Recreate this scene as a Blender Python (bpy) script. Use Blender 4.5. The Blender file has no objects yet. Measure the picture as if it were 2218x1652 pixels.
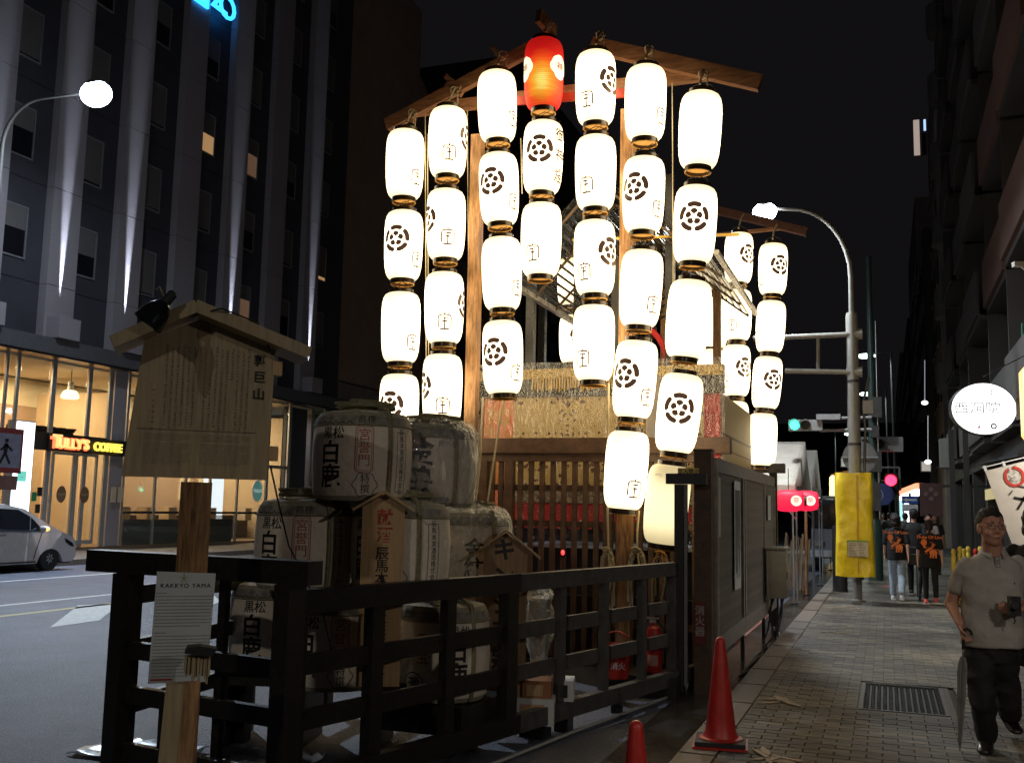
import bpy, math, random
from mathutils import Vector, Matrix, noise
PI = math.pi
R = math.radians
SC = bpy.context.scene
COL = SC.collection
rnd = random.Random(7)

# ---------------------------------------------------------------- camera
FPX, CXP, CYP, EYE = 2188.0, 1109.0, 826.0, 1.6      # photograph read on a 2218 px wide grid
def cam_axes(vp=(1918, 1116), roll=1.2):
    r = R(roll)
    d = Vector(((vp[0]-CXP)/FPX, (vp[1]-CYP)/FPX, 1)).normalized()
    b = -(math.sin(r)*d[0]-math.cos(r)*d[1])/d[2]
    U = Vector((math.sin(r), -math.cos(r), b)).normalized()
    return d.cross(U), d, U
AX, AY, AZ = cam_axes()
def ray(px, py):
    c = Vector(((px-CXP)/FPX, (py-CYP)/FPX, 1))
    return Vector((AX.dot(c), AY.dot(c), AZ.dot(c)))
def atz(px, py, z=0.0):
    r = ray(px, py); t = (z-EYE)/r.z; return Vector((r.x*t, r.y*t, z))
def aty(px, py, y):
    r = ray(px, py); t = y/r.y; return Vector((r.x*t, y, EYE+r.z*t))
def atx(px, py, x):
    r = ray(px, py); t = x/r.x; return Vector((x, r.y*t, EYE+r.z*t))
def atd(px, py, d):
    r = ray(px, py); return Vector((r.x*d, r.y*d, EYE+r.z*d))
cd = bpy.data.cameras.new("camera"); cam = bpy.data.objects.new("camera", cd); COL.objects.link(cam)
cx = Vector((AX[0], AY[0], AZ[0])); cy = -Vector((AX[1], AY[1], AZ[1])); cz = -Vector((AX[2], AY[2], AZ[2]))
mw = Matrix((cx, cy, cz)).transposed().to_4x4(); mw.translation = Vector((0, 0, EYE))
cam.matrix_world = mw
cd.sensor_width = 36; cd.lens = 36*FPX/2218; cd.clip_start = 0.05; cd.clip_end = 900
SC.camera = cam

# ---------------------------------------------------------------- world, exposure
w = bpy.data.worlds.new("World"); SC.world = w; w.use_nodes = True
wn, wl = w.node_tree.nodes, w.node_tree.links
bg = wn["Background"]
sky = wn.new("ShaderNodeTexSky"); sky.sky_type = 'NISHITA'; sky.sun_disc = False
sky.sun_elevation = R(-6); sky.sun_rotation = R(200)
wl.new(sky.outputs[0], bg.inputs[0]); bg.inputs[1].default_value = 0.05
bg2 = wn.new("ShaderNodeBackground"); bg2.inputs[0].default_value = (0.80, 0.72, 0.82, 1); bg2.inputs[1].default_value = 0.0068
ad = wn.new("ShaderNodeAddShader"); wl.new(bg.outputs[0], ad.inputs[0]); wl.new(bg2.outputs[0], ad.inputs[1])
wl.new(ad.outputs[0], wn["World Output"].inputs[0])
vs = SC.view_settings
vs.view_transform = 'Standard'; vs.look = 'None'; vs.exposure = 0.0; vs.gamma = 1.0; vs.use_curve_mapping = False
SC.cycles.use_denoising = True
try:
    SC.cycles.denoiser = 'OPENIMAGEDENOISE'
except Exception: pass
SC.cycles.max_bounces = 6; SC.cycles.transparent_max_bounces = 12; SC.cycles.diffuse_bounces = 3; SC.cycles.glossy_bounces = 3
SC.cycles.caustics_reflective = False; SC.cycles.caustics_refractive = False
SC.cycles.sample_clamp_indirect = 3.0
SC.cycles.use_light_tree = True

# ---------------------------------------------------------------- materials
MATS = {}
def mat(name, col, rough=0.7, metal=0.0, vary=0.15, scale=8.0, bump=0.0, bscale=60.0, coat=0.0, stretch=None, spec=0.5, dark=None):
    """principled material with a noise-driven colour variation and fine bump"""
    if name in MATS: return MATS[name]
    m = bpy.data.materials.new(name); m.use_nodes = True; n, l = m.node_tree.nodes, m.node_tree.links
    p = n["Principled BSDF"]
    p.inputs["Roughness"].default_value = rough; p.inputs["Metallic"].default_value = metal
    p.inputs["Specular IOR Level"].default_value = spec
    if coat: p.inputs["Coat Weight"].default_value = coat
    tc = n.new("ShaderNodeTexCoord"); mp = n.new("ShaderNodeMapping")
    l.new(tc.outputs["Object"], mp.inputs[0])
    if stretch: mp.inputs["Scale"].default_value = stretch
    nz = n.new("ShaderNodeTexNoise"); nz.inputs["Scale"].default_value = scale; nz.inputs["Detail"].default_value = 6
    nz.inputs["Roughness"].default_value = 0.65
    l.new(mp.outputs[0], nz.inputs["Vector"])
    cr = n.new("ShaderNodeValToRGB")
    c = Vector(col[:3]); lo = Vector(dark[:3]) if dark else c*(1-vary*1.6); hi = c*(1+vary)
    cr.color_ramp.elements[0].position = 0.3; cr.color_ramp.elements[0].color = (*lo, 1)
    cr.color_ramp.elements[1].position = 0.72; cr.color_ramp.elements[1].color = (*[min(1, v) for v in hi], 1)
    l.new(nz.outputs["Fac"], cr.inputs[0]); l.new(cr.outputs[0], p.inputs["Base Color"])
    mr = n.new("ShaderNodeMapRange"); mr.inputs[3].default_value = max(0.03, rough-0.12); mr.inputs[4].default_value = min(1, rough+0.12)
    l.new(nz.outputs["Fac"], mr.inputs[0]); l.new(mr.outputs[0], p.inputs["Roughness"])
    if bump:
        b = n.new("ShaderNodeBump"); b.inputs["Strength"].default_value = bump; b.inputs["Distance"].default_value = 0.02
        nb = n.new("ShaderNodeTexNoise"); nb.inputs["Scale"].default_value = bscale; nb.inputs["Detail"].default_value = 5
        l.new(mp.outputs[0], nb.inputs["Vector"]); l.new(nb.outputs["Fac"], b.inputs["Height"]); l.new(b.outputs[0], p.inputs["Normal"])
    MATS[name] = m
    return m
def emis(name, col, strength, base=(0.5, 0.5, 0.5)):
    if name in MATS: return MATS[name]
    m = bpy.data.materials.new(name); m.use_nodes = True
    p = m.node_tree.nodes["Principled BSDF"]
    p.inputs["Base Color"].default_value = (*base, 1); p.inputs["Roughness"].default_value = 0.5
    p.inputs["Emission Color"].default_value = (*col, 1); p.inputs["Emission Strength"].default_value = strength
    MATS[name] = m; return m
def glass(name, tint=(0.9, 0.95, 0.95), t=0.86, rough=0.03, bump=0.0, bscale=14, stretch=(1, 1, 1), milk=0.0):
    """thin sheet: mostly clear, the rest a sharp reflection"""
    if name in MATS: return MATS[name]
    m = bpy.data.materials.new(name); m.use_nodes = True; n, l = m.node_tree.nodes, m.node_tree.links
    n.remove(n["Principled BSDF"]); o = n["Material Output"]
    tr = n.new("ShaderNodeBsdfTransparent"); tr.inputs[0].default_value = (*tint, 1)
    gl = n.new("ShaderNodeBsdfGlossy"); gl.inputs["Roughness"].default_value = rough
    mx = n.new("ShaderNodeMixShader"); mx.inputs[0].default_value = 1-t
    if milk:                                   # cloudy film: part of the light is scattered on and through it
        df = n.new("ShaderNodeBsdfDiffuse"); df.inputs[0].default_value = (0.8, 0.8, 0.76, 1); tl = n.new("ShaderNodeBsdfTranslucent"); tl.inputs[0].default_value = (0.8, 0.78, 0.7, 1)
        m1 = n.new("ShaderNodeMixShader"); m1.inputs[0].default_value = 0.5; l.new(df.outputs[0], m1.inputs[1]); l.new(tl.outputs[0], m1.inputs[2])
        nz = n.new("ShaderNodeTexNoise"); nz.inputs["Scale"].default_value = 7; nz.inputs["Detail"].default_value = 6; nz.inputs["Distortion"].default_value = 1.5; mr = n.new("ShaderNodeMapRange"); mr.inputs[1].default_value = 0.42; mr.inputs[2].default_value = 0.68; mr.inputs[3].default_value = milk*0.25; mr.inputs[4].default_value = milk*2.2
        tq = n.new("ShaderNodeTexCoord"); mq = n.new("ShaderNodeMapping"); mq.inputs["Scale"].default_value = stretch; l.new(tq.outputs["Object"], mq.inputs[0]); l.new(mq.outputs[0], nz.inputs["Vector"]); l.new(nz.outputs["Fac"], mr.inputs[0])
        m2 = n.new("ShaderNodeMixShader"); l.new(mr.outputs[0], m2.inputs[0]); l.new(tr.outputs[0], m2.inputs[1]); l.new(m1.outputs[0], m2.inputs[2]); l.new(m2.outputs[0], mx.inputs[1])
    else: l.new(tr.outputs[0], mx.inputs[1])
    l.new(gl.outputs[0], mx.inputs[2]); l.new(mx.outputs[0], o.inputs[0])
    if bump:
        b = n.new("ShaderNodeBump"); b.inputs["Strength"].default_value = bump; b.inputs["Distance"].default_value = 0.05
        tc = n.new("ShaderNodeTexCoord"); mp = n.new("ShaderNodeMapping"); mp.inputs["Scale"].default_value = stretch
        nb = n.new("ShaderNodeTexNoise"); nb.inputs["Scale"].default_value = bscale; nb.inputs["Detail"].default_value = 4; nb.inputs["Distortion"].default_value = 1.2
        l.new(tc.outputs["Object"], mp.inputs[0]); l.new(mp.outputs[0], nb.inputs["Vector"]); l.new(nb.outputs["Fac"], b.inputs["Height"]); l.new(b.outputs[0], gl.inputs["Normal"])
    MATS[name] = m; return m

m_asphalt = mat("asphalt", (0.10, 0.108, 0.15), 0.55, vary=0.5, scale=46, bump=0.9, bscale=90)
def patchy(m, scale=0.35, lo=0.62, hi=1.25, stretch=(1, 0.25, 1)):
    """multiply the colour by large worn patches"""
    n, l = m.node_tree.nodes, m.node_tree.links; p = n["Principled BSDF"]; src = p.inputs["Base Color"].links[0].from_socket
    tc = n.new("ShaderNodeTexCoord"); mp = n.new("ShaderNodeMapping"); mp.inputs["Scale"].default_value = stretch; nz = n.new("ShaderNodeTexNoise"); nz.inputs["Scale"].default_value = scale; nz.inputs["Detail"].default_value = 8; nz.inputs["Roughness"].default_value = 0.6
    l.new(tc.outputs["Object"], mp.inputs[0]); l.new(mp.outputs[0], nz.inputs["Vector"]); mr = n.new("ShaderNodeMapRange"); mr.inputs[1].default_value = 0.35; mr.inputs[2].default_value = 0.65; mr.inputs[3].default_value = lo; mr.inputs[4].default_value = hi; l.new(nz.outputs["Fac"], mr.inputs[0])
    vm = n.new("ShaderNodeVectorMath"); vm.operation = 'SCALE'; l.new(src, vm.inputs[0]); l.new(mr.outputs[0], vm.inputs["Scale"]); l.new(vm.outputs[0], p.inputs["Base Color"])
patchy(m_asphalt)
patchy(m_asphalt, 2.2, 0.8, 1.15, (1, 1, 1))
m_paver = [mat("paver%d" % i, c, 0.62, vary=0.22, scale=9, bump=0.35, bscale=90) for i, c in enumerate([(0.072, 0.062, 0.052), (0.105, 0.091, 0.075), (0.150, 0.130, 0.100), (0.215, 0.187, 0.135), (0.052, 0.046, 0.040)])]
m_grout = mat("grout", (0.06, 0.055, 0.048), 0.9)
m_kerb = mat("kerb_stone", (0.17, 0.13, 0.10), 0.6, vary=0.25, scale=14, bump=0.3)
m_paint = mat("road_paint", (0.5, 0.5, 0.48), 0.6, vary=0.25, scale=18, bump=0.2)
m_yellowline = mat("yellow_paint", (0.45, 0.36, 0.14), 0.6, vary=0.25, scale=18)
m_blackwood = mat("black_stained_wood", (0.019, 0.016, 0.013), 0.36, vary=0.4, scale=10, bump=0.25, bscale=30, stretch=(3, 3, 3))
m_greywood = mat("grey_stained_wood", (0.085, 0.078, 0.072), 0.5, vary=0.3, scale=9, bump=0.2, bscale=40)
m_slat = mat("grey_slat_wood", (0.30, 0.27, 0.235), 0.5, vary=0.25, scale=9, bump=0.15, bscale=40)
m_brownwood = mat("brown_stained_wood", (0.10, 0.052, 0.028), 0.5, vary=0.3, scale=9, bump=0.25, bscale=40)
m_timber = mat("old_timber", (0.40, 0.22, 0.095), 0.6, vary=0.35, scale=6, bump=0.3, bscale=30, stretch=(6, 6, 0.8), dark=(0.12, 0.055, 0.02))
m_beam = mat("beam_timber", (0.26, 0.12, 0.055), 0.6, vary=0.35, scale=6, bump=0.3, bscale=30, stretch=(0.8, 6, 6), dark=(0.11, 0.045, 0.02))
m_board = mat("board_wood", (0.40, 0.31, 0.18), 0.6, vary=0.18, scale=5, bump=0.15, bscale=30, stretch=(8, 8, 0.7))
m_newwood = mat("pale_wood", (0.52, 0.33, 0.16), 0.55, vary=0.15, scale=5, bump=0.15, bscale=30, stretch=(8, 8, 0.7))
m_ink = mat("black_ink", (0.014, 0.012, 0.011), 0.5)
m_redink = mat("red_ink", (0.42, 0.045, 0.02), 0.5)
m_straw = mat("straw_matting", (0.50, 0.45, 0.33), 0.85, vary=0.25, scale=30, bump=0.7, bscale=70, stretch=(1, 1, 6))
m_label = mat("barrel_paper", (0.86, 0.75, 0.61), 0.7, vary=0.10, scale=5, bump=0.5, bscale=26)
m_rope = mat("straw_rope", (0.34, 0.30, 0.18), 0.85, vary=0.3, scale=50, bump=0.6, bscale=150)
m_cotton = mat("cotton_rope", (0.62, 0.52, 0.32), 0.8, vary=0.15, scale=60, bump=0.4, bscale=200)
m_lacquer = mat("black_lacquer", (0.012, 0.010, 0.009), 0.25, vary=0.2, scale=12)
m_metal = mat("grey_painted_metal", (0.22, 0.22, 0.22), 0.45, vary=0.12, scale=10, bump=0.05)
m_darkmetal = mat("dark_metal", (0.05, 0.05, 0.052), 0.4, metal=0.4, vary=0.2)
m_steel = mat("bare_steel", (0.55, 0.55, 0.55), 0.35, metal=0.9, vary=0.1)
m_polegrey = mat("lamp_post_paint", (0.22, 0.21, 0.19), 0.5, vary=0.12, scale=5)
m_red = mat("red_plastic", (0.55, 0.03, 0.02), 0.42, vary=0.15, scale=12, bump=0.08, bscale=60)
m_redcloth = mat("red_cloth", (0.62, 0.03, 0.03), 0.7, vary=0.2, scale=5)
m_white = mat("white_paint", (0.72, 0.72, 0.70), 0.4, vary=0.05)
m_cream = mat("cream_plaster", (0.70, 0.55, 0.38), 0.8, vary=0.05)
m_ceil = mat("ceiling_plaster", (0.86, 0.78, 0.60), 0.8, vary=0.03)
m_tan = mat("tan_wall", (0.50, 0.35, 0.24), 0.8, vary=0.05)
m_colpanel = mat("pale_metal_panel", (0.33, 0.30, 0.315), 0.5, vary=0.06, scale=2, bump=0.08, bscale=8, stretch=(1, 1, 12))
m_wallpanel = mat("charcoal_wall_panel", (0.055, 0.053, 0.066), 0.6, vary=0.12, scale=1.2)
m_blind = mat("window_blind", (0.13, 0.12, 0.115), 0.8, vary=0.08)
m_black = mat("black_surface", (0.012, 0.012, 0.014), 0.6)
m_glassdark = mat("dark_window_glass", (0.012, 0.012, 0.016), 0.08, vary=0.1, spec=0.6)
m_glass = glass("clear_glass")
m_glassgreen = glass("greenish_glass", (0.62, 0.75, 0.72), 0.82)
m_plastic = glass("clear_plastic_wrap", (0.96, 0.96, 0.94), 0.80, 0.13, bump=1.0, bscale=9, stretch=(2.5, 2.5, 0.6))
m_alum = mat("aluminium_frame", (0.42, 0.43, 0.43), 0.35, metal=0.6, vary=0.06)
m_film = glass("crinkled_film", (0.96, 0.96, 0.94), 0.80, 0.12, bump=1.0, bscale=10, stretch=(2.2, 2.2, 0.7), milk=0.22)
m_paper = mat("white_paper", (0.62, 0.62, 0.60), 0.8, vary=0.06, scale=4)
m_concrete = mat("concrete_wall", (0.30, 0.26, 0.24), 0.8, vary=0.15, scale=1.5, bump=0.2, bscale=20)
m_brownwall = mat("brown_cladding", (0.42, 0.29, 0.22), 0.7, vary=0.1, scale=0.8)
m_darkwall = mat("dark_cladding", (0.045, 0.040, 0.040), 0.6, vary=0.15, scale=0.6)
m_skin = mat("skin", (0.56, 0.27, 0.18), 0.5, vary=0.08, scale=9, bump=0.08, bscale=50)
m_skin2 = mat("fair_skin", (0.55, 0.30, 0.21), 0.5, vary=0.06, scale=9)
m_hair = mat("dark_hair", (0.018, 0.013, 0.011), 0.5, vary=0.5, scale=50, bump=0.9, bscale=90, stretch=(1, 1, 0.3))
m_hair2 = mat("brown_hair", (0.025, 0.012, 0.009), 0.5, vary=0.5, scale=50, bump=0.9, bscale=90, stretch=(1, 1, 0.3))
m_greyhair = mat("short_grey_hair", (0.035, 0.03, 0.027), 0.6, vary=0.6, scale=60, bump=0.9, bscale=120)
m_polo = mat("grey_polo_cloth", (0.44, 0.40, 0.35), 0.85, vary=0.1, scale=12, bump=0.35, bscale=16)
m_blackcloth = mat("black_cloth", (0.007, 0.0065, 0.007), 0.8, vary=0.3, scale=8, bump=0.4, bscale=14)
m_jeans = mat("light_denim", (0.36, 0.42, 0.50), 0.85, vary=0.2, scale=14, bump=0.4, bscale=16)
m_yellowtarp = mat("yellow_tarp", (0.98, 0.70, 0.02), 0.38, vary=0.10, scale=4, bump=1.0, bscale=5)
m_tent = mat("tent_canvas", (0.62, 0.55, 0.47), 0.7, vary=0.08, scale=3, bump=0.3, bscale=5)
m_orangeprint = mat("orange_print", (0.95, 0.22, 0.04), 0.7, vary=0.1)

# ---------------------------------------------------------------- geometry helpers
def frame_of(d, up=Vector((0, 0, 1))):
    d = Vector(d).normalized()
    if abs(d.dot(up)) > 0.99: up = Vector((0, 1, 0))
    s = d.cross(up).normalized(); u = s.cross(d).normalized()
    return s, d, u
class MB:
    def __init__(s): s.v = []; s.f = []
    def add(s, vs, fs):
        k = len(s.v); s.v += [tuple(v) for v in vs]; s.f += [tuple(i+k for i in f) for f in fs]; return s
    def box(s, c, d, rz=0.0, mat4=None, ch=0.0):
        x, y, z = d[0]/2, d[1]/2, d[2]/2
        if ch > 0:
            ring = lambda k, zz: [(x-k, y, zz), (x, y-k, zz), (x, -y+k, zz), (x-k, -y, zz), (-x+k, -y, zz), (-x, -y+k, zz), (-x, y-k, zz), (-x+k, y, zz)]
            vs = ring(ch, -z) + ring(ch, z)
            fs = [(0, 1, 2, 3, 4, 5, 6, 7), (15, 14, 13, 12, 11, 10, 9, 8)] + [(i, i+8, (i+1) % 8+8, (i+1) % 8) for i in range(8)]
        else:
            vs = [(-x, -y, -z), (x, -y, -z), (x, y, -z), (-x, y, -z), (-x, -y, z), (x, -y, z), (x, y, z), (-x, y, z)]
            fs = [(3, 2, 1, 0), (4, 5, 6, 7), (0, 1, 5, 4), (1, 2, 6, 5), (2, 3, 7, 6), (3, 0, 4, 7)]
        M = mat4 if mat4 is not None else Matrix.Translation(Vector(c)) @ Matrix.Rotation(rz, 4, 'Z')
        return s.add([M @ Vector(v) for v in vs], fs)
    def bb(s, x0, x1, y0, y1, z0, z1):
        return s.box(((x0+x1)/2, (y0+y1)/2, (z0+z1)/2), (abs(x1-x0), abs(y1-y0), abs(z1-z0)))
    def bar(s, a, b, wd, h, up=Vector((0, 0, 1)), ch=0.0):
        """square bar from a to b: wd across, h along up"""
        a, b = Vector(a), Vector(b); sx, d, u = frame_of(b-a, up)
        M = Matrix((sx, d, u)).transposed().to_4x4(); M.translation = (a+b)/2
        return s.box(None, (wd, (b-a).length, h), mat4=M, ch=0)
    def tube(s, pts, r, n=8, closed=False, caps=True):
        pts = [Vector(p) for p in pts]; rs = r if isinstance(r, (list, tuple)) else [r]*len(pts)
        vs, fs = [], []; up = None; N = len(pts)
        for i, p in enumerate(pts):
            if closed: d = pts[(i+1) % N]-pts[i-1]
            else: d = pts[min(i+1, N-1)]-pts[max(i-1, 0)]
            d.normalize()
            if up is None: sx, _, up = frame_of(d)
            sx = d.cross(up)
            if sx.length < 1e-4: sx = frame_of(d)[0]
            sx.normalize(); up = sx.cross(d).normalized()
            for k in range(n):
                a = 2*PI*k/n; vs.append(p+(sx*math.cos(a)+up*math.sin(a))*rs[i])
        for i in range(N if closed else N-1):
            j = (i+1) % N
            for k in range(n): fs.append((i*n+k, i*n+(k+1) % n, j*n+(k+1) % n, j*n+k))
        if caps and not closed: fs += [tuple(range(n))[::-1], tuple((N-1)*n+k for k in range(n))]
        return s.add(vs, fs)
    def lathe(s, prof, n=24, c=(0, 0, 0), M=None, sx=1, sy=1):
        c = Vector(c); vs, fs = [], []
        for r, z in prof:
            for k in range(n):
                a = 2*PI*k/n; v = Vector((r*math.cos(a)*sx, r*math.sin(a)*sy, z)); vs.append((M @ v if M is not None else v)+c)
        for i in range(len(prof)-1):
            for k in range(n): fs.append((i*n+k, i*n+(k+1) % n, (i+1)*n+(k+1) % n, (i+1)*n+k))
        if prof[0][0] > 1e-5: fs.append(tuple(range(n))[::-1])
        if prof[-1][0] > 1e-5: fs.append(tuple((len(prof)-1)*n+k for k in range(n)))
        return s.add(vs, fs)
    def prism(s, poly, depth, M=None):
        """outline in local XZ, thickness along local Y (front at y=0, back at +depth)"""
        n = len(poly); vs = [Vector((x, 0, z)) for x, z in poly]+[Vector((x, depth, z)) for x, z in poly]
        if M is not None: vs = [M @ v for v in vs]
        fs = [tuple(range(n)), tuple(range(2*n-1, n-1, -1))]+[(i, i+n, (i+1) % n+n, (i+1) % n) for i in range(n)]
        return s.add(vs, fs)
    def ell(s, c, r, n=12, m=8, M=None):
        c = Vector(c); vs, fs = [], []
        for i in range(m+1):
            t = PI*i/m
            for k in range(n):
                a = 2*PI*k/n; v = Vector((r[0]*math.sin(t)*math.cos(a), r[1]*math.sin(t)*math.sin(a), r[2]*math.cos(t)))
                vs.append((M @ v if M is not None else v)+c)
        for i in range(m):
            for k in range(n): fs.append((i*n+k, (i+1)*n+k, (i+1)*n+(k+1) % n, i*n+(k+1) % n))
        return s.add(vs, fs)
    def cap(s, a, ra, b, rb, n=12, sq=1.0, side=None):
        """tapered capsule for limbs; sq flattens it across 'side'"""
        a, b = Vector(a), Vector(b); d = (b-a); L = d.length or 1e-4
        sx, d, u = frame_of(d, side if side is not None else Vector((0, 0, 1)))
        M = Matrix((sx, u, d)).transposed()
        prof = [(0.0, -ra*0.98)]+[(ra*math.sin(t), -ra*math.cos(t)) for t in (0.5, 1.0, 1.4)]
        prof += [(ra+(rb-ra)*t, L*t) for t in (0.0, 0.33, 0.66, 1.0)]
        prof += [(rb*math.sin(t), L-rb*math.cos(t)) for t in (PI-1.4, PI-1.0, PI-0.5)]+[(0.0, L+rb*0.98)]
        vs, fs = [], []
        for r, z in prof:
            for k in range(n):
                t = 2*PI*k/n; vs.append(M @ Vector((r*math.cos(t), r*sq*math.sin(t), z))+a)
        for i in range(len(prof)-1):
            for k in range(n): fs.append((i*n+k, i*n+(k+1) % n, (i+1)*n+(k+1) % n, (i+1)*n+k))
        return s.add(vs, fs)
    def loft(s, rings, n=16, pw=1.0):
        """rings: (centre, half width vector, half depth vector); closed ends"""
        vs, fs = [], []
        for c, a, b in rings:
            c, a, b = Vector(c), Vector(a), Vector(b)
            for k in range(n):
                t = 2*PI*k/n; ct, st = math.cos(t), math.sin(t)
                vs.append(c+a*math.copysign(abs(ct)**pw, ct)+b*math.copysign(abs(st)**pw, st))
        for i in range(len(rings)-1):
            for k in range(n): fs.append((i*n+k, i*n+(k+1) % n, (i+1)*n+(k+1) % n, (i+1)*n+k))
        fs += [tuple(range(n))[::-1], tuple((len(rings)-1)*n+k for k in range(n))]
        return s.add(vs, fs)
    def mesh(s, name, smooth=False):
        me = bpy.data.meshes.new(name); me.from_pydata(s.v, [], s.f); me.validate(); 
        if smooth:
            me.shade_smooth()
            try: me.set_sharp_from_angle(angle=R(38))
            except Exception: pass
        return me
    def build(s, name, m, parent=None, smooth=False):
        return obj(name, s.mesh(name, smooth), m, parent)
def wmat(o):
    return (wmat(o.parent) @ o.matrix_parent_inverse if o.parent else Matrix()) @ o.matrix_basis
def obj(name, me, m=None, parent=None):
    """link a mesh given in world space, whatever it is parented to"""
    o = bpy.data.objects.new(name, me); COL.objects.link(o)
    if m is not None and not me.materials: me.materials.append(m)
    if parent is not None:
        o.parent = parent; o.matrix_parent_inverse = wmat(parent).inverted()
    return o
def tag(o, label=None, cat=None, group=None, kind=None):
    if label: o["label"] = label
    if cat: o["category"] = cat
    if group: o["group"] = group
    if kind: o["kind"] = kind
    return o
def thing(name, loc, label, cat, group=None, rz=0.0):
    o = bpy.data.objects.new(name, None); COL.objects.link(o); o.empty_display_size = 0.1
    o.location = loc; o.rotation_euler = (0, 0, rz)
    return tag(o, label, cat, group)
def local(name, me, m, parent, loc=(0, 0, 0), rot=(0, 0, 0)):
    """child whose mesh is in the parent's local space"""
    o = bpy.data.objects.new(name, me); COL.objects.link(o); o.parent = parent
    if m is not None and not me.materials: me.materials.append(m)
    o.location = loc; o.rotation_euler = rot; return o
def copy_tree(o, parent=None):
    c = o.copy(); COL.objects.link(c)
    if parent is not None:
        mi = o.matrix_parent_inverse.copy(); c.parent = parent; c.matrix_parent_inverse = mi
    for ch in list(o.children): copy_tree(ch, c)
    return c
def fuse(mb, voxel=0.01, smooth=4, name="body"):
    """one continuous surface out of overlapping volumes"""
    o = bpy.data.objects.new("tmp", mb.mesh("tmp")); COL.objects.link(o)
    r = o.modifiers.new("r", 'REMESH'); r.mode = 'VOXEL'; r.voxel_size = voxel
    sm = o.modifiers.new("s", 'SMOOTH'); sm.iterations = smooth; sm.factor = 0.5
    dg = bpy.context.evaluated_depsgraph_get()
    me = bpy.data.meshes.new_from_object(o.evaluated_get(dg)); me.name = name; me.shade_smooth()
    bpy.data.objects.remove(o); return me
_tc = {}
def text_mesh(s, size=1.0, depth=0.0, spacing=1.0, line=1.0, bold=0.0, align='CENTER'):
    """flat lettering in local XZ (reading along +X, up +Z), centred on the origin"""
    key = (s, size, depth, spacing, line, bold, align)
    if key in _tc: return _tc[key].copy()
    c = bpy.data.curves.new("t", 'FONT'); c.body = s; c.size = size; c.extrude = depth; c.space_character = spacing
    c.space_line = line; c.align_x = align; c.align_y = 'CENTER'; c.offset = bold*size; c.resolution_u = 3
    o = bpy.data.objects.new("t", c); COL.objects.link(o)
    dg = bpy.context.evaluated_depsgraph_get()
    me = bpy.data.meshes.new_from_object(o.evaluated_get(dg)); bpy.data.objects.remove(o)
    me.transform(Matrix.Rotation(PI/2, 4, 'X')); me.materials.clear(); _tc[key] = me
    return me.copy()
def face_mat(p, right, up=Vector((0, 0, 1)), off=0.0):
    """matrix that puts a flat XZ drawing at p, its +X along right, +Z along up, front side towards right x up ... -Y local"""
    right = Vector(right).normalized(); up = Vector(up).normalized(); back = up.cross(right)   # local +Y, away from the reader
    M = Matrix((right, back, up)).transposed().to_4x4(); M.translation = Vector(p)-back*off; return M
def text(s, size, m, parent, M, depth=0.0, bold=0.0, spacing=1.0, line=1.0, name="lettering", sx=1.0, align='CENTER'):
    me = text_mesh(s, size, depth, spacing, line, bold, align); me.transform(Matrix.Diagonal((sx, 1, 1, 1))); me.transform(M)
    return obj(name, me, m, parent)
def vtext(s): return "\n".join(s)
def split_long(me, L):
    import bmesh
    bm = bmesh.new(); bm.from_mesh(me); bmesh.ops.triangulate(bm, faces=bm.faces[:])
    for _ in range(4):
        es = [e for e in bm.edges if e.calc_length() > L]
        if not es: break
        bmesh.ops.subdivide_edges(bm, edges=es, cuts=1); bmesh.ops.triangulate(bm, faces=[f for f in bm.faces if len(f.verts) > 3])
    bm.to_mesh(me); bm.free(); return me
def stroke(mb, pts, wd, y=0.0, taper=False):
    """flat pen stroke through pts (x,z)"""
    pts = [Vector((p[0], 0, p[1])) for p in pts]; L, N = [], len(pts)
    for i, p in enumerate(pts):
        d = (pts[min(i+1, N-1)]-pts[max(i-1, 0)]).normalized(); nn = Vector((-d.z, 0, d.x)); ww = wd*(0.45 if taper and i in (0, N-1) else 1)/2
        L.append(p+nn*ww); L.append(p-nn*ww)
    L = [Vector((v.x, y, v.z)) for v in L]
    return mb.add(L, [(2*i, 2*i+1, 2*i+3, 2*i+2) for i in range(N-1)])
# ================================================================ setting: ground, road, pavement
tag(MB().bb(-400, 400, -60, 700, -0.4, -0.17).build("ground", mat("city_ground", (0.05, 0.05, 0.052), 0.9)), kind="structure")
road = tag(MB().bb(-20.2, -1.36, -12, 260, -0.19, -0.15).build("road", m_asphalt), kind="structure")
side_road = tag(MB().bb(-1.36, 40, 48, 56, -0.19, -0.15).build("road", m_asphalt), kind="structure")
def flat(name, pts, z, m, parent=None, kind=None):
    o = obj(name, (lambda b: b.mesh(name))(MB().add([(x, y, z) for x, y in pts], [tuple(range(len(pts)))])), m, parent)
    return o
# lane paint: stripes along the street, a hatched island and its outline
def stripe(x, y0, y1, wd, m, name="road_marking"): return flat(name, [(x-wd/2, y0), (x+wd/2, y0), (x+wd/2, y1), (x-wd/2, y1)], -0.146, m, road)
stripe(-17.3, -6, 46, 0.16, m_paint)
stripe(-12.3, 9, 46, 0.17, m_yellowline)
stripe(-13.5, 9, 46, 0.15, m_paint)
a0 = atz(0, 1370, -0.146); a1 = atz(330, 1304, -0.146)
for (pa, pb, pc, pd) in [((108, 1358), (215, 1343), (262, 1306), (170, 1310)), ((330, 1330), (395, 1318), (420, 1295), (372, 1292)), ((448, 1310), (480, 1304), (462, 1287), (440, 1290))]:
    flat("road_marking", [tuple(atz(*p, -0.146)[:2]) for p in (pa, pb, pc, pd)], -0.146, m_paint, road)
for y in range(62, 200, 12): stripe(-8, y, y+6, 0.15, m_paint)
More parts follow.
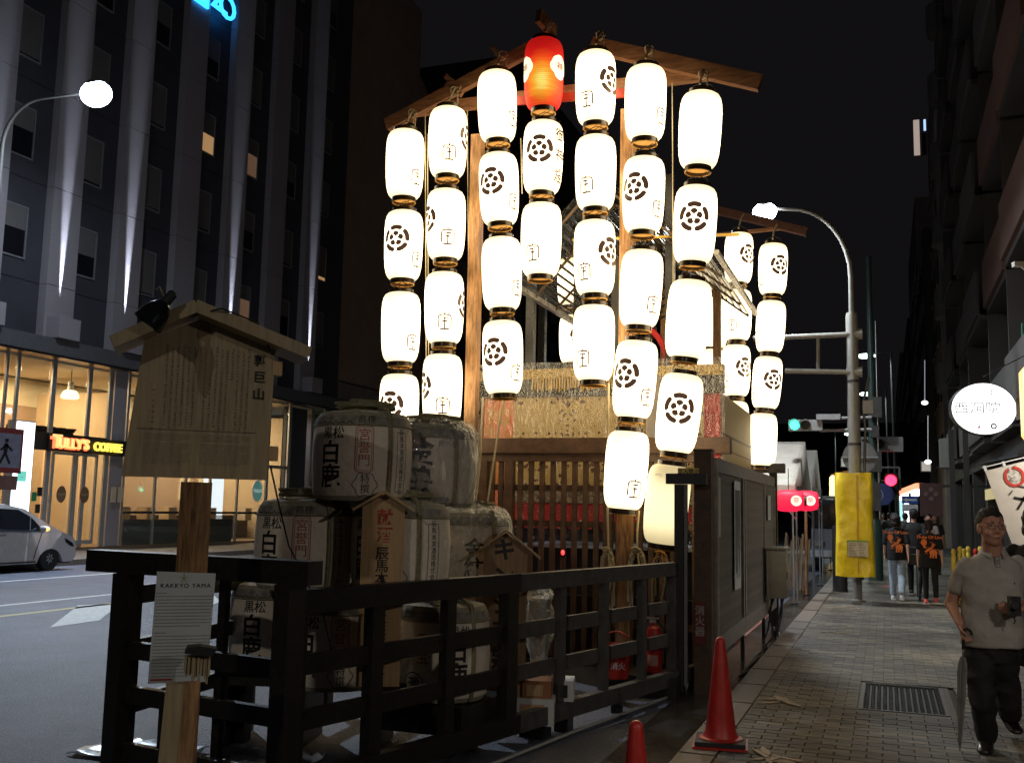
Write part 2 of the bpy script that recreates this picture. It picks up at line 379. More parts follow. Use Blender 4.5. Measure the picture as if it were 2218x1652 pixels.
for i in range(8): flat("road_marking", [(-19+i*2.1, 46.8), (-18+i*2.1, 46.8), (-18+i*2.1, 51), (-19+i*2.1, 51)], -0.146, m_paint, road)
# wet dark gutter beside the kerb
gut = MB().bb(-1.9, -1.36, -6, 44, -0.149, -0.144).build("gutter", mat("wet_gutter", (0.05, 0.045, 0.04), 0.22, vary=0.5, scale=3, bump=0.3, bscale=20), road)
kerb = tag(MB().bb(-1.355, -1.085, -6, 47, -0.20, -0.03).build("kerb", m_kerb), kind="structure")
kst = MB().box((0, 0, 0), (0.27, 0.985, 0.13), ch=0).mesh("kerb_stone")
import bmesh
bm = bmesh.new(); bm.from_mesh(kst); bmesh.ops.bevel(bm, geom=bm.edges[:], offset=0.014, segments=2, affect='EDGES'); bm.to_mesh(kst); bm.free(); kst.materials.append(m_kerb)
for i in range(53):
    o = obj("kerb_stone", kst, None, kerb); o.location = (-1.22+rnd.uniform(-0.004, 0.004), -5.5+i, -0.065+rnd.uniform(-0.003, 0.003)); o.rotation_euler = (0, 0, rnd.uniform(-0.004, 0.004))
farkerb = tag(MB().bb(-20.45, -20.2, -12, 46, -0.19, 0.0).build("kerb", m_kerb), kind="structure")
tag(MB().bb(-24.3, -20.45, -12, 46, -0.19, 0.0).build("sidewalk", mat("far_paving", (0.13, 0.11, 0.10), 0.6, vary=0.3, scale=3, bump=0.2)), kind="structure")
sidewalk = tag(MB().bb(-1.085, 7.5, -6, 47.5, -0.2, -0.022).build("sidewalk", m_grout), kind="structure")
tag(MB().bb(-1.085, 7.5, 56.5, 200, -0.2, 0.0).build("sidewalk", mat("far_paving2", (0.11, 0.10, 0.09), 0.6, vary=0.3, scale=2)), kind="structure")
# pavers: 0.2 x 0.1 m, rows across the path, half-bond, broken into 1 m bands of different tone
PW, PH = 0.205, 0.104
def paver_mesh(m):
    me = MB().box((0, 0, 0), (PW-0.0045, PH-0.0045, 0.05)).mesh("paver"); b = bmesh.new(); b.from_mesh(me)
    bmesh.ops.bevel(b, geom=[e for e in b.edges if all(v.co.z > 0 for v in e.verts)], offset=0.004, segments=1, affect='EDGES'); b.to_mesh(me); b.free(); me.materials.append(m); return me
pmesh = [paver_mesh(m) for m in m_paver]
def tone(i, j):
    v = noise.noise(Vector((i*0.13+3, j*0.055, 0)))*0.9+noise.noise(Vector((i*1.7, j*2.3, 5)))*1.0+0.25*math.sin(j*0.42)+0.08
    return 0 if v < -0.42 else 4 if v < -0.28 else 1 if v < 0.10 else 2 if v < 0.42 else 3
cells = []; halves = []
for j in range(0, int(40/PH)):
    y = 4.6+j*PH
    for i in range(0, int(5.2/PW)):
        x = -1.08+PW/2+i*PW+(PW/2 if j % 2 else 0)
        if x-PW/2 < -1.085: continue
        if j % 2 and i == 0: halves.append((j, -1.08+PW/4, y))
        if -0.26 < x+PW/2 and x-PW/2 < 0.47 and 9.15 < y+PH/2 and y-PH/2 < 10.62:
            for k in (-1, 1):                       # cut bricks round the drain frame
                xq = x+k*PW/4
                if not (-0.26 < xq+PW/4 and xq-PW/4 < 0.47 and 9.165 < y+PH/2-0.004 and y-PH/2+0.004 < 10.605): halves.append((j, xq, y))
            continue
        cells.append((i, j, x, y))
vis = lambda x, y: (lambda c: c.y > 0.1)(Vector((x, y, 0)))
def inframe(x, y):
    c = Vector((x, y, -EYE)); q = [sum(A[k]*0 for A in (AX,)) for k in range(1)]
    cxm = AX[0]*x+AY[0]*y-AZ[0]*EYE; cym = AX[1]*x+AY[1]*y-AZ[1]*EYE; czm = AX[2]*x+AY[2]*y-AZ[2]*EYE
    if czm < 0.3: return None
    return (CXP+FPX*cxm/czm, CYP+FPX*cym/czm)
near = []
far = [MB() for _ in m_paver]
for i, j, x, y in cells:
    p = inframe(x, y)
    if p and -40 < p[0] < 2260 and p[1] < 1670: near.append((y, i, j, x))
near.sort(); sel = set((i, j) for _, i, j, _ in near[:300])
for i, j, x, y in cells:
    z = -0.025+noise.noise(Vector((x*0.9, y*0.9, 1)))*0.004+rnd.uniform(-0.0015, 0.0015); t = tone(i, j)
    if (i, j) in sel:
        o = obj("paver", pmesh[t], None, sidewalk); o.location = (x, y, z); o.rotation_euler = (rnd.uniform(-.01, .01), rnd.uniform(-.01, .01), rnd.uniform(-.01, .01))
    elif y < 44: 
        far[t].box((x, y, z), (PW-0.0045, PH-0.0045, 0.05))
for j, x, y in halves:
    if y < 44: far[tone(int(x*5), j)].box((x, y, -0.025), (PW/2-0.005, PH-0.005, 0.05))
pm = MB(); mats = []
fo = None
for k, f in enumerate(far):
    o = f.build("far_pavers", m_paver[k], sidewalk); tag(o, kind="stuff")
# drain grating
gr = thing("drain_cover", (0.1, 9.9, -0.02), "rectangular black chequered metal drain cover set in the pavement", "drain cover")
b = MB()
for (x0, x1, y0, y1) in [(-0.25, -0.215, 9.17, 10.6), (0.425, 0.46, 9.17, 10.6), (-0.215, 0.425, 9.17, 9.205), (-0.215, 0.425, 10.565, 10.6)]: b.bb(x0, x1, y0, y1, -0.06, 0.001)
b.build("rim", mat("worn_steel_rim", (0.10, 0.09, 0.08), 0.5, metal=0.3), gr)
b = MB().bb(-0.212, 0.422, 9.208, 10.562, -0.05, -0.016)
for j in range(26):
    for i in range(13):
        x, y = -0.19+i*0.0493, 9.235+j*0.0525
        b.box((x, y, -0.012), (0.034, 0.013, 0.012), rz=(0.785 if (i+j) % 2 else -0.785))
b.build("plate", mat("chequered_iron", (0.022, 0.021, 0.020), 0.55, vary=0.4), gr)
MB().bb(-0.30, -0.251, 9.12, 10.65, -0.07, -0.006).bb(0.461, 0.51, 9.12, 10.65, -0.07, -0.006).bb(-0.25, 0.46, 9.12, 9.169, -0.07, -0.006).bb(-0.25, 0.46, 10.601, 10.65, -0.07, -0.006).build("bedding_frame", mat("drain_surround", (0.16, 0.145, 0.12), 0.8, vary=0.2), gr)
# torn pieces of pale tape on the pavement
def splat(px, py, spread, n, label, seed):
    q = random.Random(seed); c = atz(px, py, 0.0); b = MB()
    for k in range(n):
        a = q.uniform(0, 2*PI); L = q.uniform(0.4, 1.0)*spread; wd = q.uniform(0.018, 0.05); r0 = q.uniform(-0.02, 0.05)
        d = Vector((math.cos(a), math.sin(a), 0)); s2 = Vector((-d.y, d.x, 0)); p = Vector((c.x+q.uniform(-.05, .05), c.y+q.uniform(-.06, .06), 0.006+0.001*k))
        ring = [p+d*r0-s2*wd*0.6, p+d*L*0.5-s2*wd*q.uniform(.3, .9), p+d*L, p+d*L*0.6+s2*wd*q.uniform(.3, 1), p+d*r0+s2*wd*0.6]
        b.add(ring+[v+Vector((0, 0, -0.004)) for v in ring], [(0, 1, 2, 3, 4), (9, 8, 7, 6, 5)]+[(i, i+5, (i+1) % 5+5, (i+1) % 5) for i in range(5)])
    tag(b.build("torn_tape", mat("torn_tape", (0.46, 0.36, 0.27), 0.7, vary=0.25, scale=12)), label, "litter", "torn scraps of tape stuck on the pavement")
splat(1690, 1517, 0.30, 10, "pale torn scraps stuck on the paving between the tall cone and the drain cover", 3)
splat(1672, 1642, 0.26, 13, "pale torn scraps on the paving right beside the base of the tall cone", 5)
splat(1808, 1370, 0.22, 7, "thin pale scraps on the paving near the kerb, beyond the drain cover", 8)
splat(1855, 1318, 0.16, 5, "small pale scraps on the paving at the foot of the lamp post", 9)

# ================================================================ big pale-ribbed building across the road
FX = -23.5
hb = thing("office_building", (FX, 31, 0), "tall dark building with pale vertical ribs and a coffee shop at street level", "building")
MB().bb(-40, FX-0.30, 16, 41.0, 6.0, 34).build("wall", m_wallpanel, hb)
COLY = [20.25+2.835*i for i in range(7)]                   # left edge of each pale rib
for ci in (-1, 0, 1, 2, 3, 4, 5, 6):
    y0 = 20.25+2.835*ci
    zs = [6.35, 7.98, 10.98, 14.0, 17.02, 20.04, 23.06, 26.08, 29.1, 33.9]
    for k in range(len(zs)-1):
        MB().bb(FX-0.29, FX, y0, y0+1.14, zs[k]+0.018, zs[k+1]).build("column_panel", m_colpanel, hb)
    MB().bb(FX-0.295, FX-0.03, y0+0.02, y0+1.12, 6.34, 33.8).build("rib_core", m_black, hb)
# panel joints of the dark wall and windows, one per bay and floor
wf = MB(); wsill = None
def window(y0, z0, lit=None, blind=0.55, x=FX-0.30, wd=1.02, h=1.58):
    f = MB()
    t = 0.05
    f.bb(x, x+0.05, y0, y0+t, z0, z0+h); f.bb(x, x+0.05, y0+wd-t, y0+wd, z0, z0+h); f.bb(x, x+0.05, y0+t, y0+wd-t, z0, z0+t); f.bb(x, x+0.05, y0+t, y0+wd-t, z0+h-t, z0+h)
    wo = f.build("window", mat("window_frame_metal", (0.20, 0.20, 0.21), 0.5), hb)
    MB().bb(x+0.002, x+0.02, y0+t, y0+wd-t, z0+t, z0+h-t).build("pane", m_glassdark if lit is None else lit, wo)
    if blind > 0:
        zb = z0+t+(h-2*t)*(1-blind)
        MB().bb(x+0.021, x+0.032, y0+t+0.01, y0+wd-t-0.01, zb, z0+h-t).build("blind", m_blind, wo)
    return wo
lit1 = emis("lit_room_amber", (1.0, 0.55, 0.22), 0.34); lit2 = emis("lit_room_dim", (0.9, 0.45, 0.22), 0.09)
q = random.Random(4)
for bi in range(-1, 7):
    for fl in range(0, 8):
        z0 = 8.58+3.02*fl; y0 = 20.25+2.835*bi+1.17
        lit, bl = None, q.choice([0.45, 0.5, 0.95, 0.96, 0.55, 0.97])
        if bi == 3 and fl == 2: lit, bl = lit1, 0.52
        if bi == 4 and fl == 2: lit, bl = lit2, 0.4
        if bi == 4 and fl == 0: lit, bl = lit2, 0.35
        if bi == 6 and fl == 1: lit, bl = lit1, 0.9
        window(y0, z0, lit, bl)
for fl in range(0, 9):                                      # floor joints of the dark cladding
    MB().bb(FX-0.299, FX-0.292, 16, 41.0, 7.98+3.02*fl, 8.0+3.02*fl).build("joint_strip", m_black, hb)
# blue roof sign, only its lower corner is in view
sg = emis("blue_sign_light", (0.02, 0.33, 1.0), 3.2)
sgp = thing("rooftop_lettering", (FX, 29.8, 19.3), "bright blue illuminated letters high on the dark ribbed building", "sign")
for (ch, px, py, sz) in (("Z", 476, -2, 1.55), ("O", 493, 20, 1.35)):
    p = atx(px, py, FX+0.12); text(ch, sz, sg, sgp, face_mat(p, (0, 1, 0)), depth=0.04, name="letter")
pts = [atx(px, py, FX+0.12) for px, py in ((422, -2), (454, -4), (453, 20))]
MB().add(list(pts)+[p-Vector((0.1, 0, 0)) for p in pts], [(0, 1, 2), (5, 4, 3), (0, 3, 4, 1), (1, 4, 5, 2), (2, 5, 3, 0)]).build("triangle_mark", sg, sgp)
# fascia, soffit, uplighters
fas = MB().bb(FX-0.76, FX+0.35, 14, 41.0, 5.86, 6.33).build("fascia", mat("fascia_metal", (0.16, 0.16, 0.17), 0.4, metal=0.3, vary=0.1), hb)
MB().bb(FX-0.36, FX+0.30, 14, 41.0, 5.80, 5.858).build("soffit", m_darkmetal, hb)
for i, (ci, wide) in enumerate([(1, 1), (2, 1), (4, 0.8), (6, 0.9), (0, 0.8)]):
    y0 = 20.25+2.835*(ci-0); yc = {1: 23.62, 2: 26.45, 4: 32.15, 6: 37.9, 0: 20.8}[ci]
    lb = MB().bb(FX+0.005, FX+0.5, yc-0.42, yc+0.42, 6.36, 7.0).build("uplighter_box", m_colpanel, hb)
    ld = bpy.data.lights.new("uplight", 'SPOT'); lo = bpy.data.objects.new("uplight", ld); COL.objects.link(lo); lo.parent = hb
    lo.matrix_parent_inverse = wmat(hb).inverted(); lo.location = (FX+0.07, yc, 7.04)
    lo.rotation_euler = (PI, R(-1.1), 0.0)
    ld.energy = 26000*wide; ld.color = (0.72, 0.82, 1.0); ld.spot_size = R(7.5); ld.spot_blend = 1.0; ld.shadow_soft_size = 0.02
# ---- street level: pale interior behind glass
MB().bb(-30, FX-4.61, 14, 41, 0.05, 5.7).build("shop_back_wall", m_tan, hb)
MB().bb(-28.2, FX-4.59, 14, 41, 4.75, 5.69).build("upper_wall_band", m_ceil, hb)
MB().bb(-30, FX-0.4, 14, 41, 5.74, 5.85).build("shop_ceiling", m_ceil, hb)
MB().bb(-30, FX-0.1, 14, 41, 0.0, 0.1).build("shop_floor", mat("shop_floor_tile", (0.25, 0.17, 0.11), 0.4), hb)
MB().bb(-28.05, -28.0, 24.9, 26.3, 0.1, 3.4).build("wall_panel", m_cream, hb)
MB().bb(-27.9, -24.2, 27.4, 27.6, 0.1, 5.2).build("partition", m_cream, hb)
MB().bb(-27.9, -24.2, 37.2, 37.4, 0.1, 5.2).build("partition", m_cream, hb)
MB().bb(-26.2, -25.5, 28.2, 36.9, 0.1, 1.05).build("counter", mat("dark_counter", (0.06, 0.04, 0.03), 0.4), hb)
for y in (28.6, 29.9, 31.1, 32.3, 33.5, 35.9):
    MB().bb(-25.4, -24.95, y, y+0.45, 0.85, 1.35).build("chair_back", m_cream, hb)
for (x, y, e, c) in ((-26.2, 25.2, 330, (1, .66, .34)), (-26.2, 30.0, 330, (1, .70, .38)), (-26.2, 34.6, 290, (1, .74, .45)), (-26, 21.6, 200, (1, .72, .42)), (-25.6, 39, 30, (.8, .9, 1))):
    ld = bpy.data.lights.new("ceiling_panel", 'AREA'); ld.shape = 'RECTANGLE'; ld.size = 2.0; ld.size_y = 2.0; ld.energy = e; ld.color = c
    lo = bpy.data.objects.new("ceiling_panel", ld); COL.objects.link(lo); lo.parent = hb; lo.matrix_parent_inverse = wmat(hb).inverted(); lo.location = (x, y, 5.6)
def mull(y0, y1, z0=0.1, z1=5.79, x0=FX-0.15, x1=FX-0.08, m=None): return MB().bb(x0, x1, y0, y1, z0, z1).build("mullion", m or m_alum, hb)
for (y0, y1) in ((21.95, 22.03), (22.35, 22.45), (23.68, 23.84), (25.18, 25.33), (26.1, 26.28), (26.98, 27.08), (28.55, 28.65), (30.2, 30.3), (31.6, 31.7), (33.3, 33.4), (35.25, 35.4), (36.75, 36.95), (38.6, 38.7), (39.6, 39.7), (40.7, 41)): mull(y0, y1)
mull(26.34, 26.93, m=m_colpanel); mull(14, 20.4, m=m_wallpanel)
mull(36.96, 38.58, 0.1, 5.7, FX-0.5, FX-0.35, m_wallpanel)
MB().bb(FX-0.16, FX-0.06, 22.6, 26.1, 3.02, 3.55).build("transom_band", mat("dark_transom", (0.03, 0.025, 0.02), 0.5), hb)
MB().bb(FX-0.3, FX-0.04, 27.2, 36.7, 3.0, 3.12).build("transom_band", m_alum, hb)
MB().bb(FX-0.2, FX-0.1, 27.2, 35.2, 1.14, 1.22).build("handrail", m_darkmetal, hb)
MB().bb(FX-0.2, FX-0.14, 27.2, 33.2, 0.1, 0.95).build("lower_film", mat("grey_film", (0.09, 0.08, 0.07), 0.4), hb)
for (y0, y1) in ((20.42, 21.88), (22.07, 22.33), (22.54, 23.6), (23.88, 25.12), (25.38, 26.08), (27.12, 28.53), (28.67, 30.18), (30.32, 31.58), (31.72, 33.28), (33.42, 35.23), (35.42, 36.73), (38.72, 39.58), (39.72, 40.68)):
    MB().bb(FX-0.16, FX-0.13, y0, y1, 0.12, 5.7).build("shop_window", m_glass if y1 < 37 else m_glassgreen, hb)
# sliding door leaves with round transfers
for y0 in (23.9, 24.86):
    d = MB(); 
    for (a, b2, c, e) in ((y0, y0+0.07, 0.2, 3.0), (y0+0.85, y0+0.92, 0.2, 3.0), (y0+0.07, y0+0.85, 0.2, 0.32), (y0+0.07, y0+0.85, 2.92, 3.0)): d.bb(FX-0.12, FX-0.05, a, b2, c, e)
    do = d.build("shop_door", m_alum, hb)
    badge = MB().lathe([(0.19, 0), (0.19, 0.01)], 24, M=Matrix.Rotation(PI/2, 3, 'Y') @ Matrix.Diagonal((1.35, 1, 1))).mesh("badge")
    badge.transform(Matrix.Translation((FX-0.08, y0+0.46, 1.72))); bo = obj("round_badge", badge, mat("badge_brown", (0.22, 0.13, 0.07), 0.6), do)
    text("TULLY'S", 0.085, m_cream, do, face_mat((FX-0.062, y0+0.46, 1.72), (0, 1, 0)))
# festoon of dark awning edge
fw = MB()
for k in range(6):
    y = 22.75+k*0.42; fw.lathe([(0.0, -0.1), (0.15, -0.06), (0.2, 0.02), (0.2, 0.05)], 10, c=(FX-0.6, y+0.2, 3.72))
fw.build("scalloped_valance", m_black, hb)
MB().bb(FX-0.62, FX-0.58, 22.6, 25.2, 3.5, 3.72).build("valance_board", m_black, hb)
# shop sign
ts = thing("shop_sign", (FX+0.1, 25.3, 3.25), "red and yellow lit lettering of the coffee shop over its glass door", "shop sign")
MB().bb(FX+0.0, FX+0.06, 23.6, 27.1, 3.0, 3.5).build("backing_board", m_black, ts)
redglow = emis("sign_red_light", (1.0, 0.09, 0.015), 2.2); yelglow = emis("sign_yellow_light", (1.0, 0.72, 0.05), 1.9); yorange = emis("sign_orange_light", (1.0, 0.42, 0.10), 1.8)
text("T", 0.56, yorange, ts, face_mat((FX+0.13, 23.84, 3.28), (0, 1, 0)), 0.03, bold=0.02)
text("ULLY'S", 0.42, yorange, ts, face_mat((FX+0.13, 24.54, 3.25), (0, 1, 0)), 0.03, bold=0.02)
text("TULLY'S", 0.46, redglow, ts, face_mat((FX+0.075, 24.4, 3.24), (0, 1, 0)), 0.01, bold=0.05, sx=0.95)
text("COFFEE", 0.36, yelglow, ts, face_mat((FX+0.13, 25.98, 3.23), (0, 1, 0)), 0.03, bold=0.035)
# vertical white light box and small plates
lb = thing("light_box", (FX+0.3, 22.5, 1.5), "tall white illuminated light box with a green square beside the shop door", "sign")
MB().bb(FX-0.05, FX+0.25, 22.12, 22.85, 0.1, 3.8).build("housing", m_alum, lb)
MB().bb(FX+0.252, FX+0.27, 22.16, 22.81, 0.3, 3.76).build("lit_panel", emis("white_panel_light", (0.86, 0.93, 1.0), 3.2), lb)
MB().bb(FX+0.272, FX+0.28, 22.3, 22.62, 1.9+0.15, 2.25+0.1).build("green_patch", emis("green_patch_light", (0.0, 0.55, 0.38), 0.9), lb)
text("-", 0.3, m_white, lb, face_mat((FX+0.285, 22.46, 2.2), (0, 1, 0)))
for (y, z, m) in ((23.25, 1.5, mat("green_plate", (0.02, 0.22, 0.08), 0.5)), (23.45, 1.65, m_black), (23.42, 1.15, m_black)):
    MB().bb(FX-0.11, FX-0.09, y, y+0.17, z, z+0.26).build("window_sticker", m, hb)
for y in (26.42, 26.75): MB().bb(FX-0.04, FX+0.03, y, y+0.18, 1.5, 2.0).build("notice_plate", m_cream, hb)
# hanging lamp behind the glass
pl = thing("pendant_lamp", tuple(atx(152, 855, FX-1.2)), "white glowing dome pendant lamp hanging behind the shop window", "lamp"); c = pl.location
MB().tube([c+Vector((0, 0, 0.25)), c+Vector((0, 0, 1.5))], 0.012, 5).build("cord", m_black, pl)
MB().lathe([(0.09, 0.42), (0.09, 0.2), (0.12, 0.15)], 16, c=c).build("socket", m_white, pl)
MB().lathe([(0.12, 0.15), (0.2, 0.12), (0.27, 0.0), (0.28, -0.1), (0.22, -0.13), (0.0, -0.13)], 20, c=c).build("shade", emis("pendant_light", (1, 0.80, 0.52), 2.6), pl, True)
# round hanging badge sign on the right of the glazing
rs = thing("round_window_sign", tuple(atx(557, 1063, FX-0.3)), "small round green sign hanging inside the coffee shop window", "sign"); c = rs.location
MB().lathe([(0.33, -0.02), (0.33, 0.02)], 28, c=c, M=Matrix.Rotation(PI/2, 3, 'Y') @ Matrix.Diagonal((1.25, 1, 1))).build("disc", emis("round_sign_green", (0.10, 0.34, 0.30), 0.5), rs)
MB().lathe([(0.37, -0.015), (0.37, 0.015)], 28, c=c, M=Matrix.Rotation(PI/2, 3, 'Y') @ Matrix.Diagonal((1.22, 1, 1))).build("disc_rim", emis("round_sign_rim", (0.75, 0.35, 0.22), 0.6), rs)
text("TULLY'S", 0.17, emis("pale_letter", (0.9, 0.9, 0.8), 0.8), rs, face_mat(c+Vector((0.05, 0, 0)), (0, 1, 0)))
lw = MB().bb(-25.6, -25.5, 33.9, 35.1, 0.5, 2.9).build("display_case_light", emis("display_light", (0.92, 0.95, 1), 1.4), hb)

# ---- further buildings on the far side
def plain_building(name, label, x0, x1, y0, y1, z, m, front='E', rows=0, group=None):
    t = thing(name, ((x0+x1)/2, (y0+y1)/2, 0), label, "building", group); MB().bb(x0, x1, y0, y1, 0, z).build("wall", m, t)
    n = 0
    if rows:
        xf = x1 if front == 'E' else x0; s = 1 if front == 'E' else -1
        yy = y0+0.8
        while yy < y1-1.5:
            for k in range(rows):
                zz = 4.5+k*3.2
                if zz+1.6 > z-0.5: break
                wo = MB().bb(min(xf, xf+0.05*s), max(xf, xf+0.05*s), yy, yy+1.5, zz, zz+1.5).build("window", m_glassdark, t)
                MB().bb(min(xf+0.04*s, xf+0.12*s), max(xf+0.04*s, xf+0.12*s), yy-0.05, yy+1.55, zz-0.1, zz-0.01).build("sill", m, wo)
            yy += 2.9
    return t
bb2 = thing("brown_building", (-27, 45, 0), "brown windowless building with a curved corner beside the ribbed building", "building")
b = MB(); prof = []
for k in range(0, 9):
    t = k/8; prof.append((FX-1.1+0.9*math.sin(t*PI/2)*0-2.2*(t**2)*0, 41.05+t*8.5))
b.bb(-40, FX-1.0, 41.02, 50.0, 7.5, 30.0); b.build("wall", m_brownwall, bb2)
cyl = MB()
vs = []; n = 14
for z in (7.6, 26.2):
    for k in range(n+1):
        a = PI*0.5*k/n; vs.append((-24.6-2.5+2.5*math.cos(a), 50.0+4.5*math.sin(a), z-(2.0*(k/n) if z > 10 else 0)))
vs += [(-40, 50.0, 7.6), (-40, 54.5, 7.6), (-40, 50.0, 26.2), (-40, 54.5, 24.2)]
N = n+1; fs = [(k, k+1, N+k+1, N+k) for k in range(n)]+[tuple(range(N, 2*N))+(2*N+3, 2*N+2)]+[(n, 2*N+1, 2*N+3, N+n)]
cyl.add(vs, fs).build("rounded_corner", m_brownwall, bb2)
MB().bb(-40, FX-0.9, 41.02, 54, 0, 7.4).build("podium", m_concrete, bb2)
for y in (42.0, 44.2, 46.4): MB().bb(FX-0.9, FX-0.86, y, y+1.9, 3.3, 6.6).build("podium_panel", m_wallpanel, bb2)
MB().bb(FX-0.9, FX-0.84, 42.0, 48.6, 0.1, 2.9).build("podium_shutter", m_darkwall, bb2)
plain_building("grey_building", "dim grey flat roofed building rising behind the lanterns", -38, -25.2, 57, 70, 25.5, m_concrete, rows=6)
plain_building("grey_building", "taller dim grey building with a stepped roof, far behind the red lantern", -44, -26.4, 71, 92, 37.0, m_darkwall, rows=8)
for i, (y0, y1, z, m) in enumerate([(94, 112, 20, m_concrete), (113, 140, 27, m_darkwall), (142, 175, 22, m_concrete), (177, 230, 30, m_darkwall)]):
    plain_building("distant_building", ["low grey building far down the left side of the street", "dark tall building further down the left side of the street", "grey building beyond the dark one on the left side", "farthest dark block closing the left side of the street"][i], -40, -25, y0, y1, z, m, rows=5, group="buildings far down the left side")

# ================================================================ right-hand buildings
GX = 2.75
rb = thing("balcony_building", (GX+4, 40, 0), "tall dark apartment building with stacked balconies along the pavement", "building")
MB().bb(GX+0.5, 18, 17.6, 47.4, 3.4, 32).build("wall", m_darkwall, rb)
MB().bb(GX, 18, 17.6, 47.4, 3.05, 3.4).build("canopy_slab", m_black, rb)
q = random.Random(12)
mp = mat("grey_balcony_panel", (0.075, 0.066, 0.066), 0.7, vary=0.1, scale=0.7); mp2 = mat("reddish_balcony_panel", (0.11, 0.062, 0.05), 0.7, vary=0.1, scale=0.7)
for fl in range(9):
    z = 3.6+fl*3.15
    for bi in range(5):
        y0 = 17.8+bi*5.1
        bo = MB().bb(GX-0.45+0.1*(bi % 2), GX-0.37+0.1*(bi % 2), y0, y0+4.3, z, z+1.15).build("balcony", mp2 if (fl in (1, 2) and bi < 2) else mp, rb)
        MB().bb(GX-0.37+0.1*(bi % 2), GX+0.5, y0, y0+4.3, z-0.14, z-0.001).build("balcony_slab", m_darkwall, bo)
        MB().bb(GX-0.35+0.1*(bi % 2), GX+0.5, y0+4.32, y0+4.42, z, z+2.95).build("balcony_divider", m_darkwall, bo)
        MB().bb(GX+0.44, GX+0.499, y0+0.5, y0+2.3, z, z+2.1).build("balcony_window", m_glassdark, bo)
    # rounded end balcony
    if fl < 8:
        rbm = MB().lathe([(1.05, 0), (1.05, 1.2), (0.98, 1.2), (0.98, 0.1), (0.0, 0.1)], 26, c=(GX+0.45, 45.6, z)).build("round_balcony", mat("pale_round_balcony", (0.13, 0.12, 0.115), 0.6), rb, True)
# street level of that building: shutters, posts, planks
for i in range(6):
    y = 18.4+i*4.7
    MB().bb(GX+0.3, GX+0.42, y, y+4.2, 0.0, 3.03).build("shutter", m_black if i % 2 else mat("dark_shop_front", (0.03, 0.028, 0.03), 0.4), rb)
    MB().bb(GX, GX+0.3, y+4.25, y+4.55, 0.0, 3.04).build("street_pillar", mat("pillar_grey", (0.04, 0.038, 0.036), 0.6), rb)
MB().bb(GX-0.02, GX+0.0, 29, 32.5, 2.1, 2.4).build("lit_strip_sign", emis("yellow_strip", (1.0, 0.75, 0.15), 0.35), rb)
for i, (y0, y1, z, m, x) in enumerate([(57.5, 66, 25.5, m_concrete, 3.0), (66.5, 84, 19.5, m_darkwall, 2.6), (85, 110, 27, m_concrete, 2.8), (111, 160, 22, m_darkwall, 2.6), (161, 240, 26, m_concrete, 2.6)]):
    plain_building("street_building", ["grey tower standing past the side street on the right", "low dark building beyond the grey tower on the right", "grey building further along the right pavement", "long dark building far along the right pavement", "farthest grey building at the end of the right pavement"][i], x, 18, y0, y1, z, m, front='W', rows=6, group="buildings further along the right pavement")
wp = atx(1988, 300, 3.0)
tw = thing("lit_stairwell", (3.0, 60, 20), "small pale lit panel high on the dark tower", "stairwell")
p0 = aty(1978, 262, 57.3); p1 = aty(1993, 335, 57.3)
MB().bb(p0.x, p1.x, 57.2, 57.4, p1.z, p0.z).build("lit_panel", emis("stair_light", (0.9, 0.72, 0.62), 0.42), tw)
p2 = aty(2000, 262, 57.3); p3 = aty(2006, 300, 57.3)
MB().bb(p1.x+0.1, p3.x, 57.2, 57.45, p1.z, p0.z).build("panel_surround", m_black, tw)
MB().bb(p2.x, p3.x, 57.1, 57.2, p3.z+0.4, p2.z).build("lamp", emis("blue_lamp", (0.45, 0.65, 1), 1.2), tw)
tag(MB().bb(-30, 12, 262, 270, -0.2, 24).build("distant_block", m_black), "black block of buildings closing the far end of the street", "building")
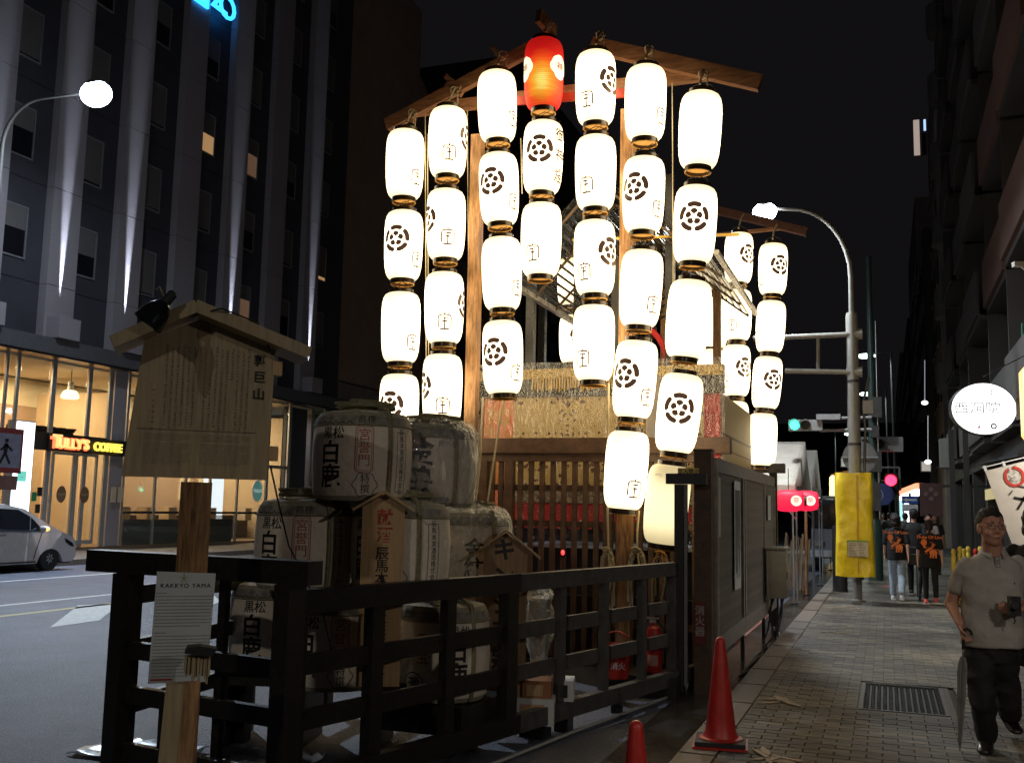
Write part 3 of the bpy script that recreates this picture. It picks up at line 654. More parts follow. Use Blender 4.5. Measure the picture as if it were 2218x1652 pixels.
# ================================================================ paper lanterns
def lantern_paper(name, hot, edge, strength, top=0.32, bulb=-0.02, ribs=0.12, spread=0.46):
    """paper lit from inside by a bulb: brightest level with the bulb, fading to the ends, with hoop lines"""
    m = bpy.data.materials.new(name); m.use_nodes = True; n, l = m.node_tree.nodes, m.node_tree.links
    p = n["Principled BSDF"]; p.inputs["Base Color"].default_value = (0.6, 0.55, 0.42, 1); p.inputs["Roughness"].default_value = 0.8
    tc = n.new("ShaderNodeTexCoord"); sp = n.new("ShaderNodeSeparateXYZ"); l.new(tc.outputs["Object"], sp.inputs[0])
    sb = n.new("ShaderNodeMath"); sb.operation = 'SUBTRACT'; sb.inputs[1].default_value = bulb; l.new(sp.outputs[2], sb.inputs[0])
    ab = n.new("ShaderNodeMath"); ab.operation = 'ABSOLUTE'; l.new(sb.outputs[0], ab.inputs[0])
    mr = n.new("ShaderNodeMapRange"); mr.interpolation_type = 'SMOOTHERSTEP'; mr.inputs[1].default_value = 0.08; mr.inputs[2].default_value = spread
    mr.inputs[3].default_value = 1.0; mr.inputs[4].default_value = top; l.new(ab.outputs[0], mr.inputs[0])
    wv = n.new("ShaderNodeMath"); wv.operation = 'MULTIPLY'; wv.inputs[1].default_value = 2*PI*42; l.new(sp.outputs[2], wv.inputs[0])
    sn = n.new("ShaderNodeMath"); sn.operation = 'SINE'; l.new(wv.outputs[0], sn.inputs[0])
    r2 = n.new("ShaderNodeMapRange"); r2.inputs[1].default_value = -1; r2.inputs[2].default_value = -0.3; r2.inputs[3].default_value = 1-ribs; r2.inputs[4].default_value = 1.0; l.new(sn.outputs[0], r2.inputs[0])
    mu = n.new("ShaderNodeMath"); mu.operation = 'MULTIPLY'; l.new(mr.outputs[0], mu.inputs[0]); l.new(r2.outputs[0], mu.inputs[1])
    m2 = n.new("ShaderNodeMath"); m2.operation = 'MULTIPLY'; m2.inputs[1].default_value = strength; l.new(mu.outputs[0], m2.inputs[0])
    mc = n.new("ShaderNodeMix"); mc.data_type = 'RGBA'; mc.inputs[6].default_value = (*edge, 1); mc.inputs[7].default_value = (*hot, 1)
    l.new(mr.outputs[0], mc.inputs[0]); l.new(mc.outputs[2], p.inputs["Emission Color"]); l.new(m2.outputs[0], p.inputs["Emission Strength"])
    return m
m_paper_w = lantern_paper("lit_lantern_paper", (1.0, 0.80, 0.50), (1.0, 0.78, 0.42), 4.9, top=0.30)
m_paper_dim = lantern_paper("lit_lantern_paper_low", (1.0, 0.86, 0.50), (1.0, 0.76, 0.34), 1.35, top=0.42)
def red_paper():
    m = lantern_paper("lit_red_lantern_paper", (1.0, 0.03, 0.012), (0.85, 0.01, 0.006), 1.0, top=0.55, bulb=-0.08, ribs=0.3)
    n, l = m.node_tree.nodes, m.node_tree.links; p = n["Principled BSDF"]; p.inputs["Base Color"].default_value = (0.5, 0.02, 0.01, 1)
    tc = n.new("ShaderNodeTexCoord"); mp = n.new("ShaderNodeMapping"); mp.inputs["Location"].default_value = (-0.045, 0.20, 0.11); mp.inputs["Scale"].default_value = (1, 1, 0.75)
    l.new(tc.outputs["Object"], mp.inputs[0]); ln = n.new("ShaderNodeVectorMath"); ln.operation = 'LENGTH'; l.new(mp.outputs[0], ln.inputs[0])
    nz = n.new("ShaderNodeTexNoise"); nz.inputs["Scale"].default_value = 4; mp2 = n.new("ShaderNodeMapping"); mp2.inputs["Scale"].default_value = (1, 1, 10); l.new(tc.outputs["Object"], mp2.inputs[0]); l.new(mp2.outputs[0], nz.inputs["Vector"])
    ad = n.new("ShaderNodeMath"); ad.operation = 'MULTIPLY_ADD'; ad.inputs[1].default_value = 0.10; l.new(nz.outputs["Fac"], ad.inputs[0]); l.new(ln.outputs["Value"], ad.inputs[2])
    cr = n.new("ShaderNodeValToRGB"); e = cr.color_ramp.elements
    e[0].position = 0.085; e[0].color = (1.0, 0.80, 0.16, 1); e[1].position = 0.33; e[1].color = (0.80, 0.012, 0.010, 1)
    x = e.new(0.15); x.color = (1.0, 0.42, 0.03, 1); x = e.new(0.25); x.color = (1.0, 0.10, 0.012, 1)
    l.new(ad.outputs[0], cr.inputs[0]); l.new(cr.outputs[0], p.inputs["Emission Color"]); return m
m_paper_red = red_paper()
PROF = [(0.138, -0.402), (0.160, -0.392), (0.182, -0.365), (0.198, -0.325), (0.211, -0.26), (0.219, -0.15), (0.223, -0.03), (0.225, 0.09), (0.224, 0.20), (0.219, 0.285), (0.207, 0.34), (0.186, 0.378), (0.160, 0.395), (0.138, 0.402)]
def prof_r(z):
    for (r0, z0), (r1, z1) in zip(PROF, PROF[1:]):
        if z0 <= z <= z1: return r0+(r1-r0)*(z-z0)/(z1-z0)
    return 0.2
fine = []
for i in range(len(PROF)-1):
    (r0, z0), (r1, z1) = PROF[i], PROF[i+1]; k = max(1, int((z1-z0)/0.02))
    fine += [(r0+(r1-r0)*t/k-(0.0012 if (t % 2) else 0), z0+(z1-z0)*t/k) for t in range(k)]
fine.append(PROF[-1])
shell = MB().lathe(fine, 40).mesh("paper_shell", True); shell.materials.append(m_paper_w)
shell_dim = shell.copy(); shell_dim.materials[0] = m_paper_dim; shell_red = shell.copy(); shell_red.materials[0] = m_paper_red
ringprof = lambda z0, z1, r=0.142, t=0.012: [(r-t, z0), (r, z0), (r, z1), (r-t, z1), (r-t, z0)]
def ringmesh(z0, z1, name):
    b = MB(); n = 32; vs, fs = [], []
    for r, z in ringprof(z0, z1)[:4]:
        for k in range(n): a = 2*PI*k/n; vs.append((r*math.cos(a), r*math.sin(a), z))
    for i in range(4):
        for k in range(n): j = (i+1) % 4; fs.append((i*n+k, i*n+(k+1) % n, j*n+(k+1) % n, j*n+k))
    me = b.add(vs, fs).mesh(name, True); me.materials.append(mat("lantern_lacquer", (0.035, 0.022, 0.012), 0.22, vary=0.2)); return me
me_top = ringmesh(0.398, 0.445, "top_ring"); me_bot = ringmesh(-0.452, -0.398, "bottom_ring")
me_hoop = MB().tube([(0.135*math.cos(a*PI/10), 0.135*math.sin(a*PI/10), -0.457) for a in range(20)], 0.006, 6, closed=True).mesh("rim_hoop", True); me_hoop.materials.append(mat("gilt_rim", (0.65, 0.36, 0.08), 0.4))
me_base = MB().lathe([(0.129, -0.415), (0.129, -0.42)], 28).mesh("inner_glow"); me_base.materials.append(emis("lantern_inner_glow", (1.0, 0.42, 0.08), 0.62, (0.5, 0.3, 0.1)))  # orange disc glows in place of the lamplit inner paper
b = MB().tube([(-0.13, 0, 0.43), (-0.10, 0, 0.50), (0, 0, 0.54), (0.10, 0, 0.50), (0.13, 0, 0.43)], 0.005, 6)
me_bail = b.mesh("bail_wire", True); me_bail.materials.append(mat("bail_wire_iron", (0.05, 0.04, 0.03), 0.5))
# drawings, made flat in XZ and wrapped round the paper (front = -Y)
def wrap(me, zc, off=0.004, m=None, L=0.035):
    split_long(me, L)
    for v in me.vertices:
        z = v.co.z+zc; r = prof_r(z)+off; a = v.co.x/0.222-PI/2; v.co = Vector((r*math.cos(a), r*math.sin(a), z))
    me.materials.clear()
    if m: me.materials.append(m)
    me.shade_smooth(); return me
m_crest = emis("crest_backlit_ink", (1.0, 0.50, 0.30), 0.07, (0.07, 0.042, 0.032))  # faint emission stands in for lantern light coming through the ink
def crest_flat():
    b = MB(); ri, ro = 0.106, 0.160
    for k in range(5):
        a0, a1 = PI/2+2*PI*k/5-R(31), PI/2+2*PI*k/5+R(31); n = 14; pts_o, pts_i = [], []
        for t in range(n+1):
            u = t/n; a = a0+(a1-a0)*u; e = math.sqrt(max(0, 1-abs(2*u-1)**6)); mid = (ri+ro)/2; h = (ro-ri)/2*(0.35+0.65*e)
            pts_o.append((math.cos(a)*(mid+h), math.sin(a)*(mid+h))); pts_i.append((math.cos(a)*(mid-h), math.sin(a)*(mid-h)))
        vs = [(x, 0, z) for x, z in pts_o+pts_i]; b.add(vs, [(t, t+1, n+1+t+1, n+1+t) for t in range(n)])
    for k in range(5):
        a = PI/2+2*PI*k/5; u = Vector((math.cos(a), 0, math.sin(a))); s2 = Vector((-u.z, 0, u.x)); sh = [(0.024, 0), (0.036, 0.017), (0.046, 0.031), (0.060, 0.036), (0.075, 0.030), (0.086, 0.016), (0.090, 0)]
        pts = [u*r+s2*w for r, w in sh]+[u*r-s2*w for r, w in sh[-2:0:-1]]; b.add(pts, [tuple(range(len(pts)))])
    return b.mesh("crest")
me_crest = wrap(crest_flat(), 0.035, m=m_crest)
def takara_flat():
    b = MB(); S = 0.20
    def st(pts, w=0.0165): stroke(b, [(x*S, z*S) for x, z in pts], w)
    st([(0, .5), (0, .37)]); st([(-.24, .50), (-.19, .42)], 0.012); st([(.24, .50), (.19, .42)], 0.012)
    st([(-.37, -.34), (-.37, .2), (-.34, .3), (-.25, .355), (0, .37), (.25, .355), (.34, .3), (.37, .2), (.37, -.34)])
    st([(-.2, .2), (.2, .2)]); st([(0, .2), (0, -.44)]); st([(-.15, .0), (.15, .0)]); st([(-.2, -.3), (-.17, -.18)], .01); st([(.2, -.3), (.17, -.18)], .01); st([(-.27, -.44), (.27, -.44)])
    return b.mesh("character")
me_char = wrap(takara_flat(), -0.185, m=m_crest)
me_swash = MB()
for k in range(3): stroke(me_swash, [(0.05*math.cos(t)-0.01*k, 0.03*math.sin(t)-0.006*k) for t in [PI*(0.1+0.08*i) for i in range(9)]], 0.0022)
me_swash = wrap(me_swash.mesh("brush_mark"), 0.27, m=m_crest)
tm = text_mesh("御\n神\n燈", 0.17, line=1.35, bold=0.02); me_sacred = wrap(tm, -0.02, m=m_crest)
blob = MB()
for (x, z, r) in ((0, 0.06, 0.085), (0.05, 0, 0.085), (-0.05, -0.0, 0.085), (0, -0.06, 0.085), (0.03, 0.04, 0.085), (-0.03, 0.05, .08)):
    blob.add([(x+r*math.cos(t*PI/12), 0, z+r*math.sin(t*PI/12)) for t in range(24)], [tuple(range(24))])
me_redcrest = wrap(blob.mesh("white_patch"), 0.03, off=0.003, m=emis("red_lantern_patch", (1.0, 0.78, 0.48), 1.6))
me_redchar = wrap(text_mesh("神", 0.11, bold=0.01), 0.03, off=0.008, m=m_redink)
m_brownrope = mat("brown_cord", (0.20, 0.13, 0.07), 0.8)
ORD = ["top", "second", "third", "fourth", "fifth"]
def lantern(p, ang_crest, ang_char, label, group, shellm=None, tilt=0.0, sc=1.0, swash=None, sacred=None, nolabel=False):
    t = thing("paper_lantern", tuple(p), label, "paper lantern", group)
    t.rotation_euler = (rnd.uniform(-.012, .012), tilt+rnd.uniform(-.012, .012), 0); t.scale = (sc, sc, sc)
    base = math.atan2(-p[0], p[1])           # yaw that faces the camera position
    local("paper_shell", shellm or shell, None, t)
    for nm, me in (("top_ring", me_top), ("bottom_ring", me_bot), ("rim_hoop", me_hoop), ("inner_glow", me_base), ("bail_wire", me_bail)): local(nm, me, None, t)
    # +angle turns the mark to the right of the lantern as seen from the pavement
    def put(nm, me, a): local(nm, me, None, t, rot=(0, 0, base+R(a)))
    if ang_crest is not None: put("crest", me_crest, ang_crest)
    if ang_char is not None: put("character", me_char, ang_char)
    if swash is not None: put("brush_mark", me_swash, swash)
    if sacred is not None: put("lettering", me_sacred, sacred)
    return t
LY = 10.35
G1 = "lanterns on the big front rack"
FRONT = [   # per string: lantern centres (px, py) with crest and character angles
    ([(877, 358), (874, 533), (868, 710), (864, 888)], [(None, 42), (-24, 48), (None, 40), (-28, None)], "leftmost string"),
    ([(970, 310), (966, 488), (962, 668), (958, 846)], [(78, 5), (-72, 6), (82, 2), (-74, 2)], "second string from the left"),
    ([(1077, 233), (1081, 411), (1087, 594), (1089, 775)], [(None, 55), (-25, 50), (None, 52), (-27, 45)], "string right of the left pole"),
    ([(1178, 164), (1176, 343), (1172, 521)], [(None, None), (-12, None), (None, -25)], "red-topped string"),
    ([(1290, 193), (1290, 376), (1288, 560), (1286, 744)], [(52, -28), (None, -28), (50, -32), (None, -32)], "string right of the red one"),
    ([(1398, 226), (1394, 424), (1388, 626), (1375, 822), (1356, 1018)], [(None, 55), (-28, 48), (None, 42), (-30, 42), (None, 28)], "second string from the right"),
    ([(1516, 284), (1505, 488), (1490, 692), (1470, 895), (1444, 1092)], [(None, None), (-3, None), (None, None), (0, None), (None, None)], "rightmost string"),
]
lant = []
for si, (cs, mk, nm) in enumerate(FRONT):
    row = []
    for k, ((px, py), (ac, ah)) in enumerate(zip(cs, mk)):
        p = aty(px, py, LY); sm = None; sw = -30 if (ac is None and si in (0, 2, 4, 5, 6) and k % 2 == 0) else None; sac = None
        look = "flower crest" if ac is not None else "framed character" if ah is not None else "no crest"
        lab = "white lantern with %s, %s in the front rack's %s" % (look, ORD[k], nm)
        if si == 3 and k == 0: sm = shell_red; lab = "bright red glowing lantern at the very top of the front rack"
        if si == 3 and k == 1: sac = 58; lab = "white lantern with flower crest and vertical writing, right under the red lantern"
        if si == 6 and k == 4: sm = shell_dim; lab = "dimmer cream lantern hanging lowest in the rightmost string of the front rack"
        tilt = 0.0
        if k+1 < len(cs):
            p2 = aty(*cs[k+1], LY); tilt = math.atan2(p.x-p2.x, p.z-p2.z)
        elif row: tilt = row[-1][1]
        t = lantern(p, ac, ah, lab, G1, sm, tilt=tilt*0.9, sc=1.0, swash=sw, sacred=sac)
        if si == 3 and k == 0:
            base = math.atan2(-p[0], p[1])
            for a in (52, -68):
                local("white_patch", me_redcrest, None, t, rot=(0, 0, base+R(a))); local("lettering", me_redchar, None, t, rot=(0, 0, base+R(a)))
        row.append((p, tilt))
    lant.append(row)
RY = 16.1
G2 = "lanterns on the rear rack"
rear = []
for si, (cs, mk, nm) in enumerate([([(1600, 560), (1597, 683), (1594, 803), (1590, 925), (1586, 1045)], [(45, None), (None, -22), (40, -38), (None, -58), (None, None)], "inner string"),
                                   ([(1674, 584), (1669, 708), (1661, 829), (1651, 952)], [(32, -55), (None, -62), (28, -58), (None, -62)], "outermost string")]):
    row = []
    for k, ((px, py), (ac, ah)) in enumerate(zip(cs, mk)):
        p = aty(px, py, RY); p2 = aty(*cs[min(k+1, len(cs)-1)], RY); tl = math.atan2(p.x-p2.x, p.z-p2.z) if k+1 < len(cs) else 0.06
        lantern(p, ac, ah, "white lantern, %s in the %s of the rear rack by the tent" % (ORD[k], nm), G2, tilt=tl*0.8); row.append((p, tl))
    rear.append(row)
for (px, py, lab, cr_) in ((1236, 612, "upper white lantern half hidden under the lattice roof of the float", None), (1240, 735, "white lantern with a crest seen through the float's open left side", 30), (1545, 700, "upper white lantern mostly hidden behind the rightmost front string", None), (1541, 812, "lower white lantern mostly hidden behind the rightmost front string", None)):
    lantern(aty(px, py, RY), cr_, None, lab, G2)

# ---- the timber rack that carries them
rk = thing("lantern_rack", (-3.4, 10.6, -0.15), "tall brown timber rack with a gabled top carrying the glowing lantern strings", "lantern rack")
RK = 10.62
def rp(px, py, y=RK): return aty(px, py, y)
def beam(name, a, b, wd, h, m, parent): return MB().bar(a, b, wd, h).build(name, m, parent)
beam("post", Vector((rp(1032, 305).x+0.02, RK, 5.95)), Vector((rp(1020, 1000).x, RK, -0.1)), 0.13, 0.13, m_timber, rk)
beam("post", rp(1362, 240), Vector((rp(1354, 1100).x, RK, -0.1)), 0.15, 0.15, m_timber, rk)
beam("rafter", rp(838, 272), rp(1195, 82), 0.09, 0.15, m_beam, rk)
beam("rafter", rp(1282, 98), rp(1648, 181), 0.10, 0.17, m_beam, rk)
beam("cross_beam", rp(905, 240, RK+0.14), rp(1560, 158, RK+0.14), 0.09, 0.13, m_beam, rk)
rd = MB().bar(rp(1120, 219, RK-0.13), rp(1392, 199, RK-0.13), 0.03, 0.10).build("red_crosspiece", mat("vermilion_wood", (0.30, 0.03, 0.012), 0.5), rk)
beam("ridge_piece", aty(1166, 34, RK-0.25), aty(1200, 72, RK+0.1), 0.07, 0.16, m_beam, rk)
for (a, b2) in (((966, 166), (996, 192)), ((968, 182), (1000, 206)), ((870, 246), (898, 262)), ((1068, 104), (1086, 128))): beam("peg", rp(*a, RK-0.1), rp(*b2, RK-0.1), 0.05, 0.06, m_beam, rk)
for row in lant:                                            # the knotted hanger over each string
    p = row[0][0]; top = p+Vector((0.02, 0.12, 0.72))
    b = MB().tube([p+Vector((0, 0, 0.52)), p+Vector((0.01, 0.05, 0.62)), top], 0.012, 6)
    b.tube([top+Vector((0.05*math.cos(a*PI/6), 0.03*math.sin(a), 0.05*math.sin(a*PI/6)-0.04)) for a in range(12)], 0.010, 6, closed=True)
    b.tube([top, top+Vector((0.045, -0.03, -0.10)), top+Vector((0.05, -0.03, -0.26))], 0.010, 5)
    b.build("hanger_cord", mat("dark_hanger_rope", (0.32, 0.25, 0.16), 0.8), rk)
    for (q0, _), (q1, _) in zip(row, row[1:]):
        c = (q0+q1)/2
        MB().tube([c+Vector((-0.1, -0.09, 0.02)), c+Vector((0, -0.1, -0.03)), c+Vector((0.11, -0.08, 0.03))], 0.004, 5).build("tie_wire", m_brownrope, rk)
for x_, y0_, y1_ in ((921, 250, 960), (926, 290, 900), (1012, 240, 560), (1456, 180, 800), (1262, 300, 640), (1128, 300, 420)):
    p, p2 = aty(x_, y0_, LY+0.24), aty(x_+3, y1_, LY+0.24)
    tag(MB().tube([p, p2], 0.0055, 5).build("hoisting_line", mat("pale_line", (0.45, 0.38, 0.24), 0.8)), None, "rope")
lines = [o for o in COL.objects if o.name.startswith("hoisting_line")]
for o, lb_ in zip(lines, ("thin cord hanging in the gap between the two leftmost lantern strings", "second thin cord in the gap beside the leftmost lantern string", "thin cord running down beside the left timber pole", "thin vertical cord between the two rightmost lantern strings", "thin cord hanging behind the string right of the red lantern", "short cord dropping between the red-topped string and its left neighbour")): tag(o, lb_, "rope", "thin cords of the front rack")
for (pts, lab) in (([(1046, 860), (1040, 1000), (1030, 1090)], "straight pale rope coming down beside the left timber pole"), ([(1090, 868), (1072, 980), (1056, 1085)], "slanting pale rope from the lantern string down to the covered barrel"), ([(1318, 830), (1316, 1120), (1318, 1190)], "pale rope running down left of the dense lantern group"), ([(1384, 1105), (1380, 1150), (1380, 1190)], "short pale rope hanging under the second string from the right")):
    tag(MB().tube([aty(a, b2, LY+(0.1 if a > 1200 else 0.25)) for a, b2 in pts], 0.012, 6).build("rope", m_cotton), lab, "rope", "ropes that hoist the lanterns")
# coiled ends of the hoisting ropes
def coil(px, py, wpx, hpx, label, seed):
    q = random.Random(seed); c = aty(px, py, 10.45); sc = 10.4/2188*0.95; b = MB()
    for k in range(9):
        a = q.uniform(0.6, 1.0); pts = []
        for i in range(15):
            t = PI*i/14; pts.append(c+Vector((math.cos(t)*wpx/2*sc*a+q.uniform(-.004, .004), q.uniform(-.05, .05), (math.sin(t)*1.0-0.25)*hpx*sc*0.75*a-(0.02 if i in (0, 14) else 0)-0.05*k*(i in (0, 14)))))
        b.tube(pts, 0.011, 5)
    b.tube([c+Vector((0.02, -.06, 0.12)), c+Vector((0.06, -.07, -0.15)), c+Vector((0.02, -.07, -0.32)), c+Vector((0.05, -.07, -0.47))], 0.010, 5)
    b.tube([c+Vector((-0.05, -.05, hpx*sc*.55)), c+Vector((0, -.06, hpx*sc*.6)), c+Vector((0.05, -.05, hpx*sc*.5))], 0.014, 6)
    tag(b.build("rope_coil", m_cotton, None, True), label, "rope coil", "coiled rope ends tied behind the fence rail")
coil(1316, 1222, 32, 66, "pale rope coil hanging left of the rear timber post", 1)
coil(1380, 1222, 38, 66, "pale rope coil hanging just right of the rear timber post", 2)
coil(1432, 1225, 36, 56, "pale rope coil half hidden by the fence end post", 3)
# rear rack
rr = thing("rear_lantern_rack", (-2.2, RY+0.3, -0.15), "second timber rack behind the float with a dark sloping top beam", "lantern rack")
beam("rafter", aty(1440, 428, RY+0.3), aty(1748, 503, RY+0.3), 0.1, 0.13, mat("dark_reddish_timber", (0.09, 0.035, 0.025), 0.6), rr)
beam("cross_beam", aty(1480, 516, RY+0.3), aty(1700, 494, RY+0.3), 0.06, 0.05, m_beam, rr)
beam("post", aty(1553, 600, RY-1.2), Vector((aty(1553, 950, RY-1.2).x, RY-1.2, 0)), 0.11, 0.11, m_timber, rr)
beam("post", aty(1440, 600, RY+0.3), Vector((aty(1440, 950, RY+0.3).x, RY+0.3, -0.1)), 0.12, 0.12, m_timber, rr)
for row in rear: 
    p = row[0][0]; MB().tube([p+Vector((0, 0, 0.5)), p+Vector((0.02, 0.2, 0.72)), p+Vector((0.05, 0.25, 0.8))], 0.014, 5).build("hanger_cord", m_cotton, rr)

# ================================================================ festival float behind the lattice fence
fl = thing("festival_float", (-3.3, 13.6, -0.15), "festival float dressed in gold brocade and red cloth under a plastic rain cover", "float")
fx0, fx1, fy0, fy1 = -4.93, -1.95, 12.3, 15.3
def brocade():
    m = bpy.data.materials.new("gold_brocade"); m.use_nodes = True; n, l = m.node_tree.nodes, m.node_tree.links; p = n["Principled BSDF"]; p.inputs["Roughness"].default_value = 0.5
    tc = n.new("ShaderNodeTexCoord"); mp = n.new("ShaderNodeMapping"); l.new(tc.outputs["Object"], mp.inputs[0])
    sp = n.new("ShaderNodeSeparateXYZ"); l.new(mp.outputs[0], sp.inputs[0])
    pp = n.new("ShaderNodeMath"); pp.operation = 'PINGPONG'; pp.inputs[1].default_value = 0.42; l.new(sp.outputs[0], pp.inputs[0])
    cb = n.new("ShaderNodeCombineXYZ"); l.new(pp.outputs[0], cb.inputs[0]); l.new(sp.outputs[2], cb.inputs[2])
    nz = n.new("ShaderNodeTexNoise"); nz.inputs["Scale"].default_value = 7; nz.inputs["Detail"].default_value = 2; l.new(cb.outputs[0], nz.inputs["Vector"])
    va = n.new("ShaderNodeVectorMath"); va.operation = 'MULTIPLY_ADD'; va.inputs[1].default_value = (0.12, 0, 0.12); l.new(nz.outputs["Color"], va.inputs[0]); l.new(cb.outputs[0], va.inputs[2])
    vo = n.new("ShaderNodeTexVoronoi"); vo.inputs["Scale"].default_value = 15; vo.feature = 'F1'; l.new(va.outputs[0], vo.inputs["Vector"])
    n2 = n.new("ShaderNodeTexNoise"); n2.inputs["Scale"].default_value = 3.2; n2.inputs["Detail"].default_value = 1; l.new(cb.outputs[0], n2.inputs["Vector"])
    ma = n.new("ShaderNodeMath"); ma.operation = 'MULTIPLY_ADD'; ma.inputs[1].default_value = 1.0; l.new(n2.outputs["Fac"], ma.inputs[0]); l.new(vo.outputs["Distance"], ma.inputs[2])
    cr = n.new("ShaderNodeValToRGB"); cr.color_ramp.interpolation = 'CONSTANT'; e = cr.color_ramp.elements
    e[0].position = 0.0; e[0].color = (0.12, 0.05, 0.022, 1); e[1].position = 0.80; e[1].color = (0.55, 0.38, 0.135, 1)
    l.new(ma.outputs[0], cr.inputs[0]); l.new(cr.outputs[0], p.inputs["Base Color"]); return m
mb_ = brocade()
ZB1, ZB2, ZB3 = aty(1250, 1054, 12.3).z, aty(1250, 1089, 12.3).z, aty(1250, 1130, 12.3).z
MB().bb(fx0+0.42, fx1-0.1, fy0, fy0+0.04, ZB1, 3.02).build("brocade_hanging", mb_, fl)
MB().bb(fx0, fx0+0.40, fy0+0.02, fy0+0.06, 1.3, 3.05).build("side_hanging", mat("red_figured_cloth", (0.62, 0.05, 0.03), 0.6, vary=0.8, scale=5, dark=(0.55, 0.38, 0.08)), fl)
MB().bb(fx1-0.098, fx1+0.1, fy0+0.02, fy0+0.06, 1.3, 3.05).build("side_hanging", m_redcloth, fl)
MB().bb(fx0+0.42, fx1-0.1, fy0+0.03, fy0+0.07, ZB2, ZB1).build("patterned_band", mat("grey_patterned_band", (0.25, 0.20, 0.14), 0.6, vary=0.9, scale=22), fl)
MB().bb(fx0+0.3, fx1+0.05, fy0+0.05, fy0+0.09, ZB3, ZB2).build("red_band", m_redcloth, fl)
for k in range(34): MB().bb(fx0+0.32+k*0.085, fx0+0.36+k*0.085, fy0+0.04, fy0+0.09, ZB3-0.09, ZB3-0.02).build("red_tassel", m_redcloth, fl)
MB().bb(fx0, fx1+0.1, fy0+0.4, fy1, 0.45, 1.1).build("undercarriage", m_black, fl)
MB().bb(fx1+0.05, fx1+0.10, fy0+0.1, fy1, 1.4, 3.05).build("right_hanging", mb_, fl)
MB().bb(fx0-0.05, fx0, fy0+0.1, fy1, 1.4, 3.05).build("left_hanging", m_redcloth, fl)
MB().bb(fx0-0.1, fx1+0.15, fy0-0.06, fy0+0.08, 3.25, 3.38).build("top_rail", mat("gilt_rail", (0.5, 0.34, 0.10), 0.35, metal=0.5, vary=0.5, scale=30, bump=0.8, bscale=30), fl)
MB().bb(fx0-0.1, fx1+0.15, fy0-0.04, fy0+0.06, 3.03, 3.25).build("lacquered_rail", m_lacquer, fl)
tas = MB(); q = random.Random(3)
for k in range(60):
    x = fx0+0.7+k*0.036; tas.tube([(x, fy0-0.08, 3.27), (x+q.uniform(-.01, .01), fy0-0.09, 3.10+q.uniform(-.03, .03))], 0.012, 4)
tag(tas.build("gold_fringe", mat("gold_thread", (0.7, 0.45, 0.10), 0.5), fl), kind="stuff")
wr = MB(); NX, NZ = 70, 30; vs = []
for j in range(NZ+1):
    for i in range(NX+1):
        x = fx0-0.12+(fx1-fx0+0.3)*i/NX; z = 1.2+2.25*j/NZ
        vs.append((x, fy0-0.16-0.03*noise.noise(Vector((x*6, 0, z*1.3)))-0.012*noise.noise(Vector((x*19, 3, z*5))), z))
wr.add(vs, [(j*(NX+1)+i, j*(NX+1)+i+1, (j+1)*(NX+1)+i+1, (j+1)*(NX+1)+i) for j in range(NZ) for i in range(NX)])
wr.build("rain_cover", m_plastic, fl, True)
# translucent side sheet on the right and posts
p0, p1, p2, p3 = aty(1400, 808, 11.9), aty(1557, 848, 13.4), aty(1557, 948, 13.4), aty(1400, 948, 11.9)
sh = MB().add([p0, p1, p2, p3]+[p+Vector((0.01, 0.01, 0)) for p in (p0, p1, p2, p3)], [(0, 1, 2, 3), (7, 6, 5, 4), (0, 4, 5, 1), (1, 5, 6, 2), (2, 6, 7, 3), (3, 7, 4, 0)]).build("white_side_sheet", mat("translucent_sheet", (0.80, 0.72, 0.62), 0.6, vary=0.1), fl)
for (px, y, top) in ((1152, 12.6, 590), (1176, 14.8, 640), (1252, 15.0, 600), (1452, 12.6, 380), (1336, 12.6, 560)):
    a = aty(px, top, y); MB().bb(a.x-0.055, a.x+0.055, y-0.055, y+0.055, 3.1, a.z).build("roof_post", m_lacquer, fl)
# lattice roof under clear plastic: two slopes of thin slats
def slope(y0, y1, xl, zl, xr, zr, n, name):
    for i in range(n):
        t = i/(n-1); a = Vector((xl+(xr-xl)*t, y0, zl+(zr-zl)*t)); b2 = Vector((xl+(xr-xl)*t, y1, zl+(zr-zl)*t))
        MB().bar(a, b2, 0.022, 0.03).build(name, m_lacquer, fl)
    for k in range(5):
        y = y0+(y1-y0)*k/4; MB().bar((xl, y, zl-0.03), (xr, y, zr-0.03), 0.03, 0.03).build("roof_rafter", mat("roof_rafter_wood", (0.10, 0.06, 0.03), 0.5), fl)
eL, rg, eR = aty(1150, 640, 12.4), aty(1345, 452, 12.8), aty(1592, 612, 13.0)
slope(11.6, 15.2, eL.x, eL.z, rg.x, rg.z, 16, "roof_slat"); slope(11.6, 15.2, eR.x-0.1, eR.z, rg.x, rg.z, 14, "roof_slat")
def sheet(a, b2, y0, y1, dz):
    b = MB(); n = 18; vs = []
    for j in range(n+1):
        for i in range(n+1):
            p = Vector(a).lerp(Vector(b2), i/n); y = y0+(y1-y0)*j/n; vs.append((p.x, y, p.z+dz+0.03*noise.noise(Vector((p.x*4, y*3, 0)))))
    return b.add(vs, [(j*(n+1)+i, j*(n+1)+i+1, (j+1)*(n+1)+i+1, (j+1)*(n+1)+i) for j in range(n) for i in range(n)])
sheet(eL, rg, 11.5, 15.3, 0.06).build("roof_rain_cover", m_plastic, fl, True); sheet(eR, rg, 11.5, 15.3, 0.06).build("roof_rain_cover", m_plastic, fl, True)
MB().bar((eR.x, 11.45, eR.z+0.02), (eR.x, 15.3, eR.z+0.02), 0.06, 0.05).build("wrapped_eave", mat("crumpled_plastic", (0.50, 0.48, 0.42), 0.3, vary=0.4, scale=14, bump=1.0, bscale=12), fl)
MB().bar((eL.x, 11.45, eL.z), (eL.x, 15.3, eL.z), 0.07, 0.07).build("wrapped_eave", MATS["crumpled_plastic"], fl)
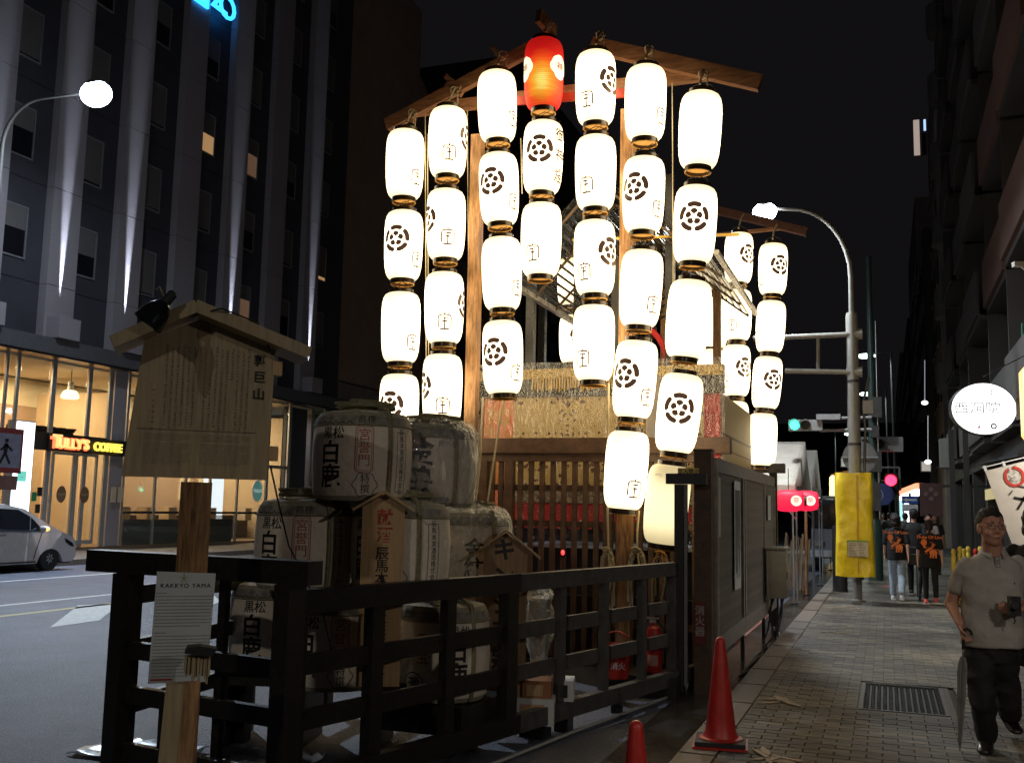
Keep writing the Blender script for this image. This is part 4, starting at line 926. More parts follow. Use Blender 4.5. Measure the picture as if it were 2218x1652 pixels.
MB().bar(aty(1240, 520, 12.0), aty(1600, 508, 12.0), 0.03, 0.03).build("gilt_rod", mat("gilt_rod_metal", (0.6, 0.38, 0.08), 0.3, metal=0.7), fl)
arch = MB(); c = aty(1378, 790, 12.7)
arch.tube([c+Vector((0.42*math.cos(t*PI/12), 0, 0.62*math.sin(t*PI/12)-0.1)) for t in range(13)], 0.04, 8).build("red_arch", m_redcloth, fl, True)
MB().ell(aty(1490, 770, 12.9), (0.16, 0.12, 0.14), 12, 8).build("rear_ornament", mat("gilt_orn", (0.55, 0.35, 0.1), 0.4, metal=0.5), fl, True)
# pine standing on the float
pt = thing("pine_tree", (-3.1, 13.8, 3.0), "dark pine tree rising from the float behind the lantern strings", "tree")
MB().tube([(-3.1, 13.8, 3.0), (-3.05, 13.85, 4.4), (-2.9, 13.8, 5.4), (-2.85, 13.9, 6.1)], [0.07, 0.06, 0.045, 0.02], 8).build("trunk", mat("pine_bark", (0.08, 0.05, 0.035), 0.9, bump=0.6), pt, True)
q = random.Random(21); nd = MB(); br = MB()
for k in range(26):
    a = q.uniform(0, 2*PI); h = q.uniform(4.2, 6.2); L = q.uniform(0.25, 0.75)*(1.15-(h-4.2)/3.2); s0 = Vector((-2.97, 13.83, h-0.2)); e0 = s0+Vector((math.cos(a)*L, math.sin(a)*L, 0.18))
    br.tube([s0, (s0+e0)/2+Vector((0, 0, .03)), e0], [0.02, 0.014, 0.006], 5)
    for j in range(46):
        c = s0.lerp(e0, q.uniform(0.45, 1.05)); d = Vector((q.gauss(0, 1), q.gauss(0, 1), q.gauss(0.7, 0.8))).normalized()*q.uniform(0.09, 0.16); sd = d.cross(Vector((0.3, 0.5, 0.2))).normalized()*0.004
        nd.add([c-sd, c+sd, c+d], [(0, 1, 2)])
br.build("branches", MATS["pine_bark"], pt); nd.build("needles", mat("pine_needles", (0.045, 0.075, 0.03), 0.6, vary=0.3), pt)

# ================================================================ lattice fence in front of the float
LF = 11.2
lf = thing("lattice_fence", (-3.2, LF, -0.15), "brown wooden lattice fence with a thick top rail in front of the float", "fence")
xl, xr = aty(1008, 965, LF).x, aty(1583, 965, LF).x
MB().bb(xl, xr, LF-0.09, LF+0.09, 2.235, 2.41).build("top_rail", m_brownwood, lf)
MB().bb(xl+0.02, xr-0.2, LF-0.05, LF+0.05, 2.14, 2.232).build("head_rail", m_brownwood, lf)
for px in (1048, 1104, 1318, 1521):
    x = aty(px, 1060, LF).x; MB().bb(x-0.05, x+0.05, LF-0.055, LF+0.055, -0.1, 2.138).build("fence_post", m_brownwood, lf)
k = 0
for px in [1018+i*12 for i in range(3)]+[1066, 1085]+[1127+23.6*i for i in range(8)]+[1340+23.6*i for i in range(8)]:
    x = aty(px, 1060, LF).x; MB().bb(x-0.029, x+0.029, LF-0.02, LF+0.02, -0.05, 2.138).build("slat", m_brownwood, lf)
for z in (aty(1250, 1057, LF).z-0.035, aty(1250, 1135, LF).z-0.035, 0.30): MB().bb(xl+0.02, xr-0.2, LF+0.022, LF+0.055, z, z+0.07).build("cross_rail", m_brownwood, lf)
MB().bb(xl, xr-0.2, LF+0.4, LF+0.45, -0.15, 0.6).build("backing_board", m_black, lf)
rl = thing("indicator_light", tuple(aty(1219, 1196, LF-0.06)), "tiny red indicator light glowing behind the lattice fence", "light")
MB().ell(rl.location, (0.022, 0.022, 0.03), 10, 6).build("lens", emis("red_led", (1.0, 0.03, 0.03), 3.0), rl, True)
MB().box(rl.location+Vector((0, 0.03, 0.0)), (0.05, 0.03, 0.09)).build("case", m_black, rl)

# ---- gate post with its notices
gp = thing("gate_post", (-1.72, 10.12, -0.15), "thick brown wooden gate post at the corner of the slatted side fence", "post")
gx, gz = aty(1525, 1200, 10.12).x, aty(1525, 978, 10.12).z
MB().box((gx, 10.12, (gz-0.15)/2), (0.17, 0.155, gz+0.15)).build("shaft", m_brownwood, gp); MB().box((gx, 10.12, gz+0.012), (0.19, 0.175, 0.02)).build("cap", m_brownwood, gp)
es = thing("extinguisher_sign", (-1.72, 10.03, 0.5), "narrow dark red plate with white vertical characters on the gate post", "sign")
p = aty(1516, 1350, 10.02)
MB().box((p.x, 10.03, p.z), (0.10, 0.012, 0.40)).build("plate", mat("dark_red_plate", (0.16, 0.02, 0.02), 0.5), es)
text("消\n火\n器", 0.095, mat("faded_white", (0.35, 0.32, 0.30), 0.7), es, face_mat((p.x, 10.022, p.z+0.02), (1, 0, 0)), bold=0.02, line=1.05)
ns = thing("no_entry_notice", (-1.85, 9.9, 1.95), "yellow notice with black characters on the black gate frame", "sign")
c = aty(1491, 1021, 9.93)
MB().box(c, (0.205, 0.008, 0.07)).build("sheet", mat("yellow_notice", (0.85, 0.66, 0.18), 0.5), ns)
text("立入禁止", 0.055, m_ink, ns, face_mat(c+Vector((0, -0.006, -0.002)), (1, 0, 0)), bold=0.01)
c2 = aty(1491, 1041, 9.93); MB().box(c2, (0.205, 0.008, 0.05)).build("lower_sheet", mat("grey_notice", (0.28, 0.27, 0.24), 0.5), ns)

# ---- slatted fence along the kerb
sf = thing("slatted_side_fence", (-1.62, 13, -0.15), "long grey slatted wooden fence along the kerb beside the float", "fence")
SX = -1.62
ys, ye = 10.28, 16.0
zb = lambda y: 0.24+0.12*(y-ys)/(ye-ys)
top = 2.10
for (z0, z1) in ((2.0, 2.14),): MB().bb(SX-0.04, SX+0.04, ys, ye, z0, z1).build("top_rail", m_slat, sf)
MB().bb(SX-0.04, SX+0.05, ys, ye, 0.20, 0.38).build("bottom_rail", m_slat, sf)
posts = [ys, 12.25, 12.42, 14.55, ye-0.08]
for y in posts: MB().bb(SX-0.045, SX+0.045, y, y+0.09, 0.382, 1.998).build("frame_post", m_slat, sf)
sl = MB().box((0, 0, 0), (0.022, 0.028, 1.612)).mesh("slat"); sl.materials.append(m_slat); y = ys+0.13
while y < ye-0.1:
    if not any(p-0.03 < y < p+0.12 for p in posts): o = obj("slat", sl, None, sf); o.location = (SX+0.008, y, 1.19)
    y += 0.052
MB().bb(SX-0.05, SX-0.03, ys, ye, 0.382, 1.998).build("backing_board", m_black, sf)
for (ya, yb, z0, z1) in ((ys+0.02, ys+0.16, 1.35, 1.95), (11.45, 11.95, 0.75, 1.95), (14.9, 15.25, 1.5, 1.85)):
    MB().bb(SX+0.046, SX+0.05, ya, yb, z0, z1).build("posted_notice", m_paper, sf)
nt = MB(); q = random.Random(5)
for k in range(12): nt.bb(SX+0.0505, SX+0.052, 11.5+k*0.036, 11.5+k*0.036+0.012, 1.3-q.uniform(.1, .45), 1.85)
nt.build("notice_writing", m_ink, sf)
eb = MB().bb(aty(1625, 1010, ye+0.1).x, aty(1700, 1010, ye+0.1).x, ye+0.02, ye+0.2, aty(1670, 1024, ye+.1).z, aty(1670, 1004, ye+.1).z).build("end_beam", m_greywood, sf)
MB().bb(SX-0.05, SX+0.06, ye+0.05, ye+0.17, -0.1, 2.355).build("end_post", m_blackwood, sf)
for y in (10.4, 12.4, 14.6): MB().bb(SX-0.02, SX+0.02, y, y+0.05, -0.14, 0.2).build("foot", m_darkmetal, sf)
# ---- meter box and its cables
mx = thing("meter_box", (-1.5, 15.0, 0.9), "grey metal electrical box fixed near the far end of the slatted fence", "electrical box")
c = aty(1656, 1226, 14.2); c = Vector((-1.42, 14.6, 0.78))
bx = MB().box(c, (0.26, 0.34, 0.66)).build("case", mat("beige_grey_box", (0.30, 0.27, 0.20), 0.5, vary=0.1), mx)
MB().box(c+Vector((0, 0, 0.345)), (0.31, 0.39, 0.03)).build("rain_hood", MATS["beige_grey_box"], mx)
MB().box(c+Vector((0.134, -0.09, -0.02)), (0.012, 0.02, 0.10)).build("latch", m_darkmetal, mx)
MB().box(c+Vector((0.02, -0.172, 0.0)), (0.20, 0.006, 0.58)).build("door_panel", MATS["beige_grey_box"], mx)
q = random.Random(9)
for k in range(5):
    x0 = c.x-0.08+0.04*k; pts = [Vector((x0, c.y, 0.47)), Vector((x0+q.uniform(-.08, .06), c.y-0.05, 0.25)), Vector((x0+q.uniform(-.12, .1), c.y-0.2, 0.02)), Vector((x0+q.uniform(-.1, .15), c.y-0.6-0.1*k, -0.12)), Vector((-1.42+q.uniform(-.1, .08), c.y-1.3-0.2*k, -0.12)), Vector((-1.5, c.y-2.2-0.3*k, -0.125))]
    tag(MB().tube(pts, 0.013, 6).build("cable", mat("black_cable", (0.02, 0.02, 0.02), 0.4), None, True), ["thickest-looking black cable dropping out of the grey electrical box", "black cable curling to the gutter from the electrical box", "black cable looping on the kerb under the box", "loose black cable end lying in the gutter by the box", "outermost black cable under the electrical box"][k], "cable", "cables under the electrical box")
# ================================================================ black fences round the sake barrels
def P(px, py, d): return atd(px, py, d)
def fence_depth(px): return 1/(1/5.75+(px-650)*(1/9.9-1/5.75)/820)
lf2 = thing("barrel_fence", (-2.3, 7.5, -0.15), "long black wooden rail fence slanting from the barrels to the gate post", "fence")
A = P(648, 1292, 5.75); B = P(1472, 1222, 9.9); A2 = Vector((A.x, A.y, 0)); B2 = Vector((B.x, B.y, 0))
def fpt(px, z):   # point on the fence line under pixel column px
    r = ray(px, 1300); n = (B2-A2); t = (A2.x*n.y-A2.y*n.x)/(r.x*n.y-r.y*n.x); return Vector((r.x*t, r.y*t, z))
D = (B2-A2).normalized(); ZR = 1.045
def rail(px0, px1, z, h, m, name, wd=0.06, off=0.0):
    nrm = Vector((D.y, -D.x, 0)); a, b = fpt(px0, z)+nrm*off, fpt(px1, z)+nrm*off
    return MB().bar(a, b, wd, h).build(name, m, lf2)
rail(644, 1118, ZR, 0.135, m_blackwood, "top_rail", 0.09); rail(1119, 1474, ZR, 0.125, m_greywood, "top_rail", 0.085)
posts = [(650, .075), (813, .095), (972, .085), (1102, .115), (1214, .075), (1308, .075), (1390, .075), (1458, .11)]
for i, (px, wd) in enumerate(posts):
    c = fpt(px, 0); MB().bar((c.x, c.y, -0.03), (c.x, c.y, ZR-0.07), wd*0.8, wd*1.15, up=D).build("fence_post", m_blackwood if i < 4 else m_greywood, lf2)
for (z, h) in ((0.69, 0.115), (0.385, 0.115)):
    for (a, _), (b2, _) in zip(posts, posts[1:]):
        wa, wb = 0.006*FPX/fence_depth(a), 0.006*FPX/fence_depth(b2)
        rail(a+14, b2-14, z, h, m_blackwood if a < 1100 else m_greywood, "rail", 0.035)
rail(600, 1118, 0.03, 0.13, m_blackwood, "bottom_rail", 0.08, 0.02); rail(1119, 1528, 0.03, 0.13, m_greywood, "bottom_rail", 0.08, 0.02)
for px in (1335, 1500):
    c = fpt(px, 0); fo = MB().box((c.x, c.y+0.02, -0.085), (0.06, 0.12, 0.09)).build("caster_bracket", m_darkmetal, lf2)
    MB().lathe([(0.045, -0.015), (0.045, 0.015)], 16, c=(c.x+0.04, c.y, -0.11), M=Matrix.Rotation(PI/2, 3, 'Y')).build("caster_wheel", m_black, lf2)
eg = thing("entrance_gate", (-1.85, 9.95, -0.15), "tall narrow black gate frame with a short cap at the end of the rail fence", "gate")
c = P(1472, 1130, 9.86); g0 = P(1440, 1040, 9.86); g1 = P(1533, 1040, 9.86)
MB().bb(c.x-0.045, c.x+0.045, c.y-0.04, c.y+0.04, -0.1, 1.86).build("gate_post", m_blackwood, eg)
MB().bb(g0.x, g1.x, c.y-0.06, c.y+0.06, 1.863, 1.965).build("cap_rail", m_darkmetal, eg)
MB().bb(c.x+0.05, c.x+0.075, c.y-0.03, c.y+0.03, -0.05, 1.86).build("metal_edge", m_metal, eg)
# plastic pipe lying along the fence on the road
pp = [atz(1065, 1655, -0.13), atz(1240, 1585, -0.13), atz(1440, 1512, -0.13), atz(1530, 1470, -0.13)]
tag(MB().tube([p+Vector((0, 0, 0.0)) for p in pp], 0.017, 6).build("pipe", mat("grey_pipe", (0.22, 0.22, 0.21), 0.35), None, True), "thin grey pipe lying on the road in front of the rail fence", "pipe")
# near fence across the road end
nf = thing("front_fence", (-3.7, 4.9, -0.15), "black wooden fence in front with a heavy top rail behind the information board", "fence")
ZT = 1.27
La = P(205, 1213, 6.35); Ra = P(683, 1238, 5.55); La.z = Ra.z = ZT-0.05
MB().bar(La, Ra, 0.13, 0.13).build("top_rail", m_blackwood, nf)
dn = (Ra-La).normalized(); dn.z = 0
def npt(px, z):
    r = ray(px, 1300); n = dn; t = (La.x*n.y-La.y*n.x)/(r.x*n.y-r.y*n.x); return Vector((r.x*t, r.y*t, z))
for px, wd in ((275, 0.15), (628, 0.15)):
    c = npt(px, 0); MB().bar((c.x, c.y, -0.14), (c.x, c.y, ZT-0.117), wd, wd*0.7, up=dn).build("fence_post", m_blackwood, nf)
c = npt(484, 0)
MB().bar((c.x-0.1, c.y+0.15, -0.14), (c.x-0.1, c.y+0.15, ZT-0.12), 0.05, 0.05).build("fence_post", m_blackwood, nf)
for z, h in ((0.70, 0.10), (0.44, 0.10), (0.10, 0.12)): MB().bar(npt(290, z), npt(615, z-0.01), 0.05, h).build("rail", m_blackwood, nf)
c = npt(366, 0); MB().bar((c.x, c.y+0.05, -0.14), (c.x, c.y+0.05, 0.39), 0.09, 0.05).build("short_post", m_blackwood, nf)
rs_ = thing("roadside_fence", (-5.0, 7.5, -0.15), "black wooden fence running along the road side behind the information board", "fence")
l0 = npt(275, 0); l1 = Vector((l0.x-0.45, l0.y+5.2, 0))
for z, h in ((1.02, 0.11), (0.70, 0.10), (0.36, 0.10)): MB().bar((l0.x, l0.y+0.1, z), (l1.x, l1.y, z), 0.05, h).build("rail", m_blackwood, rs_)
for t in (0.28, 0.55, 0.8, 1.0): 
    q = l0.lerp(l1, t); MB().bb(q.x-0.05, q.x+0.05, q.y-0.05, q.y+0.05, -0.14, 1.1).build("fence_post", m_blackwood, rs_)
# pale sheets on the ground by the front fence
for (px, py, w1, h1, lb_) in ((300, 1622, 0.5, 0.25, "crumpled pale plastic sheet on the road at the bottom left behind the fence"), (592, 1640, 0.35, 0.22, "small crumpled plastic sheet under the front fence")):
    c = atz(px, py, -0.12); b = MB(); n = 12
    vs = [(c.x+(i/n-0.5)*w1*1.6+0.03*noise.noise(Vector((i, j, 3))), c.y+(j/n-0.5)*h1*2, -0.135+0.06*abs(noise.noise(Vector((i*0.7, j*0.6, px))))) for j in range(n+1) for i in range(n+1)]
    b.add(vs, [(j*(n+1)+i, j*(n+1)+i+1, (j+1)*(n+1)+i+1, (j+1)*(n+1)+i) for j in range(n) for i in range(n)])
    o = b.build("plastic_sheet", mat("pale_plastic_sheet", (0.45, 0.52, 0.60), 0.25), None, True); o.modifiers.new("thickness", 'SOLIDIFY').thickness = 0.004; tag(o, lb_, "plastic sheet")

# ================================================================ sake barrels
BR, BH = 0.335, 0.59
def brad(z, r=BR):
    t = z/BH; return r*(0.955+0.06*math.sin(PI*min(1, max(0, t)))-(0.07*(max(0, t-0.86)/0.14)**2)-(0.05*(max(0, 0.1-t)/0.1)**2))
def wrapb(me, zc, ang, m, off=0.005, L=0.06, R0=BR):
    split_long(me, L); a0 = -PI/2+R(ang)
    for v in me.vertices:
        z = v.co.z+zc; r = brad(z, R0)+off; a = v.co.x/R0+a0; v.co = Vector((r*math.cos(a), r*math.sin(a), z))
    me.materials.clear(); me.materials.append(m); return me
BS = MB(); profb = [(brad(BH*t/30), BH*t/30) for t in range(31)]
BS.lathe(profb+[(BR*0.72, BH+0.012), (BR*0.4, BH+0.03), (0, BH+0.035)], 48)
me_straw = BS.mesh("straw_body", True); me_straw.materials.append(m_straw)
lb_prof = [(brad(z)+0.003, z) for z in [0.03+0.47*t/24 for t in range(25)]]
def partial(prof, a0, a1, n=40):
    b = MB(); vs = [];
    for r, z in prof:
        for k in range(n+1): a = R(a0)+R(a1-a0)*k/n; vs.append((r*math.cos(a), r*math.sin(a), z))
    return b.add(vs, [(i*(n+1)+k, i*(n+1)+k+1, (i+1)*(n+1)+k+1, (i+1)*(n+1)+k) for i in range(len(prof)-1) for k in range(n)])
me_label = partial(lb_prof, 0, 360, 60).mesh("paper_label", True); me_label.materials.append(m_label)
band = partial([(brad(z)+0.004, z) for z in (0.505, 0.52, 0.54, 0.56)], 0, 360, 60).mesh("shoulder_band", True); band.materials.append(mat("grey_brown_band", (0.30, 0.27, 0.23), 0.8, vary=0.3, scale=16, bump=0.4))
def loopline(zf, r_off=0.012, n=60): return [((brad(zf(a))+r_off)*math.cos(a), (brad(zf(a))+r_off)*math.sin(a), zf(a)) for a in [2*PI*k/n for k in range(n)]]
rp_ = MB(); rp_.tube(loopline(lambda a: 0.50), 0.006, 5, closed=True)
for a in (R(-57), R(123)):
    side = [((brad(z)+0.014)*math.cos(a), (brad(z)+0.014)*math.sin(a), z) for z in [0.01+0.56*t/14 for t in range(15)]]
    top = [(BR*0.93*math.cos(a), BR*0.93*math.sin(a), BH+0.012), (BR*0.5*math.cos(a), BR*0.5*math.sin(a), BH+0.05), (0.02, 0.02, BH+0.055)]
    rp_.tube(side+top, 0.010, 6); rp_.tube([Vector(p)*1.0+Vector((-math.sin(a)*0.016, math.cos(a)*0.016, 0.001)) for p in side+top], 0.008, 6)
q = random.Random(2)
for k in range(5): rp_.tube([(0.22*math.cos(t+k)*q.uniform(.5, 1), 0.22*math.sin(t+k)*q.uniform(.5, 1), BH+0.045+0.01*k) for t in [0.5*i for i in range(12)]], 0.012, 6)
rp_.tube([(0.04*math.cos(t), 0.03*math.sin(t), BH+0.075+0.02*math.sin(t)) for t in [0.6*i for i in range(11)]], 0.013, 6)
me_brope = rp_.mesh("rope_binding", True); me_brope.materials.append(m_rope)
# lettering of the usual cask
def tmb(s, size, zc, ang, m, nm, bold=0.0, sx=1.0, line=1.0):
    me = text_mesh(s, size, bold=bold, line=line); me.transform(Matrix.Diagonal((sx, 1, 1, 1))); me = wrapb(me, zc, ang, m); me.name = nm; return me
me_k = [tmb("商標", 0.062, 0.532, 4, m_ink, "band_lettering"), tmb("黒松", 0.088, 0.440, -36, m_ink, "brand_lettering", 0.01, 1.0), tmb("白\n鹿", 0.165, 0.225, -38, m_ink, "large_lettering", 0.02, 1.0, 0.95),
        tmb("宮\n誉\n門", 0.085, 0.345, 2, m_redink, "red_lettering", 0.0, 1.0, 1.0), tmb("特\n撰", 0.066, 0.105, 4, m_ink, "grade_lettering"), tmb("辰\n馬\n本\n家\n酒\n造\n株\n式\n会\n社", 0.044, 0.26, 50, m_ink, "maker_lettering")]
b = MB()
def rrect(b, w, h, r, t, arch=False):
    pts = []
    for (cx_, cz_, a0) in ((w-r, h-r, 0), (-w+r, h-r, 90), (-w+r, -h+r, 180), (w-r, -h+r, 270)):
        for k in range(5): a = R(a0+90*k/4); pts.append((cx_+r*math.cos(a), cz_+r*math.sin(a)))
    pts.append(pts[0]); stroke(b, pts, t)
rrect(b, 0.058, 0.155, 0.03, 0.005); rrect(b, 0.046, 0.143, 0.02, 0.003); me_rbox = wrapb(b.mesh("red_outline"), 0.34, 2, m_redink)
b = MB(); stroke(b, [(0.082*(1+0.09*math.cos(6*t))*math.cos(t)*0.95, 0.075*(1+0.09*math.cos(6*t))*math.sin(t)) for t in [2*PI*k/60 for k in range(61)]], 0.0045); me_cloud = wrapb(b.mesh("cloud_outline"), 0.105, 4, m_ink)
b = MB(); rrect(b, 0.045, 0.20, 0.008, 0.004); me_mbox = wrapb(b.mesh("maker_outline"), 0.26, 50, m_ink)
b = MB(); stroke(b, [(-0.30+0.015*i, 0.006*math.sin(i*1.9)*(1 if i % 7 else 3)) for i in range(24)], 0.006); me_wave = wrapb(b.mesh("wave_line"), 0.512, -18, m_ink)
b = MB(); b.add([(x, 0, z) for x, z in [(-0.055+0.11*(0.5-0.5*math.cos(PI*t/8)) if False else 0.085*math.cos(PI*t/8)*1.0, 0.2*math.sin(PI*t/8)*0.9) for t in range(9)]+[(-0.085, -0.25), (0.085, -0.25)]], [tuple(range(9))+(9, 10)]); me_patch = wrapb(b.mesh("shade_patch"), 0.29, -14, mat("barrel_shade_tan", (0.40, 0.30, 0.22), 0.75), off=0.0038)  # arched shade on the barrel drawn as a tan patch, left unplaced
USUAL = me_k+[me_rbox, me_cloud, me_mbox, me_wave]
me_b2 = [tmb("金\n鵄", 0.24, 0.27, -14, m_ink, "large_lettering", 0.03, 1.0, 0.95), tmb("松", 0.06, 0.47, -16, mat("pale_red", (0.5, 0.35, 0.3), 0.7), "seal_lettering"), tmb("Kyoto", 0.06, 0.06, 14, m_ink, "town_lettering"), tmb("京の酒", 0.05, 0.45, 24, m_ink, "small_lettering")]
b = MB(); b.add([(-0.07, 0, -0.035), (0.07, 0, -0.035), (0.07, 0, 0.035), (-0.07, 0, 0.035)], [(0, 1, 2, 3)]); me_seal = wrapb(b.mesh("red_seal"), 0.47, -16, m_redink, off=0.0042)
me_b5 = [tmb("金\n紋", 0.15, 0.25, 10, m_ink, "large_lettering", 0.02, 1.0, 0.95), tmb("清\n酒", 0.06, 0.25, 34, m_ink, "small_lettering"), tmb("商標", 0.055, 0.50, 24, m_ink, "band_lettering")]
me_b8 = [tmb("登録", 0.06, 0.54, -52, m_ink, "band_lettering"), tmb("黒松", 0.085, 0.43, 20, m_ink, "brand_lettering", 0.01), tmb("白\n鹿", 0.18, 0.24, 16, m_ink, "large_lettering", 0.02, 1, .95), tmb("千\n宝", 0.10, 0.33, -26, m_redink, "red_lettering"), tmb("灘", 0.11, 0.10, -38, m_ink, "ring_lettering"), tmb("本\n家\n酒\n造", 0.05, 0.32, -66, m_ink, "maker_lettering")]
b = MB(); stroke(b, [(0.085*math.cos(t), 0.085*math.sin(t)) for t in [2*PI*k/40 for k in range(41)]], 0.006); me_ringo = wrapb(b.mesh("ring_outline"), 0.10, -38, m_ink)
def barrel(px, py, d, z, label, marks, turn=0.0, sc=1.0, wrapd=False, tall=1.0):
    c = P(px, py, d); t = thing("sake_barrel", (c.x, c.y, z), label, "sake barrel", "stacked straw-wrapped sake barrels", rz=math.atan2(-c.x, c.y)+R(turn)); t.scale = (sc, sc, sc*tall)
    local("straw_body", me_straw, None, t); local("paper_label", me_label, None, t); local("shoulder_band", band, None, t); local("rope_binding", me_brope, None, t, rot=(0, 0, R(rnd.uniform(-5, 5))))
    for m_ in marks: local(m_.name.split(".")[0], m_, None, t)
    if wrapd:
        b = MB(); n, k2 = 40, 22; vs = []
        for j in range(k2+1):
            z_ = -0.01+(BH+0.10)*j/k2
            for i in range(n):
                a = 2*PI*i/n; r = brad(min(BH, max(0, z_)))+0.02+0.03*noise.noise(Vector((math.cos(a)*2.2, math.sin(a)*2.2, z_*2+px)))+0.012*noise.noise(Vector((math.cos(a)*7, math.sin(a)*7, z_*3)))
                if j >= k2-2: r *= (0.93 if j == k2-2 else 0.62 if j == k2-1 else 0.2)
                vs.append((r*math.cos(a), r*math.sin(a), z_+0.02*noise.noise(Vector((math.cos(a)*3, math.sin(a)*3, 9)))))
        b.add(vs, [(j*n+i, j*n+(i+1) % n, (j+1)*n+(i+1) % n, (j+1)*n+i) for j in range(k2) for i in range(n)]); local("plastic_cover", b.mesh("plastic_cover", True), m_film, t)
    return t
zA, zB, zC = 1.625, 1.02, 0.415
barrel(785, 980, 7.0, zA, "paper-labelled sake barrel standing alone on the top of the stack, left of the plastic-covered one", USUAL)
barrel(935, 1000, 7.62, zA-0.03, "top sake barrel under shiny clear plastic with big black brush writing", me_b2+[me_seal], -4, 1.0, True)
barrel(660, 1180, 7.05, zB, "sake barrel in the middle layer at its left end, above the white English panel's right", USUAL, -6)
barrel(868, 1180, 7.0, zB, "middle-layer sake barrel partly hidden by the narrow roofed offering board", USUAL, -10)
barrel(1010, 1190, 8.4, zB-0.1, "plastic-covered greenish sake barrel in the middle layer behind the small roofed sign", me_b5, 0, 1.07, True)
barrel(598, 1365, 7.5, zC, "bottom-layer sake barrel seen between the two posts of the front fence", USUAL, 8)
barrel(728, 1390, 6.95, zC-0.04, "bottom-layer sake barrel in the middle behind the first opening of the rail fence", USUAL, 2)
barrel(862, 1400, 7.7, zC-0.05, "shadowed bottom-layer sake barrel behind the ring-marked one", USUAL, 10)
barrel(960, 1420, 7.35, 0.24, "lowest sake barrel with a ring mark, set forward behind the rail fence", me_b8+[me_ringo], 0, 0.99, False, 1.12)
st = thing("barrel_platform", (-3.3, 6.6, -0.15), "low dark wooden platform under the stacked sake barrels", "platform")
c = P(760, 1500, 7.3)
MB().box((c.x-0.15, c.y+0.15, 0.33), (1.75, 0.7, 0.06), rz=0.25).build("deck", m_blackwood, st)
for dx in (-0.8, -0.27, 0.27, 0.78): MB().box((c.x-0.15+dx, c.y+0.15+dx*0.25, 0.075), (0.1, 0.6, 0.44), rz=0.25).build("trestle", m_blackwood, st)
c8 = P(960, 1540, 7.35); MB().box((c8.x, c8.y, 0.13), (0.7, 0.7, 0.2)).build("lower_block", m_blackwood, st)
# wrapped bundle, cartons
pw = thing("wrapped_stand", tuple(P(1170, 1440, 8.2)), "clear plastic bag tied over an object behind the small roofed sign", "plastic bag")
b = MB(); n = 22; vs = []; c = P(1168, 1370, 8.2); prof = [(0.035, -0.42), (0.05, -0.34), (0.06, -0.22), (0.10, -0.08), (0.135, 0.04), (0.13, 0.14), (0.10, 0.24), (0.11, 0.31), (0.075, 0.36)]
for j, (r, z) in enumerate(prof):
    for i in range(n): a = 2*PI*i/n; rr_ = r*(1+0.3*noise.noise(Vector((math.cos(a)*2, math.sin(a)*2, z*6)))); vs.append((c.x+rr_*math.cos(a), c.y+rr_*math.sin(a), c.z+z))
b.add(vs, [(j*n+i, j*n+(i+1) % n, (j+1)*n+(i+1) % n, (j+1)*n+i) for j in range(len(prof)-1) for i in range(n)]); b.build("bag", glass("milky_plastic", (0.9, 0.9, 0.85), 0.8, 0.15, bump=1.0, bscale=12, milk=0.35), pw, True)
MB().lathe([(0.06, -0.30), (0.09, 0.0), (0.085, 0.28), (0.0, 0.30)], 14, c=c).build("contents", m_paper, pw, True)
MB().tube([(c.x, c.y, c.z-0.3), (c.x, c.y, -0.14)], 0.03, 8).build("stem", m_white, pw)
for (px, py, d, w_, h_, m_, lb_) in ((1165, 1488, 7.9, 0.22, 0.14, mat("orange_box", (0.35, 0.14, 0.05), 0.6), "orange brown rounded carton on the white box behind the rail fence"), (1160, 1535, 7.85, 0.30, 0.2, m_paper, "white box under the orange brown carton"), (1222, 1490, 8.1, 0.16, 0.16, m_paper, "open white carton lying on its side right of the orange carton")):
    c = P(px, py, d); t = thing("carton", tuple(c), lb_, "box")
    MB().box(c, (w_, 0.26, h_), rz=0.25).build("case", m_, t); MB().box(c+Vector((0.02, -0.138, 0)), (w_*0.6, 0.006, h_*0.6), rz=0.25).build("dark_opening" if w_ < 0.2 else "side_label", m_black if w_ < 0.2 else m_newwood, t)
    if c.z-h_/2 > -0.1: MB().bb(c.x-w_*0.35, c.x+w_*0.35, c.y-0.08, c.y+0.08, -0.15, c.z-h_/2-0.001).build("prop", m_blackwood, t)

# ================================================================ narrow roofed boards
def roofed_board(name, label, pb, d, w_, ztop, zbot, roof, thick, m, lean=0.0, eave=0.06):
    c = P(*pb, d); yaw = math.atan2(-c.x, c.y); t = thing(name, (c.x, c.y, zbot), label, "wooden board")
    right = Vector((math.cos(yaw), math.sin(yaw), 0)); M = face_mat((c.x, c.y, 0), right); h = roof
    MB().prism([(-w_/2, zbot), (w_/2, zbot), (w_/2, ztop), (0, ztop+h), (-w_/2, ztop)], thick, M).build("board", m, t)
    for s in (-1, 1):
        a = M @ Vector((0, thick/2-0.03, ztop+h+0.018)); sl_ = h/(w_/2); e = w_/2+eave
        b2 = M @ Vector((s*e, thick/2-0.03, ztop+h+0.018-sl_*e)); MB().bar(a, b2, thick+0.10, 0.016).build("roof_board", m, t)
    return t, M
t1, M1 = roofed_board("offering_board", "narrow pale wooden board with red and black vertical writing, standing before the barrels", (828, 1200), 6.55, 0.275, 1.585, 0.45, 0.085, 0.02, m_newwood)
text("献\n酒", 0.105, m_redink, t1, M1 @ Matrix.Translation((0.01, -0.004, 1.46)), bold=0.02, line=1.1)
text("辰\n馬\n本\n家\n酒\n造\n株\n式\n会\n社", 0.088, m_ink, t1, M1 @ Matrix.Translation((0.0, -0.004, 0.92)), bold=0.01, line=0.92)
